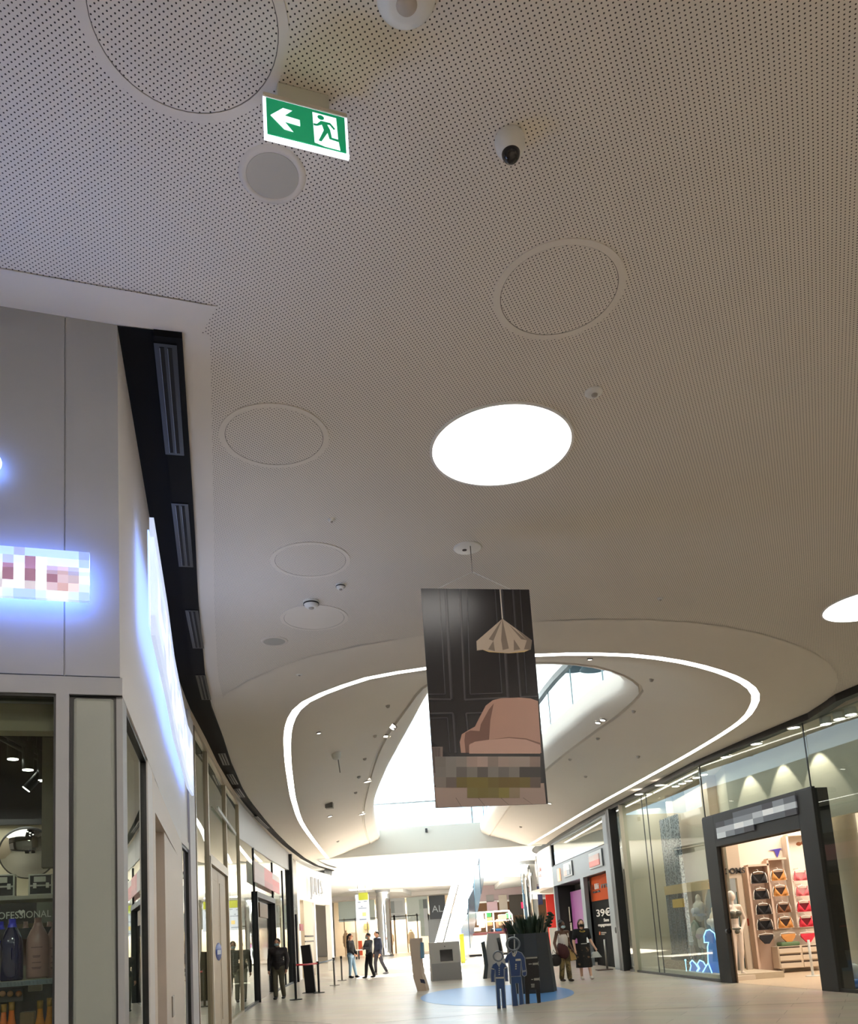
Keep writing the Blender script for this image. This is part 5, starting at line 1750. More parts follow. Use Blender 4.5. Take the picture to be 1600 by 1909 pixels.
# orange and black poster in the near doorway
ua, za = uz(MO, 1099, 1632, 0.3); ub_, zb_ = uz(MO, 1140, 1668, 0.3)
_, zm_ = uz(MO, 1104, 1681, 0.3)
po2 = thing('shop_poster', 'tall orange and black poster reading 39€ sans engagement in the phone shop doorway', 'poster', MO)
MB().box(ua, ub_ + 0.4, 0.3, 0.33, 0.0, ZD - 0.02).build('black_panel', mat('poster_black', (20, 20, 19), 0.85, spec=0.15), po2)
MB().box(ua + 0.02, ub_ + 0.35, 0.28, 0.3, zm_, ZD - 0.02).build('orange_panel', mat('poster_orange', (196, 78, 22), 0.8, spec=0.2), po2)
PW = mat('poster_white', (222, 214, 204), 0.5, emit=0.1)
def ptext(s, px, py, hpx, m, nm, sx=1.0, bold=0.01):
    u_, z_ = uz(MO, px, py, 0.26)
    sc_ = hpx * 28.0 / F_PX / 0.72
    return text(s, sc_, m, nm, po2, Matrix.Translation((u_, 0.262, z_)), 0.006, bold, sx=sx)
# the doorway is seen at a slant, so letters keep their real width
o1 = ptext('i', 1105, 1659, 11, BLACK, 'lettering', 2.4, 0.003)
o2 = ptext('lli', 1108.8, 1658, 11, PW, 'lettering', 3.6, 0.003)
o3 = ptext('mi', 1120.5, 1656, 11, BLACK, 'lettering', 4.2, 0.003)
ptext('internet . mobile', 1106, 1665, 3, BLACK, 'lettering', 1.9)
ptext('39€', 1112, 1709, 14, PW, 'lettering', 3.5, 0.004)
ptext('Sans', 1126, 1718, 6.0, PW, 'lettering', 2.6, 0.002)
ptext('engagement', 1115.5, 1727, 6.0, PW, 'lettering', 2.5, 0.002)
for k in range(2):
    ua_, za_ = uz(MO, 1117 , 1740 + 3 * k, 0.28); ub2, _ = uz(MO, 1130 - 3 * k, 1740, 0.28)
    MB().box(ua_ + 0.3, ub2, 0.285, 0.3, za_, za_ + 0.04).build('small_print', mat('small_print_grey', (150, 140, 128), 0.6), po2)
    MB().box(ua_, ua_ + 0.16, 0.285, 0.3, za_, za_ + 0.06).build('bullet', mat('bullet_orange', (206, 96, 40), 0.5), po2)
# slanted steel pole at the doorway
p = floor_at(1149, 1807) + Vector((-0.28, 0, 0))
t = thing('door_stop', 'thin steel stand leaning in the doorway beside the black poster', 'stand', T(p.x, p.y, 0))
q = aty(1145, 1750, p.y)
MB().tube([(0, 0, 0.02), (0, 0, q.z)], 0.035).build('pole', BRUSHED, t)
MB().bbox(-0.35, 0.15, -0.2, 0.2, 0, 0.03).build('foot_plate', mat('brown_plate', (96, 76, 66), 0.6), t)
# two blocked-out round signs on the fascia and a glowing letter
def fsign(px0, py0, px1, py1, grid, lab):
    ua, za = uz(MO, px0, py0, -0.05); ub_, zb_ = uz(MO, px1, py1, -0.05)
    t = thing('shop_sign', lab, 'sign', MO)
    MB().box(ua, ub_, -0.05, 0.0, zb_, za).build('back_plate', mat('sign_plate', (196, 204, 208), 0.4), t)
    MB().box(ua - 0.02, ub_ + 0.03, -0.04, 0.0, zb_ - 0.02, za + 0.02).build('dark_rim', mat('sign_rim', (90, 98, 104), 0.4), t)
    block_sign(MO, grid, ua + 0.12, ub_ - 0.25, zb_ + 0.05, za - 0.12, -0.055, t, 0.2)
fsign(1097, 1592, 1123, 1613, [[(206, 190, 186), (212, 186, 180)], [(222, 142, 134), (222, 142, 134)]], 'larger square pink blocked-out sign on the phone shop fascia')
fsign(1050, 1611, 1067, 1631, [[(206, 196, 198), (200, 206, 210)], [(214, 186, 180), (160, 168, 176)]], 'smaller square pale blocked-out sign on the phone shop fascia')
u_, z_ = uz(MO, 1041, 1631, -0.06)
tag(MB(MO).bbox(u_ - 0.2, u_ + 0.2, -0.06, 0.0, z_ - 0.26, z_ + 0.26, 0.03).build('sign_letter', mat('orange_letter', (255, 190, 150), 0.5, emit=0.9)), 'small glowing orange stroke at the far end of the phone shop fascia', 'sign')

# white curved end fascia
pw = [(5.13, 36.0), (5.0, 37.6), (4.98, 39.4), (5.15, 41.0), (5.6, 42.4), (6.6, 43.2)]
wf = MB()
pws = smooth_curve(pw, 4)
wf.loft([z3(pws, 3.14), z3(pws, 4.96)])
wf.loft([z3(pws, 3.14), z3(off_poly(pws, -0.5), 3.14)], smooth=False)
struct(wf.build('wall_white_end', mat('bright_white_fascia', (242, 240, 236), 0.5)))
struct(MB().loft([z3(off_poly(pws, 0.05), 4.96), z3(off_poly(pws, 0.08), 5.18), z3(off_poly(pws, -0.2), 5.18)]).build('trim_21', mat('dark_nose', (60, 66, 70), 0.5)))
pls = [fl(y) for y in (41.6, 42.4, 43.2)] + [(-5.6, 43.9), (-6.2, 44.4)]
struct(MB().loft([z3(off_poly(pls, 0.06), 4.84), z3(off_poly(pls, 0.12), 5.16), z3(off_poly(pls, -0.2), 5.16)]).build('trim_22', mat('dark_nose', (60, 66, 70), 0.5)))
pbk = [(6.2, 36.2), (6.4, 39.0), (6.6, 42.5)]
struct(MB().loft([z3(pbk, 0), z3(pbk, 3.2)], smooth=False).build('wall_white_end_back', mat('warm_shop_back', (214, 196, 172), 0.7)))
p0, p1 = aty(1017, 1668, 38.5), aty(1036, 1742, 38.5)
tag(MB().bbox(p0.x, p1.x + 0.1, 38.5, 38.56, 0.0, p0.z).build('red_poster', mat('red_poster', (226, 62, 52), 0.5, emit=0.15)), 'bright red poster in the shop under the white curved fascia', 'poster')
p0, p1 = aty(1024, 1730, 38.2), aty(1037, 1760, 38.2)
tag(MB().bbox(p0.x, p1.x + 0.1, 38.15, 38.2, 0.0, p0.z).build('white_board', WHITE), 'white panel standing under the red poster', 'panel')
p0, p1 = aty(996, 1660, 44.0), aty(1003, 1676, 44.0)
s_ = thing('hanging_sign', 'small blue and white sign hanging by the mirrored column', 'sign', T(0, 44.0, 0))
MB().bbox(p0.x - 0.1, p1.x, 0, 0.05, p1.z, p0.z).build('white_face', WHITE, s_)
MB().tube([(p1.x + 0.1, 0.03, p0.z), (p1.x + 0.1, 0.03, 5.2)], 0.02, 6).build('rod', GREYBELT, s_)
MB().bbox(p1.x, p1.x + 0.25, 0, 0.06, p1.z - 0.3, p0.z + 0.2).build('blue_edge', mat('navy_sign', (28, 36, 74), 0.5), s_)
for k, dz in enumerate((0, 1)):
    p = aty(1012, 1625 + 10 * k, 38.9)
    tag(text(('LAN', 'a s')[k], 0.28, mat('pale_red_letter', (214, 150, 150), 0.5), 'fascia_lettering', None, Matrix.Translation((4.9, 38.9, p.z)) @ Matrix.Rotation(math.radians(-80), 4, 'Z'), 0.01), ('upper', 'lower')[k] + ' line of faint letters on the white curved fascia', 'lettering')
# ================================================================== hanging banner
hk = onz(872, 1021, H)
tl, tr_ = aty(785, 1095, 7.3), aty(987, 1101, 7.49)
MBN = frame((tl.x, tl.y), (tr_.x, tr_.y))
LB = flen((tl.x, tl.y), (tr_.x, tr_.y))
ZBT = (uz(MBN, 785, 1095)[1] + uz(MBN, 987, 1101)[1]) / 2
ZBB = (uz(MBN, 808, 1505)[1] + uz(MBN, 1018, 1500)[1]) / 2
bn = thing('hanging_banner', 'tall advertising banner with pink armchair and white paper lamp hanging from the ceiling', 'banner', MBN)
MB().box(0, LB, 0, 0.012, ZBB, ZBT).build('board', mat('banner_dark', (31, 30, 33), 0.24), bn)
def bz(px, py):
    return uz(MBN, px, py, -0.002)
ZOOM = lambda x, y: bz(750 + x * 300 / 1041.0, 980 + y * 300 / 1041.0)
def clampb(pts):
    return [(min(max(u, 0.0), LB), min(max(z, ZBB), ZBT)) for u, z in pts]
pm = [mat('print_moulding_light', (62, 60, 64), 0.3), mat('print_moulding_dark', (20, 20, 23), 0.3), mat('print_lamp', (176, 162, 146), 0.35), mat('print_lamp_shade', (118, 106, 95), 0.35), mat('print_lamp_inner', (196, 172, 122), 0.35),
      mat('print_chair', (172, 136, 122), 0.35), mat('print_chair_shade', (112, 80, 70), 0.35), mat('print_seat', (184, 150, 137), 0.35), mat('print_floor', (152, 134, 126), 0.35), mat('print_floor_line', (92, 80, 74), 0.35), mat('print_white', (214, 206, 196), 0.35), mat('print_books', (118, 104, 98), 0.35)]
pr = MB()
lvl = [0]
def shp(mi, pts, d=0.0):
    pr.cur = mi
    lvl[0] += 1
    pr.flat(clampb([ZOOM(*p) for p in pts]), -0.0006 - 0.00006 * lvl[0])
def line(mi, a, b, w):
    ax, ay = a; bx, by = b
    L = math.hypot(bx - ax, by - ay)
    nx, ny = -(by - ay) / L * w / 2, (bx - ax) / L * w / 2
    shp(mi, [(ax + nx, ay + ny), (bx + nx, by + ny), (bx - nx, by - ny), (ax - nx, ay - ny)])
# mouldings of the painted wall
for a, b, w in (((240, 405), (278, 1090), 5), ((278, 405), (318, 1122), 14), ((372, 408), (405, 1128), 10), ((418, 408), (440, 1090), 5), ((600, 412), (645, 1085), 5), ((642, 412), (683, 1110), 14),
                ((715, 414), (765, 1108), 10), ((762, 416), (806, 1085), 5), ((165, 1090), (278, 1090), 5), ((172, 1122), (318, 1124), 12), ((405, 1126), (690, 1112), 12), ((440, 1090), (645, 1082), 5),
                ((765, 1108), (876, 1104), 10), ((172, 1215), (328, 1212), 12), ((328, 1212), (345, 1470), 12), ((180, 1245), (292, 1243), 5), ((292, 1243), (308, 1470), 5), ((412, 1214), (425, 1340), 9), ((412, 1214), (520, 1210), 9)):
    line(0, a, b, w)
    line(1, (a[0] + w * 0.8, a[1] + w * 0.5), (b[0] + w * 0.8, b[1] + w * 0.5), w * 0.5)
# floor
shp(8, [(200, 1690), (918, 1665), (932, 1800), (205, 1826)])
for x0, x1 in ((205, 230), (355, 385), (500, 537), (645, 693), (790, 845)):
    line(9, (x0 - 8, 1760), (x1, 1822), 3)
# lamp
line(10, (633, 412), (648, 602), 7)
lampo = [(648, 602), (480, 748), (483, 808), (522, 803), (590, 815), (690, 824), (760, 812), (832, 803), (840, 742)]
shp(4, [(520, 803), (600, 800), (690, 806), (832, 800), (790, 818), (690, 826), (560, 818)])
shp(2, lampo)
for tri in ([(648, 602), (590, 745), (560, 735)], [(648, 602), (640, 740), (690, 795)], [(590, 745), (600, 812), (556, 800)], [(640, 740), (690, 795), (650, 805)], [(668, 622), (722, 735), (700, 690)], [(690, 640), (806, 742), (770, 735)], [(722, 735), (765, 800), (722, 808)], [(806, 742), (840, 742), (832, 803), (788, 800)], [(740, 672), (840, 742), (806, 742)]):
    shp(3, tri)
# armchair
shp(5, [(380, 1470), (372, 1400), (385, 1350), (430, 1322), (470, 1300), (500, 1240), (540, 1165), (585, 1130), (640, 1116), (760, 1112), (830, 1118), (878, 1135), (890, 1330), (900, 1470)])
shp(6, [(500, 1330), (508, 1285), (560, 1190), (592, 1150), (570, 1260), (562, 1385), (500, 1400)])
shp(6, [(408, 1340), (440, 1325), (520, 1330), (560, 1385), (440, 1410), (433, 1470), (410, 1470), (402, 1390)])
shp(6, [(560, 1385), (690, 1368), (800, 1376), (892, 1405), (897, 1430), (800, 1392), (690, 1382), (560, 1396)])
shp(7, [(433, 1418), (470, 1398), (560, 1385), (690, 1374), (800, 1384), (893, 1418), (893, 1475), (433, 1475)])
# stack of books
shp(11, [(190, 1432), (262, 1430), (262, 1600), (200, 1690)])
for k in range(6):
    line(1, (196 + k * 9, 1436), (202 + k * 9, 1600), 4)
# blocked-out lettering at the foot of the picture
gm = [(110, 105, 100), (122, 119, 115), (128, 122, 117), (152, 134, 126), (164, 144, 135), (128, 116, 110), (150, 134, 126), (146, 134, 126), (146, 134, 126), (130, 112, 104)]
g2 = [(114, 110, 106), (122, 119, 115), (92, 88, 85), (114, 110, 106), (80, 77, 74), (118, 114, 110), (98, 95, 92), (114, 110, 106), (56, 53, 51), (54, 51, 50)]
g3 = [(120, 112, 106), (96, 86, 80), (100, 88, 38), (108, 96, 36), (108, 96, 36), (98, 86, 34), (96, 80, 28), (96, 80, 28), (98, 86, 36), (88, 76, 68)]
g4 = [None, None, None, (108, 100, 50), (106, 96, 42), (108, 98, 50), (122, 112, 52), (130, 116, 92), None, None]
for r, row in enumerate((gm, g2, g3, g4)):
    for c, v in enumerate(row):
        if v is None:
            continue
        m_ = mat('print_block_%d_%d_%d' % v, v, 0.35)
        if m_ not in pm:
            pm.append(m_)
        x0, y0 = 213 + c * 68 + r * 1.0, 1494 + r * 67
        shp(pm.index(m_), [(x0, y0), (min(x0 + 68, 908), y0), (min(x0 + 68, 908), y0 + 67), (x0, y0 + 67)])
pr.build('print', pm, bn, fixn=False)
for px in (812, 957):
    uu, _ = bz(px, 1098)
    MB().tube([(uu, 0.006, ZBT - 0.01), (LB * 0.48, 0.0, ZBT + 0.17)], 0.0035, 6).build('cord', WHITE, bn)
MB().tube([(LB * 0.48, 0, ZBT + 0.165), (LB * 0.48, 0, ZBT + 0.3), (LB * 0.48, 0.0, H)], 0.005, 6).build('hanger_wire', BRUSHED, bn)
x, y = ceil_xy(872, 1021)
t = thing('ceiling_plate', 'round white ceiling plate with dark hole above the hanging banner', 'ceiling plate', T(x, y, H))
MB().lathe([(0, -0.012), (0.12, -0.012), (0.135, -0.006), (0.135, 0)], n=40).build('plate', WHITE_PL, t)
MB().disc((-0.03, 0.02), 0.022, -0.012, 20, 0.003).build('socket', mat('socket_dark', (70, 64, 60), 0.7), t)

# ================================================================== escalator
eb, et = aty(832, 1757, 42.0), aty(884, 1614, 56.0)
ME_ = frame((eb.x, eb.y), (et.x, et.y))
LE = flen((eb.x, eb.y), (et.x, et.y))
ZE = 6.3
es = thing('escalator', 'white overexposed escalator rising to the upper floor under the skylight', 'escalator', ME_)
HW = 0.62
run_, x0e = LE - 0.6, 0.8
slope = ZE / run_
treads = MB()
ns = 34
for i in range(ns):
    xx = x0e + run_ * i / ns
    zz = ZE * i / ns
    treads.box(xx, xx + run_ / ns + 0.02, -0.5, 0.5, zz, zz + ZE / ns)
treads.build('steps', mat('escalator_steps', (240, 232, 224), 0.5), es)
tn = MB()
for i in range(ns):
    xx = x0e + run_ * i / ns
    zz = ZE * (i + 1) / ns
    tn.box(xx - 0.004, xx + 0.02, -0.5, 0.5, zz - 0.03, zz + 0.004)
tn.build('step_edges', mat('step_edge', (170, 150, 132), 0.5), es)
truss = [(-1.0, 0), (x0e + 0.6, 0), (x0e + run_ + 0.5, ZE - 1.0), (x0e + run_ + 2.5, ZE - 1.0), (x0e + run_ + 2.5, ZE), (x0e + run_, ZE), (x0e, 0.06), (-1.0, 0.06)]
MB().prism(truss, -0.56, 0.56).build('truss', mat('escalator_truss', (206, 208, 208), 0.5), es)
sidep = [(-1.0, 0.1), (x0e, 0.1), (x0e + run_, ZE + 0.05), (x0e + run_ + 2, ZE + 0.05), (x0e + run_ + 2, ZE + 1.0), (x0e + run_ - 0.2, ZE + 1.0), (x0e - 0.3, 1.0), (-1.0, 1.0)]
for s_ in (-1, 1):
    y_ = s_ * HW
    MB().prism(sidep, y_ - 0.012, y_ + 0.012).build('glass_balustrade', glass_mat('escalator_glass', (220, 236, 240), extra=0.03) if s_ > 0 else mat('white_balustrade', (240, 243, 244), 0.3), es)
    MB().tube([(-1.0, y_, 0.5), (-1.15, y_, 0.8), (-1.0, y_, 1.0), (x0e - 0.3, y_, 1.02), (x0e + run_ - 0.2, y_, ZE + 1.02), (x0e + run_ + 2, y_, ZE + 1.02)], 0.05, 8).build('handrail', mat('handrail_pale', (190, 205, 212), 0.4) if s_ > 0 else mat('handrail_white', (226, 232, 236), 0.4), es)
# the right flank: blue-grey glass cladding in stepped plates
fl_ = mat('flank_teal', (92, 118, 132), 0.2)
fd_ = mat('flank_dark', (52, 66, 76), 0.25)
for k in range(4):
    xa = x0e - 0.6 + run_ * k / 4.0
    xb = x0e - 0.6 + run_ * (k + 1) / 4.0
    za, zb_ = slope * (xa - x0e), slope * (xb - x0e)
    poly = [(xa, max(0, za - 0.7)), (xb, max(0, zb_ - 0.7)), (xb, max(0.5, zb_ + 1.1)), (xa + 0.6, max(0.5, zb_ + 0.4)), (xa, max(0.4, za + 0.7))]
    MB().prism(poly, -HW - 0.10 - 0.02 * k, -HW - 0.06 - 0.02 * k).build('side_plate', fl_ if k % 2 == 0 else fd_, es)
p = aty(860, 1745, 41.0)
tag(MB(T(p.x, p.y, 0)).bbox(-0.09, 0.12, -0.03, 0.03, 0.0, p.z + 0.1).build('yellow_sign', mat('yellow_board', (150, 158, 40), 0.5)), 'narrow yellow-green board at the foot of the escalator', 'sign')

# ================================================================== mirrored columns
for px, pyt, yy, r, lab in ((718, 1655, 66.0, 0.56, 'chrome mirrored column by the left far shop'), (994, 1632, 47.0, 0.42, 'chrome mirrored column beside the white curved fascia')):
    p = aty(px, 1740, yy)
    t = thing('mirrored_column', lab, 'column', T(p.x, p.y, 0), 'chrome mirrored columns')
    MB().cyl((0, 0), r, 0.05, 5.2 if yy < 70 else 4.9, 40).build('shaft', CHROME, t)
    MB().cyl((0, 0), r * 1.08, 0.0, 0.12, 40).build('base_ring', BRUSHED, t)
    MB().cyl((0, 0), r * 1.03, 5.0, 5.19, 40).build('top_ring', mat('column_ring', (150, 154, 156), 0.4), t)

# ================================================================== far shops
YS = 75.0
def fbox(px0, py0, px1, py1, yy, name, m, d=0.1):
    a, b = aty(px0, py0, yy), aty(px1, py1, yy)
    return MB().box(min(a.x, b.x), max(a.x, b.x), yy, yy + d, min(a.z, b.z), max(a.z, b.z)).build(name, m)
fg = struct(fbox(630, 1672, 700, 1715, YS, 'window_16', mat('green_glass_band', (206, 222, 216), 0.2)))
a, b = aty(633, 1668, YS), aty(800, 1780, YS)
struct(MB().box(a.x - 1, aty(900, 1700, YS).x, YS + 3.5, YS + 3.7, 0, 5).build('wall_far_shop', mat('far_shop_warm', (232, 216, 192), 0.6)))
struct(fbox(700, 1676, 716, 1712, YS, 'wall_far_panel', mat('far_panel', (196, 204, 204), 0.5)))
struct(fbox(722, 1670, 757, 1714, YS, 'wall_far_fascia', mat('far_fascia_grey', (210, 218, 222), 0.5)))
struct(fbox(757, 1670, 800, 1716, YS, 'window_17', mat('far_fascia_glass', (206, 220, 218), 0.25)))
w18 = struct(fbox(737, 1712, 800, 1774, YS + 0.05, 'window_18', mat('far_frame', (150, 120, 84), 0.5), 0.02))
bpy.data.objects.remove(w18)
for px0, px1 in ((733, 736), (756, 758), (776, 778), (640, 641.5), (661, 662.5), (683, 685)):
    a, b = aty(px0, 1700, YS), aty(px1, 1700, YS)
    struct(MB().box(a.x, b.x, YS, YS + 0.1, 0, 3.4).build('trim_23', mat('far_mullion', (176, 150, 116), 0.5)))
struct(MB().box(aty(630, 1700, YS).x, aty(800, 1700, YS).x, YS, YS + 0.1, 3.2, 3.27).build('trim_24', mat('far_mullion_pale', (206, 200, 186), 0.5)))
# dark shop front with faint letters beside the escalator
p0, p1 = aty(799, 1668, YS - 0.3), aty(832, 1712, YS - 0.3)
ds = thing('shop_sign', 'dark navy shop front sign with faint white letters behind the escalator', 'sign', T(0, YS - 0.3, 0))
MB().box(p0.x, p1.x, 0, 0.1, p1.z, p0.z).build('dark_panel', mat('navy_front', (52, 62, 72), 0.4), ds)
pt = aty(806, 1705, YS - 0.3)
text('AL', 0.85, mat('navy_letters', (190, 204, 214), 0.5), 'lettering', ds, Matrix.Translation((pt.x, -0.03, pt.z + 0.2)), 0.01)
p0, p1 = aty(797, 1715, YS - 0.3), aty(818, 1790, YS - 0.3)
struct(MB().box(p0.x, p1.x + 4, YS, YS + 0.1, 0, 3.2).build('wall_far_mid', mat('far_mid', (170, 178, 184), 0.5)))
# blocked-out grey sign on the far front
bs = thing('shop_sign', 'grey and white blocked-out sign beside the chrome column on the far front', 'sign', T(0, YS, 0))
pa, pb = aty(719, 1681, YS), aty(752, 1701, YS)
block_sign(None, [[(150, 162, 168), (196, 206, 212)]], pa.x, pb.x, pb.z, pa.z, 0.0, bs, 0.0)
bs = thing('shop_sign', 'tall pale blocked-out panel on the far front left of the escalator', 'sign', T(0, YS, 0))
pa, pb = aty(781, 1677, YS), aty(800, 1745, YS)
block_sign(None, [[(178, 196, 192), (120, 130, 136)], [(184, 202, 198), (206, 214, 220)], [(186, 200, 196), (208, 216, 222)], [(178, 194, 188), (206, 214, 218)]], pa.x, pb.x, pb.z, pa.z, 0.0, bs, 0.0)
# hanging advertising sheet
p0, p1 = aty(662, 1668, 58.0), aty(690, 1718, 58.0)
ab = thing('hanging_banner', 'pale blue hanging banner with a yellow-green cap far down the mall', 'banner', T(0, 58.0, 0))
MB().box(p0.x, p1.x, 0, 0.03, p1.z, p0.z).build('sheet', mat('pale_blue_sheet', (176, 186, 204), 0.6), ab)
MB().box(p0.x + 0.25, p1.x - 0.05, -0.03, 0.04, p0.z - 0.4, p0.z + 0.1).build('yellow_cap', mat('yellow_cap', (150, 158, 40), 0.6), ab)
MB().box(p0.x + 0.45, p0.x + 0.7, -0.015, 0, p1.z + 0.4, p1.z + 0.65).build('gold_square', mat('gold_print', (206, 184, 122), 0.6), ab)
ln = MB()
w_ = p1.x - p0.x
for (fx, fw, fz) in ((0.18, 0.2, 0.7), (0.62, 0.22, 0.72), (0.4, 0.12, 0.54), (0.2, 0.6, 0.48), (0.25, 0.5, 0.08)):
    ln.box(p0.x + w_ * fx, p0.x + w_ * (fx + fw), -0.012, 0, p1.z + (p0.z - p1.z) * fz, p1.z + (p0.z - p1.z) * fz + 0.06)
ln.build('printed_lines', mat('banner_ink', (120, 130, 150), 0.6), ab)
for xx in (p0.x + 0.2, p1.x - 0.2):
    MB().tube([(xx, 0, p0.z), (xx, 0, 5.2)], 0.015, 6).build('cord', GREYBELT, ab)
# far lamps: rectangular glow in the far ceiling
for k, (px, py) in enumerate(((672, 1658), (681, 1662.5))):
    p = onz(px, py, 5.19)
    tag(MB(T(p.x, p.y, 0)).box(-0.8, 0.8, -0.7, 0.7, 5.16, 5.19).build('ceiling_lamp', emat('far_panel_glow', (250, 250, 250), 2.5)), ('farther', 'nearer')[1 - k] + ' flat glowing ceiling panel above the pale blue banner', 'ceiling light')
# mannequins in the far windows
FARM = mat('far_mannequin', (206, 184, 156), 0.6)
for px, pyh, pyb, yy, c, lab in ((768, 1731, 1770, YS + 0.8, (196, 178, 150), 'beige dressed mannequin in the far shop window left of the escalator'), (729, 1733, 1768, YS + 0.6, (214, 190, 160), 'pale mannequin between chrome column and glass of the far shop'),
                                 (647, 1733, 1772, YS + 0.6, (176, 150, 120), 'dark mannequin behind the woman in the far left shop window')):
    p = aty(px, pyb, yy); q = aty(px, pyh, yy)
    h_ = q.z
    t = thing('mannequin', lab, 'mannequin', T(p.x, p.y, 0.0), 'mannequins in the far shop windows')
    MB().ell((0, 0, h_ * 0.93), 0.11, 0.12, 0.15).cap((0, 0, h_ * 0.5), (0, 0, h_ * 0.8), 0.2, 0.22).cap((-0.26, 0, h_ * 0.76), (-0.3, 0, h_ * 0.5), 0.06, 0.05).cap((0.26, 0, h_ * 0.76), (0.3, 0, h_ * 0.5), 0.06, 0.05).cap((-0.1, 0, h_ * 0.48), (-0.1, 0, 0.05), 0.1, 0.06).cap((0.1, 0, h_ * 0.48), (0.1, 0, 0.05), 0.1, 0.06).cap((0, 0, h_ * 0.8), (0, 0, h_ * 0.9), 0.06).build('body', FARM, t, remesh=0.04)
    MB().cap((0, 0, h_ * 0.42), (0, 0, h_ * 0.8), 0.27, 0.24).build('coat', mat('far_coat_%d' % px, c, 0.8), t)
# display table and shelving in the left far shop
for k, (px0, py0, px1, py1, c, lab) in enumerate(((653, 1738, 668, 1752, (244, 236, 220), 'white display block in the left far shop'), (668, 1754, 676, 1770, (216, 92, 60), 'orange-red display block in the left far shop'), (679, 1722, 689, 1733, (150, 142, 90), 'olive picture on the wall of the left far shop'))):
    dy = 1.9 * (k == 2)
    p0, p1 = aty(px0, py0, YS + 1.5 + dy), aty(px1, py1, YS + 1.5 + dy)
    tag(MB().bbox(p0.x, p1.x, YS + 1.4 + dy, YS + 1.6 + dy, max(p1.z, 0.0) if k == 2 else 0.0, p0.z, 0.02).build('display_block' if k < 2 else 'wall_picture', mat('far_block_%d' % k, c, 0.6)), lab, 'display')
t_ = thing('display_table', 'white topped table on black legs in front of the far left shop', 'table', T(0, 62.0, 0))
p0, p1 = aty(657, 1771, 62.0), aty(686, 1774, 62.0)
zt0 = p0.z
MB().box(p0.x, p1.x, 0, 0.8, zt0 - 0.08, zt0).build('table_top', WHITE, t_)
for f in (0.05, 0.2, 0.35):
    xx = p0.x + (p1.x - p0.x) * f
    MB().box(xx, xx + 0.1, 0.1, 0.2, 0.0, zt0 - 0.08).build('leg', BLACK, t_)
# right far shops
YR = 70.0
struct(MB().box(aty(895, 1700, YR).x, 16, YR, YR + 0.2, 3.85, 5.2).build('wall_far_fascia', mat('mauve_fascia', (176, 158, 160), 0.6)))
struct(MB().box(aty(890, 1700, YR).x, 16, YR - 0.1, YR, 3.75, 3.9).build('trim_25', WHITE))
struct(MB().box(aty(885, 1700, YR).x, 16, YR + 2.5, YR + 2.7, 0, 4).build('wall_far_shop', mat('brown_shop', (150, 112, 78), 0.6)))
for k, (px0, py0, px1, py1, c, lab) in enumerate(((906, 1669, 921, 1681, (150, 148, 146), 'grey panel over the right far shop front'), (907, 1681, 928, 1697, (206, 176, 184), 'pale pink panel on the right far shop front'),
                                                  (929, 1669, 947, 1700, (190, 180, 166), 'beige panel on the right far shop front'), (948, 1669, 984, 1705, (64, 58, 50), 'dark brown glass panel on the right far shop front'), (971, 1682, 982, 1693, (230, 60, 110), 'small pink red glowing sign on the dark far shop front'))):
    p0, p1 = aty(px0, py0, YR + 0.1 - 0.1 * (k == 4)), aty(px1, py1, YR + 0.1 - 0.1 * (k == 4))
    tag(MB().box(p0.x, p1.x, YR - 0.11 - 0.06 * (k == 4), YR - 0.105 - 0.05 * (k == 4), p1.z, p0.z).build('facade_board' if k < 4 else 'shop_sign', mat('far_right_%d' % k, c, 0.5, emit=0.5 if k == 4 else 0.0)), lab, 'panel' if k < 4 else 'sign')
# flower kiosk
YK = 50.0
p0, p1 = aty(872, 1745, YK), aty(957, 1772, YK)
kz = p0.z
k_ = thing('kiosk', 'white open kiosk with arched frame and goods behind the escalator', 'kiosk', T(0, YK, 0))
MB().bbox(p0.x, p1.x, 0, 1.6, 0.12, kz, 0.04).build('counter', WHITE, k_)
MB().box(p0.x + 0.05, p1.x - 0.05, 0.05, 1.5, 0.0, 0.14).build('base', BLACK, k_)
MB().box(p0.x, p1.x, -0.02, 1.6, kz, kz + 0.14).build('top_band', mat('dark_red_band', (92, 40, 44), 0.5), k_)
zt0 = aty(915, 1700, YK).z
xs = [aty(v, 1720, YK).x for v in (893, 907, 921, 951, 956)]
fr2 = MB()
for xx in xs[1:4]:
    fr2.tube([(xx, 0.1, kz), (xx, 0.1, zt0)], 0.045, 8)
fr2.tube([(xs[0], 0.1, zt0), (xs[3], 0.1, zt0), (xs[4], 0.1, zt0 - 0.25), (xs[4] + 0.05, 0.1, kz)], 0.045, 8)
fr2.tube([(xs[0], 0.1, (kz + zt0) / 2 + 0.1), (xs[4], 0.1, (kz + zt0) / 2 + 0.1)], 0.03, 8)
fr2.build('frame', WHITE, k_)
MB().box(xs[0] - 0.1, xs[1] - 0.1, 0.5, 0.55, kz + 0.6, zt0 - 0.05).build('white_board', WHITE, k_)
rk = random.Random(5)
kc = [(36, 120, 62), (206, 150, 104), (228, 220, 210), (40, 40, 46), (40, 110, 160), (224, 40, 160), (190, 164, 130), (60, 140, 80), (160, 130, 100), (240, 236, 230)]
kn = ['green', 'tan', 'cream', 'black', 'blue', 'magenta', 'sand', 'leaf green', 'brown', 'white']
kp = [(911, 1705, 5, 5), (913, 1718, 5, 8), (899, 1722, 6, 8), (919, 1734, 5, 3), (930, 1734, 6, 3), (947, 1737, 7, 5), (937, 1715, 8, 10), (948, 1707, 5, 5), (928, 1722, 3, 8), (890, 1733, 7, 4)]
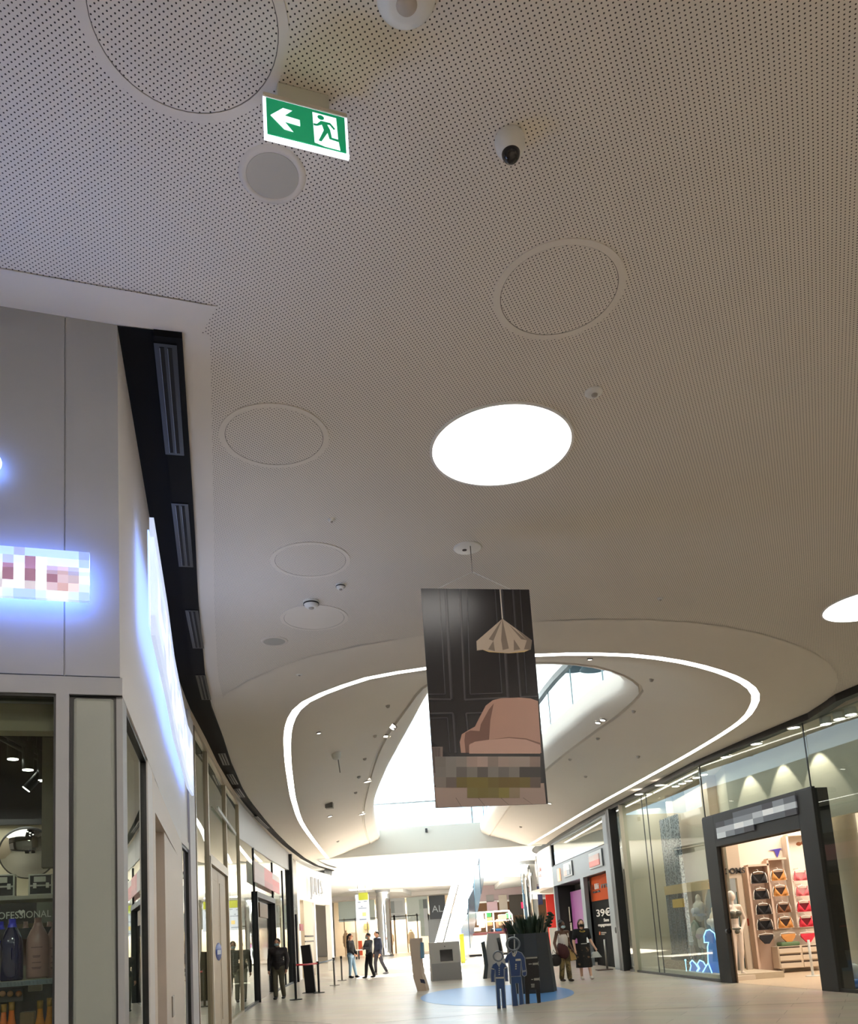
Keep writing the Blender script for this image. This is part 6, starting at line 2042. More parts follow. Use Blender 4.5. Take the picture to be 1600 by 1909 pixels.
for i, (px, py, hw, hh_) in enumerate(kp):
    p = aty(px, py, YK + 0.4)
    hx, hz = hw * YK / F_PX, hh_ * YK / F_PX
    o_ = MB(T(p.x, YK + 0.4 + 0.05 * (i % 3), 0)).bbox(-hx, hx, -0.15, 0.15, max(kz + 0.15, p.z - hz), max(kz + 0.3, p.z + hz), min(hx, 0.06)).build('goods', mat('goods_%d' % i, kc[i], 0.6))
    tag(o_, kn[i] + ' goods on the white kiosk behind the escalator', 'goods', 'goods on the white kiosk')

# ================================================================== totems, planter, cut-out figures, floor decal
dc = []
for i in range(48):
    a = 2 * math.pi * i / 48
    dc.append((1.25 + 1.75 * math.cos(a), 20.1 + 3.1 * math.sin(a)))
dcl = [(p[0] + 0.10 * (p[1] - 20.1) * -0.6, p[1]) for p in dc]
tag(MB().slab(dcl, 0.0005, 0.004).build('floor_decal', mat('sky_blue_decal', (86, 142, 204), 0.35)), 'large sky blue oval sticker on the floor under the cut-out figures', 'floor sticker')
# screen totem
a, b = floor_at(806, 1830), floor_at(862, 1826)
MS = frame((a.x, a.y), (b.x, b.y))
LS = flen((a.x, a.y), (b.x, b.y))
zt0 = uz(MS, 832, 1756)[1]
sc = thing('info_totem', 'light grey wedge-shaped info totem with square black screen', 'totem', MS)
TOT = mat('totem_grey', (178, 172, 166), 0.5)
prof = [(-0.0, 0), (0.5, 0), (0.42, zt0), (0.12, zt0), (0.04, 0.55), (0.04, 0.5)]
b_ = MB(Matrix.Rotation(math.radians(90), 4, 'Z') @ Matrix.Diagonal((1, -1, 1, 1)))
b_.prism(prof, 0.0, LS)
b_.build('body', TOT, sc)
MB().add([(0.02, -0.004, 0.02), (LS - 0.02, -0.004, 0.02), (LS - 0.02, 0.034, 0.55), (0.02, 0.034, 0.55)], [(0, 1, 2, 3)]).build('lower_panel', mat('totem_lower', (146, 142, 140), 0.5), sc)
ua, za = uz(MS, 820, 1771, 0.06); ub_, zb_ = uz(MS, 845, 1791, 0.06)
yy0 = 0.04 + (0.08) * (zb_ - 0.55) / (zt0 - 0.55); yy1 = 0.04 + 0.08 * (za - 0.55) / (zt0 - 0.55)
MB().add([(ua, yy0 - 0.01, zb_), (ub_, yy0 - 0.01, zb_), (ub_, yy1 - 0.01, za), (ua, yy1 - 0.01, za), (ua, yy0 + 0.02, zb_), (ub_, yy0 + 0.02, zb_), (ub_, yy1 + 0.02, za), (ua, yy1 + 0.02, za)], [(0, 1, 2, 3), (4, 7, 6, 5), (0, 4, 5, 1), (1, 5, 6, 2), (2, 6, 7, 3), (3, 7, 4, 0)]).build('screen', SCREEN, sc)
MB().lathe([(0, -0.01), (0.02, -0.01), (0.02, 0.02), (0, 0.02)], c=(LS * 0.5, 0.105, zt0 - 0.14), n=12, axis='y').build('camera_eye', mat('totem_eye', (90, 88, 88), 0.3), sc)
# beige side totem
g0 = floor_at(788, 1847)
bt = thing('dispenser_totem', 'slim beige hand gel totem curving to a wider foot', 'totem', T(g0.x, g0.y, 0, math.radians(-12)))
zt0 = aty(778, 1749, g0.y).z
s_ = g0.y / F_PX
pf = [(-8 * s_, 0), (9 * s_, 0), (8 * s_, 0.1), (2 * s_, 0.45), (0, 0.8), (2 * s_, zt0), (-17 * s_, zt0), (-16 * s_, 0.8), (-14 * s_, 0.35)]
MB().prism(pf, -0.1, 0.25).build('body', mat('totem_beige', (206, 184, 164), 0.5), bt)
MB().prism([(-0.5 * s_, 0.22), (8 * s_, 0.19), (6 * s_, 0.30), (-2 * s_, 0.32)], -0.11, -0.1).build('foot_label', mat('navy_label', (34, 42, 70), 0.5), bt)
MB().bbox(0, 6 * s_, 0.0, 0.14, zt0 - 0.55, zt0 - 0.12).build('dispenser', mat('dispenser_blue', (120, 160, 180), 0.4), bt)
# silver kiosk behind the cut-outs
g0 = floor_at(922, 1823)
s_ = g0.y / F_PX
sk = thing('info_totem', 'silver curved info totem behind the blue cut-out figures', 'totem', T(g0.x, g0.y, 0))
zt0 = aty(922, 1741, g0.y).z
MB().prism([(-20 * s_, 0), (26 * s_, 0), (20 * s_, zt0 * 0.55), (16 * s_, zt0), (-6 * s_, zt0 + 0.03), (-12 * s_, zt0 * 0.6)], 0, 0.4).build('body', mat('silver_body', (186, 184, 184), 0.3, metal=0.35), sk)
MB().prism([(-21 * s_, 0), (-14 * s_, 0), (-10 * s_, zt0 * 0.3), (-13 * s_, zt0 * 0.85), (-20 * s_, zt0 * 0.82), (-17 * s_, zt0 * 0.3)], -0.15, 0.3).build('side_fin', mat('dark_fin', (64, 72, 76), 0.25), sk)
MB().tube([(12 * s_, -0.05, zt0 * 0.9), (14 * s_, -0.08, zt0 * 0.75), (15 * s_, -0.05, zt0 * 0.6)], 0.05, 8).build('grip', DARKMET, sk)
# planter
g0 = floor_at(1003, 1852)
s_ = g0.y / F_PX
zt0 = aty(1003, 1739, g0.y).z
pl = thing('planter', 'tall dark grey tapered planter with a leafy plant', 'planter', T(g0.x, g0.y + 0.45, 0))
R1, R0 = 33 * s_, 40 * s_
MB().lathe([(0, 0), (R0, 0), (R0 * 1.0, 0.06), (R1, zt0), (R1 * 0.94, zt0), (R1 * 0.9, zt0 - 0.08), (0, zt0 - 0.1)], n=9, smooth=False).build('pot', ANTHR, pl)
lv = MB()
rp = random.Random(11)
for i in range(90):
    a = rp.uniform(0, 6.28); r = R1 * 0.85 * math.sqrt(rp.random()); h_ = rp.uniform(0.2, 0.52)
    bx, by = r * math.cos(a), r * math.sin(a)
    tx, ty = bx + 0.3 * math.cos(a) * rp.random(), by + 0.3 * math.sin(a) * rp.random()
    n = Vector((-math.sin(a), math.cos(a), 0)) * 0.035
    mid = Vector(((bx + tx) / 2, (by + ty) / 2, zt0 + h_ * 0.55))
    A = Vector((bx, by, zt0 - 0.1)); B = Vector((tx, ty, zt0 + h_))
    lv.add([A - n * 0.3, A + n * 0.3, mid + n, B, mid - n], [(0, 1, 2, 3, 4)])
lv.build('plant', LEAF, pl)
tw = MB()
for k in range(3):
    tw.tube([(R1 * 0.7, 0, zt0 - 0.1), (R1 * 0.95, -0.05, zt0 + 0.2), (R1 * 1.2 + 0.04 * k, 0.02 * k, zt0 + 0.46 - 0.06 * k)], 0.02, 6)
    for j in range(4):
        tw.ell((R1 * (0.95 + 0.07 * j) + 0.03 * k, 0.02 * k - 0.03, zt0 + 0.2 + 0.08 * j - 0.03 * k), 0.06, 0.02, 0.03, 8, 6)
tw.build('twig', LEAF, pl)
# second, slimmer dark planter behind the figures
g1 = floor_at(968, 1836)
s1 = g1.y / F_PX
zt1 = aty(968, 1741, g1.y).z
p2 = thing('planter', 'square black planter with grassy plant behind the taller cut-out figure', 'planter', T(g1.x, g1.y + 0.3, 0))
MB().bbox(-13 * s1, 10 * s1, -0.2, 0.4, 0, zt1, 0.02).build('pot', mat('black_pot', (26, 27, 28), 0.5), p2)
gr = MB()
for i in range(80):
    a = rp.uniform(0, 6.28); r = 0.2 * math.sqrt(rp.random()); h_ = rp.uniform(0.25, 0.5)
    bx, by = r * math.cos(a), r * math.sin(a)
    n = Vector((-math.sin(a), math.cos(a), 0)) * 0.014
    A = Vector((bx - 0.02, by + 0.1, zt1 - 0.02)); B = A + Vector((math.cos(a) * 0.18, math.sin(a) * 0.18, h_)); mid = (A + B) / 2 + Vector((0, 0, 0.06))
    gr.add([A - n, A + n, mid + n * 1.3, B, mid - n * 1.3], [(0, 1, 2, 3, 4)])
gr.build('plant', LEAF, p2)
# cut-out figures
NAVY = mat('cutout_navy', (40, 68, 122), 0.45)
NAVY2 = mat('cutout_navy_lower', (44, 78, 130), 0.45)
OUTL = mat('cutout_outline', (150, 158, 172), 0.5)
CREAMP = mat('cutout_cream', (214, 208, 190), 0.6)
def Zc(x, y):
    return 880 + x * 200 / 1600.0, 1720 + y * 200 / 1600.0
def cutout(anchor_px, pieces, head, lab, ring_w):
    g_ = floor_at(*anchor_px)
    M_ = frame((g_.x, g_.y), (g_.x + 1, g_.y + 0.05))
    t = thing('photo_cutout', lab, 'cut-out figure', M_, 'blue cut-out figures with open faces')
    L = lambda x, y: uz(M_, *Zc(x, y))
    for nm, m_, pts, dy in pieces:
        poly = [L(*p) for p in pts]
        poly = [(u, max(z, 0.0)) for u, z in poly]
        MB().prism(poly, 0.0 - dy, 0.03).build(nm, m_, t)
        if dy == 0:
            MB().tube([(p[0], -0.002, p[1]) for p in poly] + [(poly[0][0], -0.002, poly[0][1])], 0.008, 6).build('outline', OUTL, t)
    (hx, hy, hr, hr2) = head
    c_ = L(hx, hy); e_ = L(hx + hr, hy); e2 = L(hx, hy - hr2)
    rx, rz = abs(e_[0] - c_[0]), abs(e2[1] - c_[1])
    MB().tube([(c_[0] + rx * math.cos(a), 0.015, c_[1] + rz * math.sin(a)) for a in [i * 2 * math.pi / 32 for i in range(33)]], ring_w, 8, cap=False).build('face_ring', mat('ring_silver', (116, 122, 132), 0.35, metal=0.4), t)
    return t, L, M_
t, L_, M_ = cutout((936, 1879.5), [
    ('jacket', NAVY, [(370, 590), (400, 640), (440, 585), (500, 625), (530, 680), (535, 840), (545, 870), (500, 872), (485, 800), (490, 700), (478, 690), (480, 835), (352, 835), (345, 700), (335, 800), (338, 885), (290, 885), (280, 800), (285, 690), (310, 625)], 0),
    ('trousers', NAVY2, [(352, 835), (482, 830), (510, 1278), (455, 1282), (437, 985), (412, 985), (430, 1284), (380, 1286)], 0),
    ('belt', CREAMP, [(352, 815), (482, 808), (482, 832), (352, 838)], 0.006),
    ('collar', CREAMP, [(368, 592), (400, 640), (436, 585), (440, 600), (402, 655), (372, 612)], 0.006),
    ('cuff', CREAMP, [(285, 680), (335, 690), (335, 702), (285, 692)], 0.006), ('cuff', CREAMP, [(482, 672), (530, 655), (532, 668), (486, 688)], 0.006)],
    (393, 500, 70, 72), 'smaller blue cut-out figure of a uniformed child with open face ring', 0.016)
bt_ = MB()
for yy in (650, 682, 712, 742, 772):
    u_, z_ = L_(406, yy)
    bt_.ell((u_, -0.006, z_), 0.012, 0.008, 0.012, 8, 6)
bt_.build('buttons', CREAMP, t)
t, L_, M_ = cutout((965, 1875), [
    ('jacket', NAVY, [(590, 430), (625, 480), (665, 420), (740, 450), (790, 530), (800, 640), (815, 740), (812, 785), (780, 802), (752, 780), (748, 700), (735, 550), (722, 800), (580, 808), (565, 640), (550, 555), (540, 600), (500, 600), (490, 550), (525, 480)], 0),
    ('trousers', NAVY2, [(580, 806), (735, 798), (745, 900), (775, 1215), (710, 1228), (690, 905), (652, 905), (690, 1250), (610, 1265), (590, 1000)], 0),
    ('collar', CREAMP, [(590, 430), (625, 495), (622, 450), (640, 450), (642, 488), (668, 420), (672, 440), (640, 510), (612, 500)], 0.006),
    ('cuff', OUTL, [(748, 715), (805, 705), (806, 730), (750, 745)], 0.006)],
    (615, 320, 95, 95), 'taller blue cut-out figure of a uniformed adult with open face ring', 0.022)
bt_ = MB()
for yy in (625, 655, 688):
    u_, z_ = L_(656, yy)
    bt_.ell((u_, -0.006, z_), 0.016, 0.008, 0.016, 8, 6)
u_, z_ = L_(688, 555)
bt_.box(u_ - 0.05, u_ + 0.05, -0.006, 0, z_ - 0.02, z_ + 0.02)
bt_.build('buttons', CREAMP, t)
# black cut-out board on two legs
g_ = floor_at(994, 1871)
M_ = frame((g_.x, g_.y), (g_.x + 1, g_.y + 0.05))
bb = thing('notice_board', 'black two-legged board with pale print beside the taller blue figure', 'board', M_)
L = lambda x, y: (uz(M_, *Zc(x, y))[0], max(0.0, uz(M_, *Zc(x, y))[1]))
MB().prism([L(800, 510), (L(985, 500)[0], L(985, 500)[1]), L(1005, 780), L(1028, 1195), L(980, 1202), L(955, 1000), L(855, 1000), L(862, 1210), L(808, 1218), L(790, 900)], 0, 0.04).build('board', mat('board_black', (22, 22, 23), 0.5), bb)
pp = MB()
for (xa, ya, xb, yb) in ((805, 520, 975, 530), (845, 612, 895, 622), (905, 602, 985, 626), (885, 842, 915, 852), (925, 830, 1005, 858), (880, 915, 935, 925), (885, 935, 935, 943), (885, 955, 935, 963), (985, 580, 996, 640), (1005, 815, 1014, 870)):
    a_, b_ = L(xa, ya), L(xb, yb)
    pp.box(a_[0], b_[0], -0.005, 0, b_[1], a_[1])
pp.build('print', mat('board_print', (170, 168, 158), 0.6), bb)

# ================================================================== barriers
def stanchion(px, pyb, pyt, lab, c, m_):
    g_ = floor_at(px, pyb)
    h_ = aty(px, pyt, g_.y).z
    t = thing('barrier_post', lab, 'barrier post', T(g_.x, g_.y, 0), 'belt barrier posts')
    MB().cyl((0, 0), 0.17, 0, 0.02, 28).build('base', m_, t)
    MB().cyl((0, 0), 0.032, 0.02, h_ - 0.06, 20).build('pole', m_, t)
    MB().cyl((0, 0), 0.04, h_ - 0.1, h_, 20).build('head', BLACK, t)
    return g_, h_
s1_, h1 = stanchion(552, 1864, 1795, 'black belt post nearest the guard', 0, BLACK)
s2_, h2 = stanchion(595, 1851, 1792, 'black belt post right of the black totem', 0, BLACK)
s3_, h3 = stanchion(624, 1837, 1785, 'steel belt post in the middle of the queue line', 0, BRUSHED)
s4_, h4 = stanchion(638, 1828, 1782, 'farthest steel belt post, beside the woman in the black jacket', 0, BRUSHED)
def belt(a, ha, b, hb, m_, lab):
    d = (b - a).normalized() * 0.045
    a2, b2 = a + d, b - d
    mb = MB()
    mb.loft([[(a2.x, a2.y, ha - 0.03), (a2.x, a2.y, ha - 0.08)], [((a2.x + b2.x) / 2, (a2.y + b2.y) / 2, (ha + hb) / 2 - 0.045), ((a2.x + b2.x) / 2, (a2.y + b2.y) / 2, (ha + hb) / 2 - 0.095)], [(b2.x, b2.y, hb - 0.03), (b2.x, b2.y, hb - 0.08)]])
    o_ = mb.build('belt', m_)
    sd = o_.modifiers.new('Solidify', 'SOLIDIFY')
    sd.thickness = 0.004
    tag(o_, lab, 'belt')
belt(s1_, h1, s2_, h2, REDBELT, 'red belt stretched between the two black posts')
belt(s2_, h2, s3_, h3, GREYBELT, 'grey belt between the black post and the middle steel post')
g_ = floor_at(580, 1850.5)
MK = T(g_.x, g_.y, 0)
s_ = g_.y / F_PX
zt0 = aty(574, 1761, g_.y).z
tm = thing('sanitiser_totem', 'tall plain black totem behind the red belt', 'totem', MK)
MB().prism([(-9 * s_, 0), (9 * s_, 0), (6 * s_, 0.8), (2 * s_, zt0), (-15 * s_, zt0 - 0.02), (-12 * s_, 0.8)], -0.08, 0.08).build('body', mat('totem_black', (12, 12, 13), 0.5), tm)
MB().box(-14 * s_, 12 * s_, -0.22, 0.22, 0, 0.015).build('foot_plate', BLACK, tm)
MR_, _ = side(32.0, 34.2)
u_, z_ = uz(MR_, 561, 1729)
tag(MB(MR_).bbox(u_ - 0.5, u_ + 0.7, -0.03, 0.0, z_ - 0.14, z_ + 0.14).build('red_notice', mat('red_notice', (150, 40, 46), 0.5)), 'small dark red notice on the window near the black totem', 'notice')
# ================================================================== people
SKIN = mat('skin_tan', (196, 146, 118), 0.55)
SKIN_D = mat('skin_deep', (92, 60, 44), 0.55)
SKIN_L = mat('skin_light', (222, 178, 154), 0.55)
HAIRB = mat('hair_black', (20, 16, 15), 0.6)
HAIRR = mat('hair_auburn', (64, 32, 26), 0.6)
EYEW = mat('eye_dark', (24, 18, 16), 0.2)
MASKB = mat('mask_blue', (176, 196, 200), 0.8)
MASKK = mat('mask_black', (24, 24, 26), 0.8)


def person(label, base, face_deg, h, skin, J, top, trousers, shoes, hair, mask=None, extra=None, female=False, sleeves=True, hairstyle='short', skirt=None):
    """standing figure, local -y is the way it faces; J moves the joints (unit: body height)"""
    t = thing('person', label, 'person', T(base.x, base.y, 0, math.radians(face_deg)))
    sh = 0.125 if not female else 0.108
    D = dict(pel=(0, 0, 0.52), chest=(0, 0, 0.73), neck=(0, 0.005, 0.83), head=(0, -0.012, 0.93),
             shL=(sh, 0, 0.805), shR=(-sh, 0, 0.805), elL=(sh + 0.035, 0.015, 0.63), elR=(-sh - 0.035, 0.015, 0.63),
             wrL=(sh + 0.04, -0.03, 0.475), wrR=(-sh - 0.04, -0.03, 0.475),
             hipL=(0.052, 0, 0.51), hipR=(-0.052, 0, 0.51), knL=(0.058, -0.01, 0.28), knR=(-0.058, -0.01, 0.28), anL=(0.06, 0.012, 0.045), anR=(-0.06, 0.012, 0.045))
    D.update(J)
    P = {k: Vector(v) * h for k, v in D.items()}
    hr = h / 7.5 / 2
    b = MB()
    b.ell(P['head'], hr * 0.72, hr * 0.86, hr * 1.0, 18, 14)
    hd = P['head']
    b.ell(hd + Vector((0, -hr * 0.35, -hr * 0.62)), hr * 0.42, hr * 0.42, hr * 0.36)               # jaw
    b.ell(hd + Vector((0, -hr * 0.9, -hr * 0.12)), hr * 0.12, hr * 0.2, hr * 0.2)                   # nose
    for s in (-1, 1):
        b.ell(hd + Vector((s * hr * 0.74, hr * 0.05, -hr * 0.05)), hr * 0.09, hr * 0.18, hr * 0.26)  # ears
    b.ell(hd + Vector((0, -hr * 0.78, -hr * 0.52)), hr * 0.24, hr * 0.1, hr * 0.08)                 # lips
    b.cap(P['neck'], P['head'] - Vector((0, 0, hr * 0.4)), 0.034 * h, 0.032 * h)
    b.cap(P['pel'], P['chest'], 0.07 * h, 0.075 * h)
    b.cap(P['shL'], P['shR'], 0.036 * h)
    b.cap(P['chest'] + Vector((0, 0, 0.02 * h)), P['neck'], 0.062 * h, 0.032 * h)
    b.cap(P['hipL'], P['hipR'], 0.062 * h)
    for s in 'LR':
        b.cap(P['sh' + s], P['el' + s], 0.031 * h, 0.025 * h)
        b.cap(P['el' + s], P['wr' + s], 0.026 * h, 0.017 * h)
        d = (P['wr' + s] - P['el' + s]).normalized()
        side_ = Vector((0, -1, 0))
        w_ = d.cross(Vector((1, 0, 0)))
        w_ = w_.normalized() if w_.length > 0.1 else Vector((0, -1, 0))
        palm = P['wr' + s] + d * 0.03 * h
        b.cap(P['wr' + s], palm + d * 0.012 * h, 0.016 * h, 0.02 * h)
        inn_ = Vector((-1 if s == 'L' else 1, 0, 0))
        for k, ln_ in enumerate((0.036, 0.042, 0.04, 0.031)):
            a0 = palm + d * 0.02 * h + w_ * (k - 1.5) * 0.0105 * h
            a1 = a0 + (d * 0.85 + inn_ * 0.25).normalized() * ln_ * 0.55 * h
            a2 = a1 + (d * 0.6 + inn_ * 0.75).normalized() * ln_ * 0.5 * h
            b.cap(a0, a1, 0.0055 * h, 0.005 * h, 8).cap(a1, a2, 0.005 * h, 0.0042 * h, 8)
        tb = P['wr' + s] + d * 0.014 * h + w_ * (-1.5) * 0.0105 * h
        b.cap(tb, tb + (d * 0.5 - w_ * 0.7).normalized() * 0.03 * h, 0.0065 * h, 0.0055 * h, 8)
        b.cap(P['hip' + s], P['kn' + s], 0.052 * h, 0.034 * h)
        b.cap(P['kn' + s], P['an' + s], 0.035 * h, 0.02 * h)
        b.cap(P['an' + s] - Vector((0, -0.01 * h, 0.016 * h)), P['an' + s] + Vector((0, -0.075 * h, -0.026 * h)), 0.02 * h, 0.016 * h)
    b.build('body', skin, t, remesh=0.009)
    # clothes
    if top:
        m_, fat = top
        c = MB()
        c.cap(P['pel'] + Vector((0, 0, 0.015 * h)), P['chest'], (0.074 + 0.012 * fat) * h, (0.078 + 0.014 * fat) * h)
        c.cap(P['shL'], P['shR'], (0.038 + 0.008 * fat) * h)
        c.cap(P['chest'] + Vector((0.03 * h, 0, 0)), P['shL'], (0.07 + 0.01 * fat) * h, 0.04 * h).cap(P['chest'] - Vector((0.03 * h, 0, 0)), P['shR'], (0.07 + 0.01 * fat) * h, 0.04 * h)
        c.cap(P['chest'] + Vector((0, 0, 0.03 * h)), P['neck'] - Vector((0, 0, 0.012 * h)), 0.065 * h, 0.038 * h)
        if fat > 0.5:
            c.ell(P['pel'] + Vector((0, 0, 0.06 * h)), 0.115 * h, 0.09 * h, 0.09 * h)
        for s in 'LR':
            if sleeves == 'none':
                continue
            c.cap(P['sh' + s], P['el' + s] if sleeves is True else P['sh' + s].lerp(P['el' + s], 0.75), (0.036 + 0.006 * fat) * h, (0.031 + 0.005 * fat) * h)
            if sleeves is True:
                c.cap(P['el' + s], P['el' + s].lerp(P['wr' + s], 0.95), (0.031 + 0.005 * fat) * h, (0.023 + 0.004 * fat) * h)
        c.build('top', m_, t, remesh=0.014)
    if trousers:
        m_, wide, frac = trousers
        c = MB()
        c.cap(P['hipL'], P['hipR'], 0.068 * h)
        c.cap(P['pel'] - Vector((0, 0, 0.01 * h)), P['pel'] + Vector((0, 0, 0.03 * h)), 0.074 * h)
        for s in 'LR':
            c.cap(P['hip' + s], P['kn' + s], 0.058 * h, (0.038 + 0.008 * wide) * h)
            c.cap(P['kn' + s], P['kn' + s].lerp(P['an' + s], frac), (0.039 + 0.008 * wide) * h, (0.025 + 0.018 * wide) * h)
        c.build('trousers', m_, t, remesh=0.014)
    if skirt:
        m_, zlo, r0, r1 = skirt
        rows_ = []
        for k in range(8):
            f = k / 7
            z_ = (0.6 + (zlo - 0.6) * f) * h
            rr_ = (r0 + (r1 - r0) * f) * h
            rows_.append([(rr_ * (1 + 0.05 * f * math.cos(7 * a)) * math.cos(a), rr_ * 0.8 * (1 + 0.05 * f * math.cos(7 * a)) * math.sin(a), z_) for a in [i * 2 * math.pi / 42 for i in range(42)]])
        MB().loft(rows_, closed=True).build('skirt', m_, t)
    c = MB()
    for s in 'LR':
        a_ = P['an' + s]
        c.ell(a_ + Vector((0, -0.034 * h, -0.024 * h)), 0.027 * h, 0.074 * h, 0.021 * h, 14, 10)
        c.cap(a_ + Vector((0, 0.004 * h, -0.012 * h)), a_ + Vector((0, -0.02 * h, -0.012 * h)), 0.026 * h)
    c.build('shoes', shoes, t)
    # hair, eyes, mask
    c = MB()
    hv = Vector(hd)
    c.ell(hv + Vector((0, hr * 0.12, hr * 0.2)), hr * 0.78, hr * 0.86, hr * 0.9, 18, 12)
    if hairstyle == 'long':
        c.ell(hv + Vector((0, hr * 0.45, -hr * 0.5)), hr * 0.82, hr * 0.5, hr * 1.1)
        c.ell(hv + Vector((-hr * 0.65, hr * 0.1, -hr * 0.5)), hr * 0.28, hr * 0.4, hr * 1.0).ell(hv + Vector((hr * 0.65, hr * 0.1, -hr * 0.5)), hr * 0.28, hr * 0.4, hr * 1.0)
    if hairstyle == 'bun':
        c.ell(hv + Vector((0, hr * 0.6, hr * 0.95)), hr * 0.5, hr * 0.5, hr * 0.45)
        c.ell(hv + Vector((0, hr * 0.5, -hr * 0.2)), hr * 0.6, hr * 0.45, hr * 0.7)
    c.build('hair', hair, t)
    c = MB()
    for s in (-1, 1):
        c.ell(hd + Vector((s * hr * 0.3, -hr * 0.78, hr * 0.02)), hr * 0.12, hr * 0.08, hr * 0.07, 8, 6)
    c.build('eyes', EYEW, t)
    if mask:
        MB().ell(hd + Vector((0, -hr * 0.5, -hr * 0.5)), hr * 0.6, hr * 0.58, hr * 0.42, 16, 10).build('mask', mask, t)
    if extra:
        extra(t, P, h)
    return t


def hgt(px, pyh, base):
    return aty(px, pyh, base.y).z


# guard
g_ = floor_at(521, 1863)
PUFF = mat('brown_quilted_jacket', (48, 40, 40), 0.6, noise=0.3, nscale=14)
def guard_x(t, P, h):
    MB().cap(P['neck'] + Vector((0, 0, -0.02 * h)), P['neck'] + Vector((0, 0, 0.01 * h)), 0.047 * h, 0.043 * h).build('collar', PUFF, t)
    q = MB()
    for k in range(6):
        z_ = (0.56 + 0.035 * k) * h
        q.tube([(0.112 * h * math.cos(a), 0.1 * h * math.sin(a), z_) for a in [i * 2 * math.pi / 24 for i in range(25)]], 0.006, 6, cap=False)
    q.build('quilt_seams', mat('seam_dark', (30, 25, 26), 0.7), t)
person('man in dark brown quilted jacket, olive trousers and face mask beside the black door', g_, -8, hgt(521, 1749, g_), SKIN,
       dict(elL=(0.158, 0.02, 0.64), elR=(-0.158, 0.02, 0.64), wrL=(0.15, -0.03, 0.49), wrR=(-0.155, -0.02, 0.48), anL=(0.07, 0.04, 0.05), anR=(-0.05, -0.02, 0.045)),
       (PUFF, 1.0), (mat('olive_trousers', (98, 92, 74), 0.8), 0.6, 0.95), BLACK, HAIRB, MASKB, guard_x)
# woman in black jacket and jeans, seen from the side, looking right
g_ = floor_at(656, 1823)
def pony(t, P, h):
    hd = P['head']; hr = h / 15
    MB().cap(hd + Vector((0, hr * 0.9, hr * 0.1)), hd + Vector((0, hr * 1.3, -hr * 1.6)), hr * 0.4, hr * 0.2).build('ponytail', HAIRB, t)
person('woman in black jacket and blue jeans with ponytail by the far barrier post', g_, 70, hgt(654, 1740, g_), SKIN,
       dict(elL=(0.12, -0.03, 0.63), wrL=(0.07, -0.12, 0.52), elR=(-0.13, -0.02, 0.63), wrR=(-0.09, -0.13, 0.53), anL=(0.05, -0.09, 0.045), knL=(0.05, -0.05, 0.28)),
       (mat('black_jacket', (24, 24, 26), 0.7), 0.5), (mat('light_jeans', (110, 138, 160), 0.8), 0.2, 0.95), mat('black_shoe', (22, 22, 24), 0.5), HAIRB, None, pony, True)
# two men
g_ = floor_at(691, 1823)
person('man in grey sweater with arms folded and black trousers facing the woman', g_, -58, hgt(690, 1739, g_), SKIN,
       dict(elL=(0.15, -0.06, 0.65), wrL=(0.02, -0.14, 0.66), elR=(-0.15, -0.06, 0.65), wrR=(-0.02, -0.15, 0.68), anR=(-0.06, -0.08, 0.045), knR=(-0.07, -0.05, 0.28), anL=(0.07, 0.06, 0.05)),
       (mat('grey_sweater', (96, 98, 104), 0.8), 0.3), (mat('black_trousers', (28, 28, 30), 0.8), 0.5, 0.95), mat('black_shoe', (22, 22, 24), 0.5), HAIRB, MASKB)
g_ = floor_at(707, 1817)
person('man in navy jacket and dark trousers striding beside the grey sweater man', g_, -62, hgt(701, 1735, g_), SKIN,
       dict(anL=(0.07, 0.17, 0.05), knL=(0.06, 0.06, 0.28), anR=(-0.06, -0.05, 0.045), knR=(-0.06, -0.05, 0.28)),
       (mat('navy_jacket', (28, 36, 56), 0.8), 0.4), (mat('charcoal_trousers', (44, 44, 52), 0.8), 0.3, 0.92), mat('grey_trainers', (150, 148, 150), 0.6), HAIRB, None)
# two women on the right
g_ = floor_at(1056, 1830)
def bags1(t, P, h):
    MB().ell((-0.17 * h, 0.02, 0.36 * h), 0.13 * h, 0.07 * h, 0.1 * h).build('dark_handbag', mat('dark_bag', (30, 22, 22), 0.6), t)
    MB().tube([(-0.25 * h, 0.02, 0.4 * h), (-0.2 * h, 0.02, 0.53 * h), (-0.1 * h, 0.02, 0.4 * h)], 0.008, 6).build('bag_strap', mat('dark_bag', (30, 22, 22), 0.6), t)
    c = MB()
    c.prism([(0.10 * h, 0.33 * h), (0.22 * h, 0.35 * h), (0.20 * h, 0.41 * h), (0.13 * h, 0.52 * h), (0.09 * h, 0.5 * h)], -0.08, 0.06)
    c.build('straw_tote', mat('straw_tote', (168, 136, 84), 0.8), t)
    MB().cap((-0.02 * h, 0, 0.47 * h), (-0.02 * h, 0, 0.57 * h), 0.115 * h, 0.09 * h).build('tied_jacket', mat('burgundy_jacket', (66, 26, 28), 0.8), t)
    for s in (-1, 1):
        MB().loft([[(s * 0.075 * h, -0.05 * h, 0.72 * h), (s * 0.1 * h, -0.05 * h, 0.72 * h)], [(s * 0.085 * h, -0.02 * h, 0.83 * h), (s * 0.105 * h, -0.02 * h, 0.83 * h)], [(s * 0.085 * h, 0.05 * h, 0.8 * h), (s * 0.105 * h, 0.05 * h, 0.8 * h)]]).build('shoulder_strap', mat('white_top', (206, 196, 188), 0.8), t)
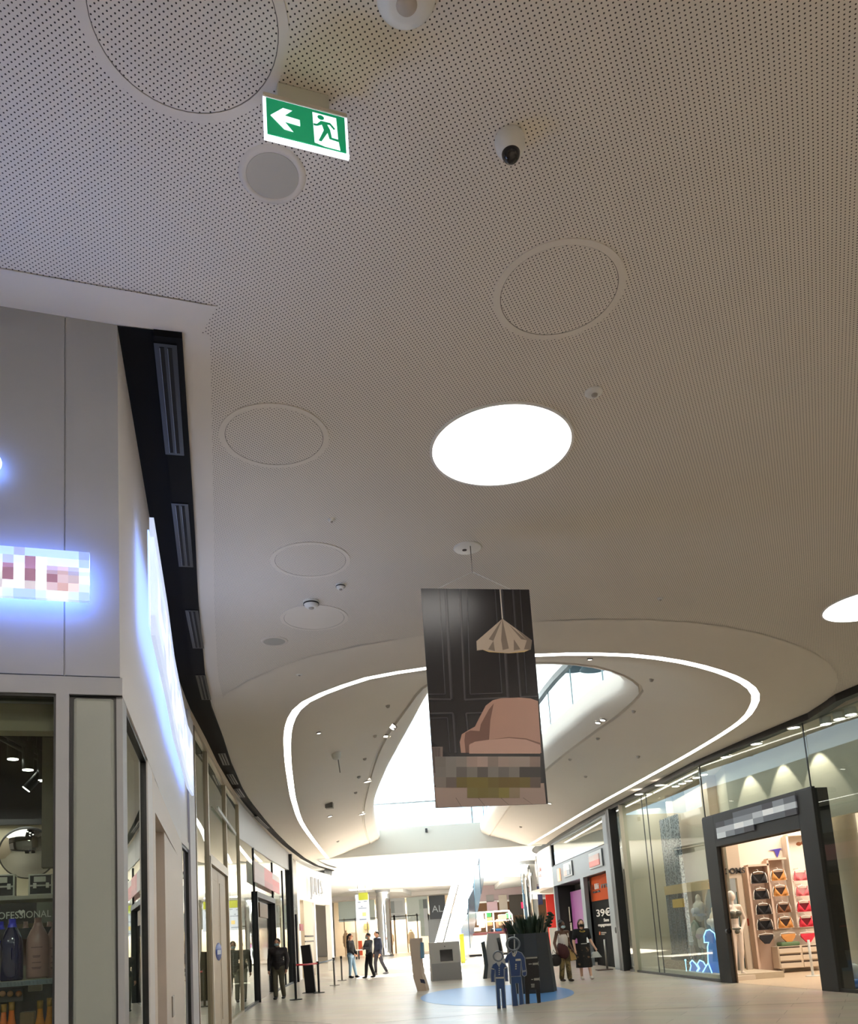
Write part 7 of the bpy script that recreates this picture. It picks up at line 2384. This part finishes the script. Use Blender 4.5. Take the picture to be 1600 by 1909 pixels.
person('woman with hair bun in white top and camouflage trousers carrying a straw tote', g_, 28, hgt(1052, 1716, g_), SKIN_D,
       dict(elR=(-0.15, 0.03, 0.64), wrR=(-0.17, -0.04, 0.52), elL=(0.13, 0.02, 0.64), wrL=(0.12, -0.07, 0.53), anL=(0.05, -0.04, 0.045), anR=(-0.05, 0.05, 0.05)),
       None, (speckle_mat('camouflage', (74, 62, 36), (126, 106, 66), 7, 0.5, 0.8), 0.9, 0.93), mat('brown_shoe', (54, 40, 30), 0.5), HAIRB, MASKB, lambda t, P, h: (bags1(t, P, h), MB().cap((0, -0.004 * h, 0.6 * h), (0, -0.004 * h, 0.71 * h), 0.082 * h, 0.085 * h).build('top', mat('white_top', (206, 196, 188), 0.8), t)), True, 'none', 'bun')
g_ = floor_at(1092, 1826)
def bags2(t, P, h):
    w_ = P['wrL']
    MB().prism([(w_.x - 0.09 * h, w_.z - 0.17 * h), (w_.x + 0.1 * h, w_.z - 0.17 * h), (w_.x + 0.03 * h, w_.z - 0.07 * h), (w_.x - 0.04 * h, w_.z - 0.08 * h)], w_.y - 0.06, w_.y + 0.06).build('white_bag', mat('checked_bag', (196, 200, 196), 0.6), t)
    MB().tube([(w_.x, w_.y, w_.z - 0.03 * h), (w_.x, w_.y, w_.z - 0.08 * h)], 0.012, 6).build('bag_handle', BLACK, t)
    MB().tube([(0.045 * h * math.cos(a), -0.05 * h + 0.03 * h * math.sin(a) - 0.02, 0.8 * h + 0.012 * math.sin(a) * h) for a in [i * 2 * math.pi / 20 for i in range(21)]], 0.008, 6, cap=False).build('necklace', mat('gold_chain', (190, 160, 70), 0.3, metal=0.8), t)
    MB().box(-0.05 * h, 0.05 * h, -0.1 * h, -0.085 * h, 0.585 * h, 0.6 * h).build('belt', mat('silver_belt', (190, 186, 180), 0.4), t)
person('woman in black t-shirt, black mask and dotted skirt carrying a white bag', g_, 8, hgt(1091, 1713, g_), SKIN_L,
       dict(elL=(0.15, 0.02, 0.64), wrL=(0.2, -0.03, 0.52), elR=(-0.14, 0.02, 0.64), wrR=(-0.14, -0.02, 0.5), anL=(0.09, -0.04, 0.045), anR=(-0.05, 0.03, 0.045), knL=(0.07, -0.03, 0.27)),
       (mat('black_tshirt', (20, 20, 22), 0.8), 0.3), None, mat('white_trainers', (226, 214, 204), 0.6), HAIRR, MASKK, bags2, True, 'short', 'long',
       (speckle_mat('dotted_skirt', (22, 20, 20), (120, 92, 72), 9, 0.62, 0.8), 0.2, 0.122, 0.135))
# mannequin at the entrance of the lingerie shop
q = aty(1380, 1816, 19.6)
m0 = thing('mannequin', 'full white mannequin in olive grey bikini with hand on hip at the shop entrance', 'mannequin', T(q.x, 19.6, 0.1, math.radians(12)))
hh_ = aty(1372, 1660, 19.6).z - 0.1
b = MB()
h = hh_
b.ell((0, 0, 0.935 * h), 0.048 * h, 0.056 * h, 0.068 * h).cap((0, 0, 0.82 * h), (0, 0, 0.9 * h), 0.026 * h)
b.cap((0, 0, 0.53 * h), (0, 0, 0.6 * h), 0.068 * h, 0.05 * h).cap((0, 0, 0.6 * h), (0, 0, 0.74 * h), 0.05 * h, 0.062 * h).cap((-0.09 * h, 0, 0.805 * h), (0.09 * h, 0, 0.805 * h), 0.032 * h)
b.cap((0, 0, 0.74 * h), (0, 0, 0.82 * h), 0.062 * h, 0.03 * h)
b.ell((-0.04 * h, -0.05 * h, 0.73 * h), 0.04 * h, 0.035 * h, 0.038 * h).ell((0.04 * h, -0.05 * h, 0.73 * h), 0.04 * h, 0.035 * h, 0.038 * h)
b.cap((0.1 * h, 0, 0.8 * h), (0.165 * h, 0.03 * h, 0.65 * h), 0.026 * h, 0.022 * h).cap((0.165 * h, 0.03 * h, 0.65 * h), (0.085 * h, -0.02 * h, 0.535 * h), 0.022 * h, 0.015 * h)
b.cap((-0.1 * h, 0, 0.8 * h), (-0.125 * h, 0.02 * h, 0.64 * h), 0.026 * h, 0.022 * h).cap((-0.125 * h, 0.02 * h, 0.64 * h), (-0.12 * h, -0.03 * h, 0.49 * h), 0.022 * h, 0.015 * h)
for k in range(4):
    b.cap((-0.12 * h, -0.035 * h + 0.01 * h * k, 0.48 * h), (-0.115 * h, -0.04 * h + 0.01 * h * k, 0.435 * h), 0.006 * h, 0.005 * h, 8)
    b.cap((0.085 * h, -0.025 * h, (0.53 - 0.01 * k) * h), (0.05 * h, -0.055 * h, (0.515 - 0.01 * k) * h), 0.006 * h, 0.005 * h, 8)
for s in (-1, 1):
    b.cap((s * 0.045 * h, 0, 0.52 * h), (s * 0.045 * h, -0.01 * h, 0.28 * h), 0.055 * h, 0.034 * h).cap((s * 0.045 * h, -0.01 * h, 0.28 * h), (s * 0.042 * h, 0.01 * h, 0.05 * h), 0.035 * h, 0.018 * h)
    b.cap((s * 0.042 * h, 0.01 * h, 0.03 * h), (s * 0.045 * h, -0.06 * h, 0.015 * h), 0.02 * h, 0.014 * h)
b.build('body', MANNEQUIN, m0, remesh=0.011)
OLV = mat('olive_bikini', (104, 104, 92), 0.7)
MB().ell((-0.04 * h, -0.054 * h, 0.727 * h), 0.044 * h, 0.038 * h, 0.036 * h).ell((0.04 * h, -0.054 * h, 0.727 * h), 0.044 * h, 0.038 * h, 0.036 * h).cap((0, 0, 0.7 * h), (0, 0, 0.712 * h), 0.066 * h).build('bikini_top', OLV, m0, remesh=0.012)
MB().ell((0, -0.002 * h, 0.545 * h), 0.078 * h, 0.073 * h, 0.022 * h).ell((0, -0.004 * h, 0.515 * h), 0.055 * h, 0.07 * h, 0.04 * h).build('briefs', OLV, m0, remesh=0.012)
MB().bbox(-0.25, 0.4, -0.3, 0.3, -0.1, 0.012, 0.01).build('plinth', mat('mannequin_plinth', (228, 214, 196), 0.5), m0)
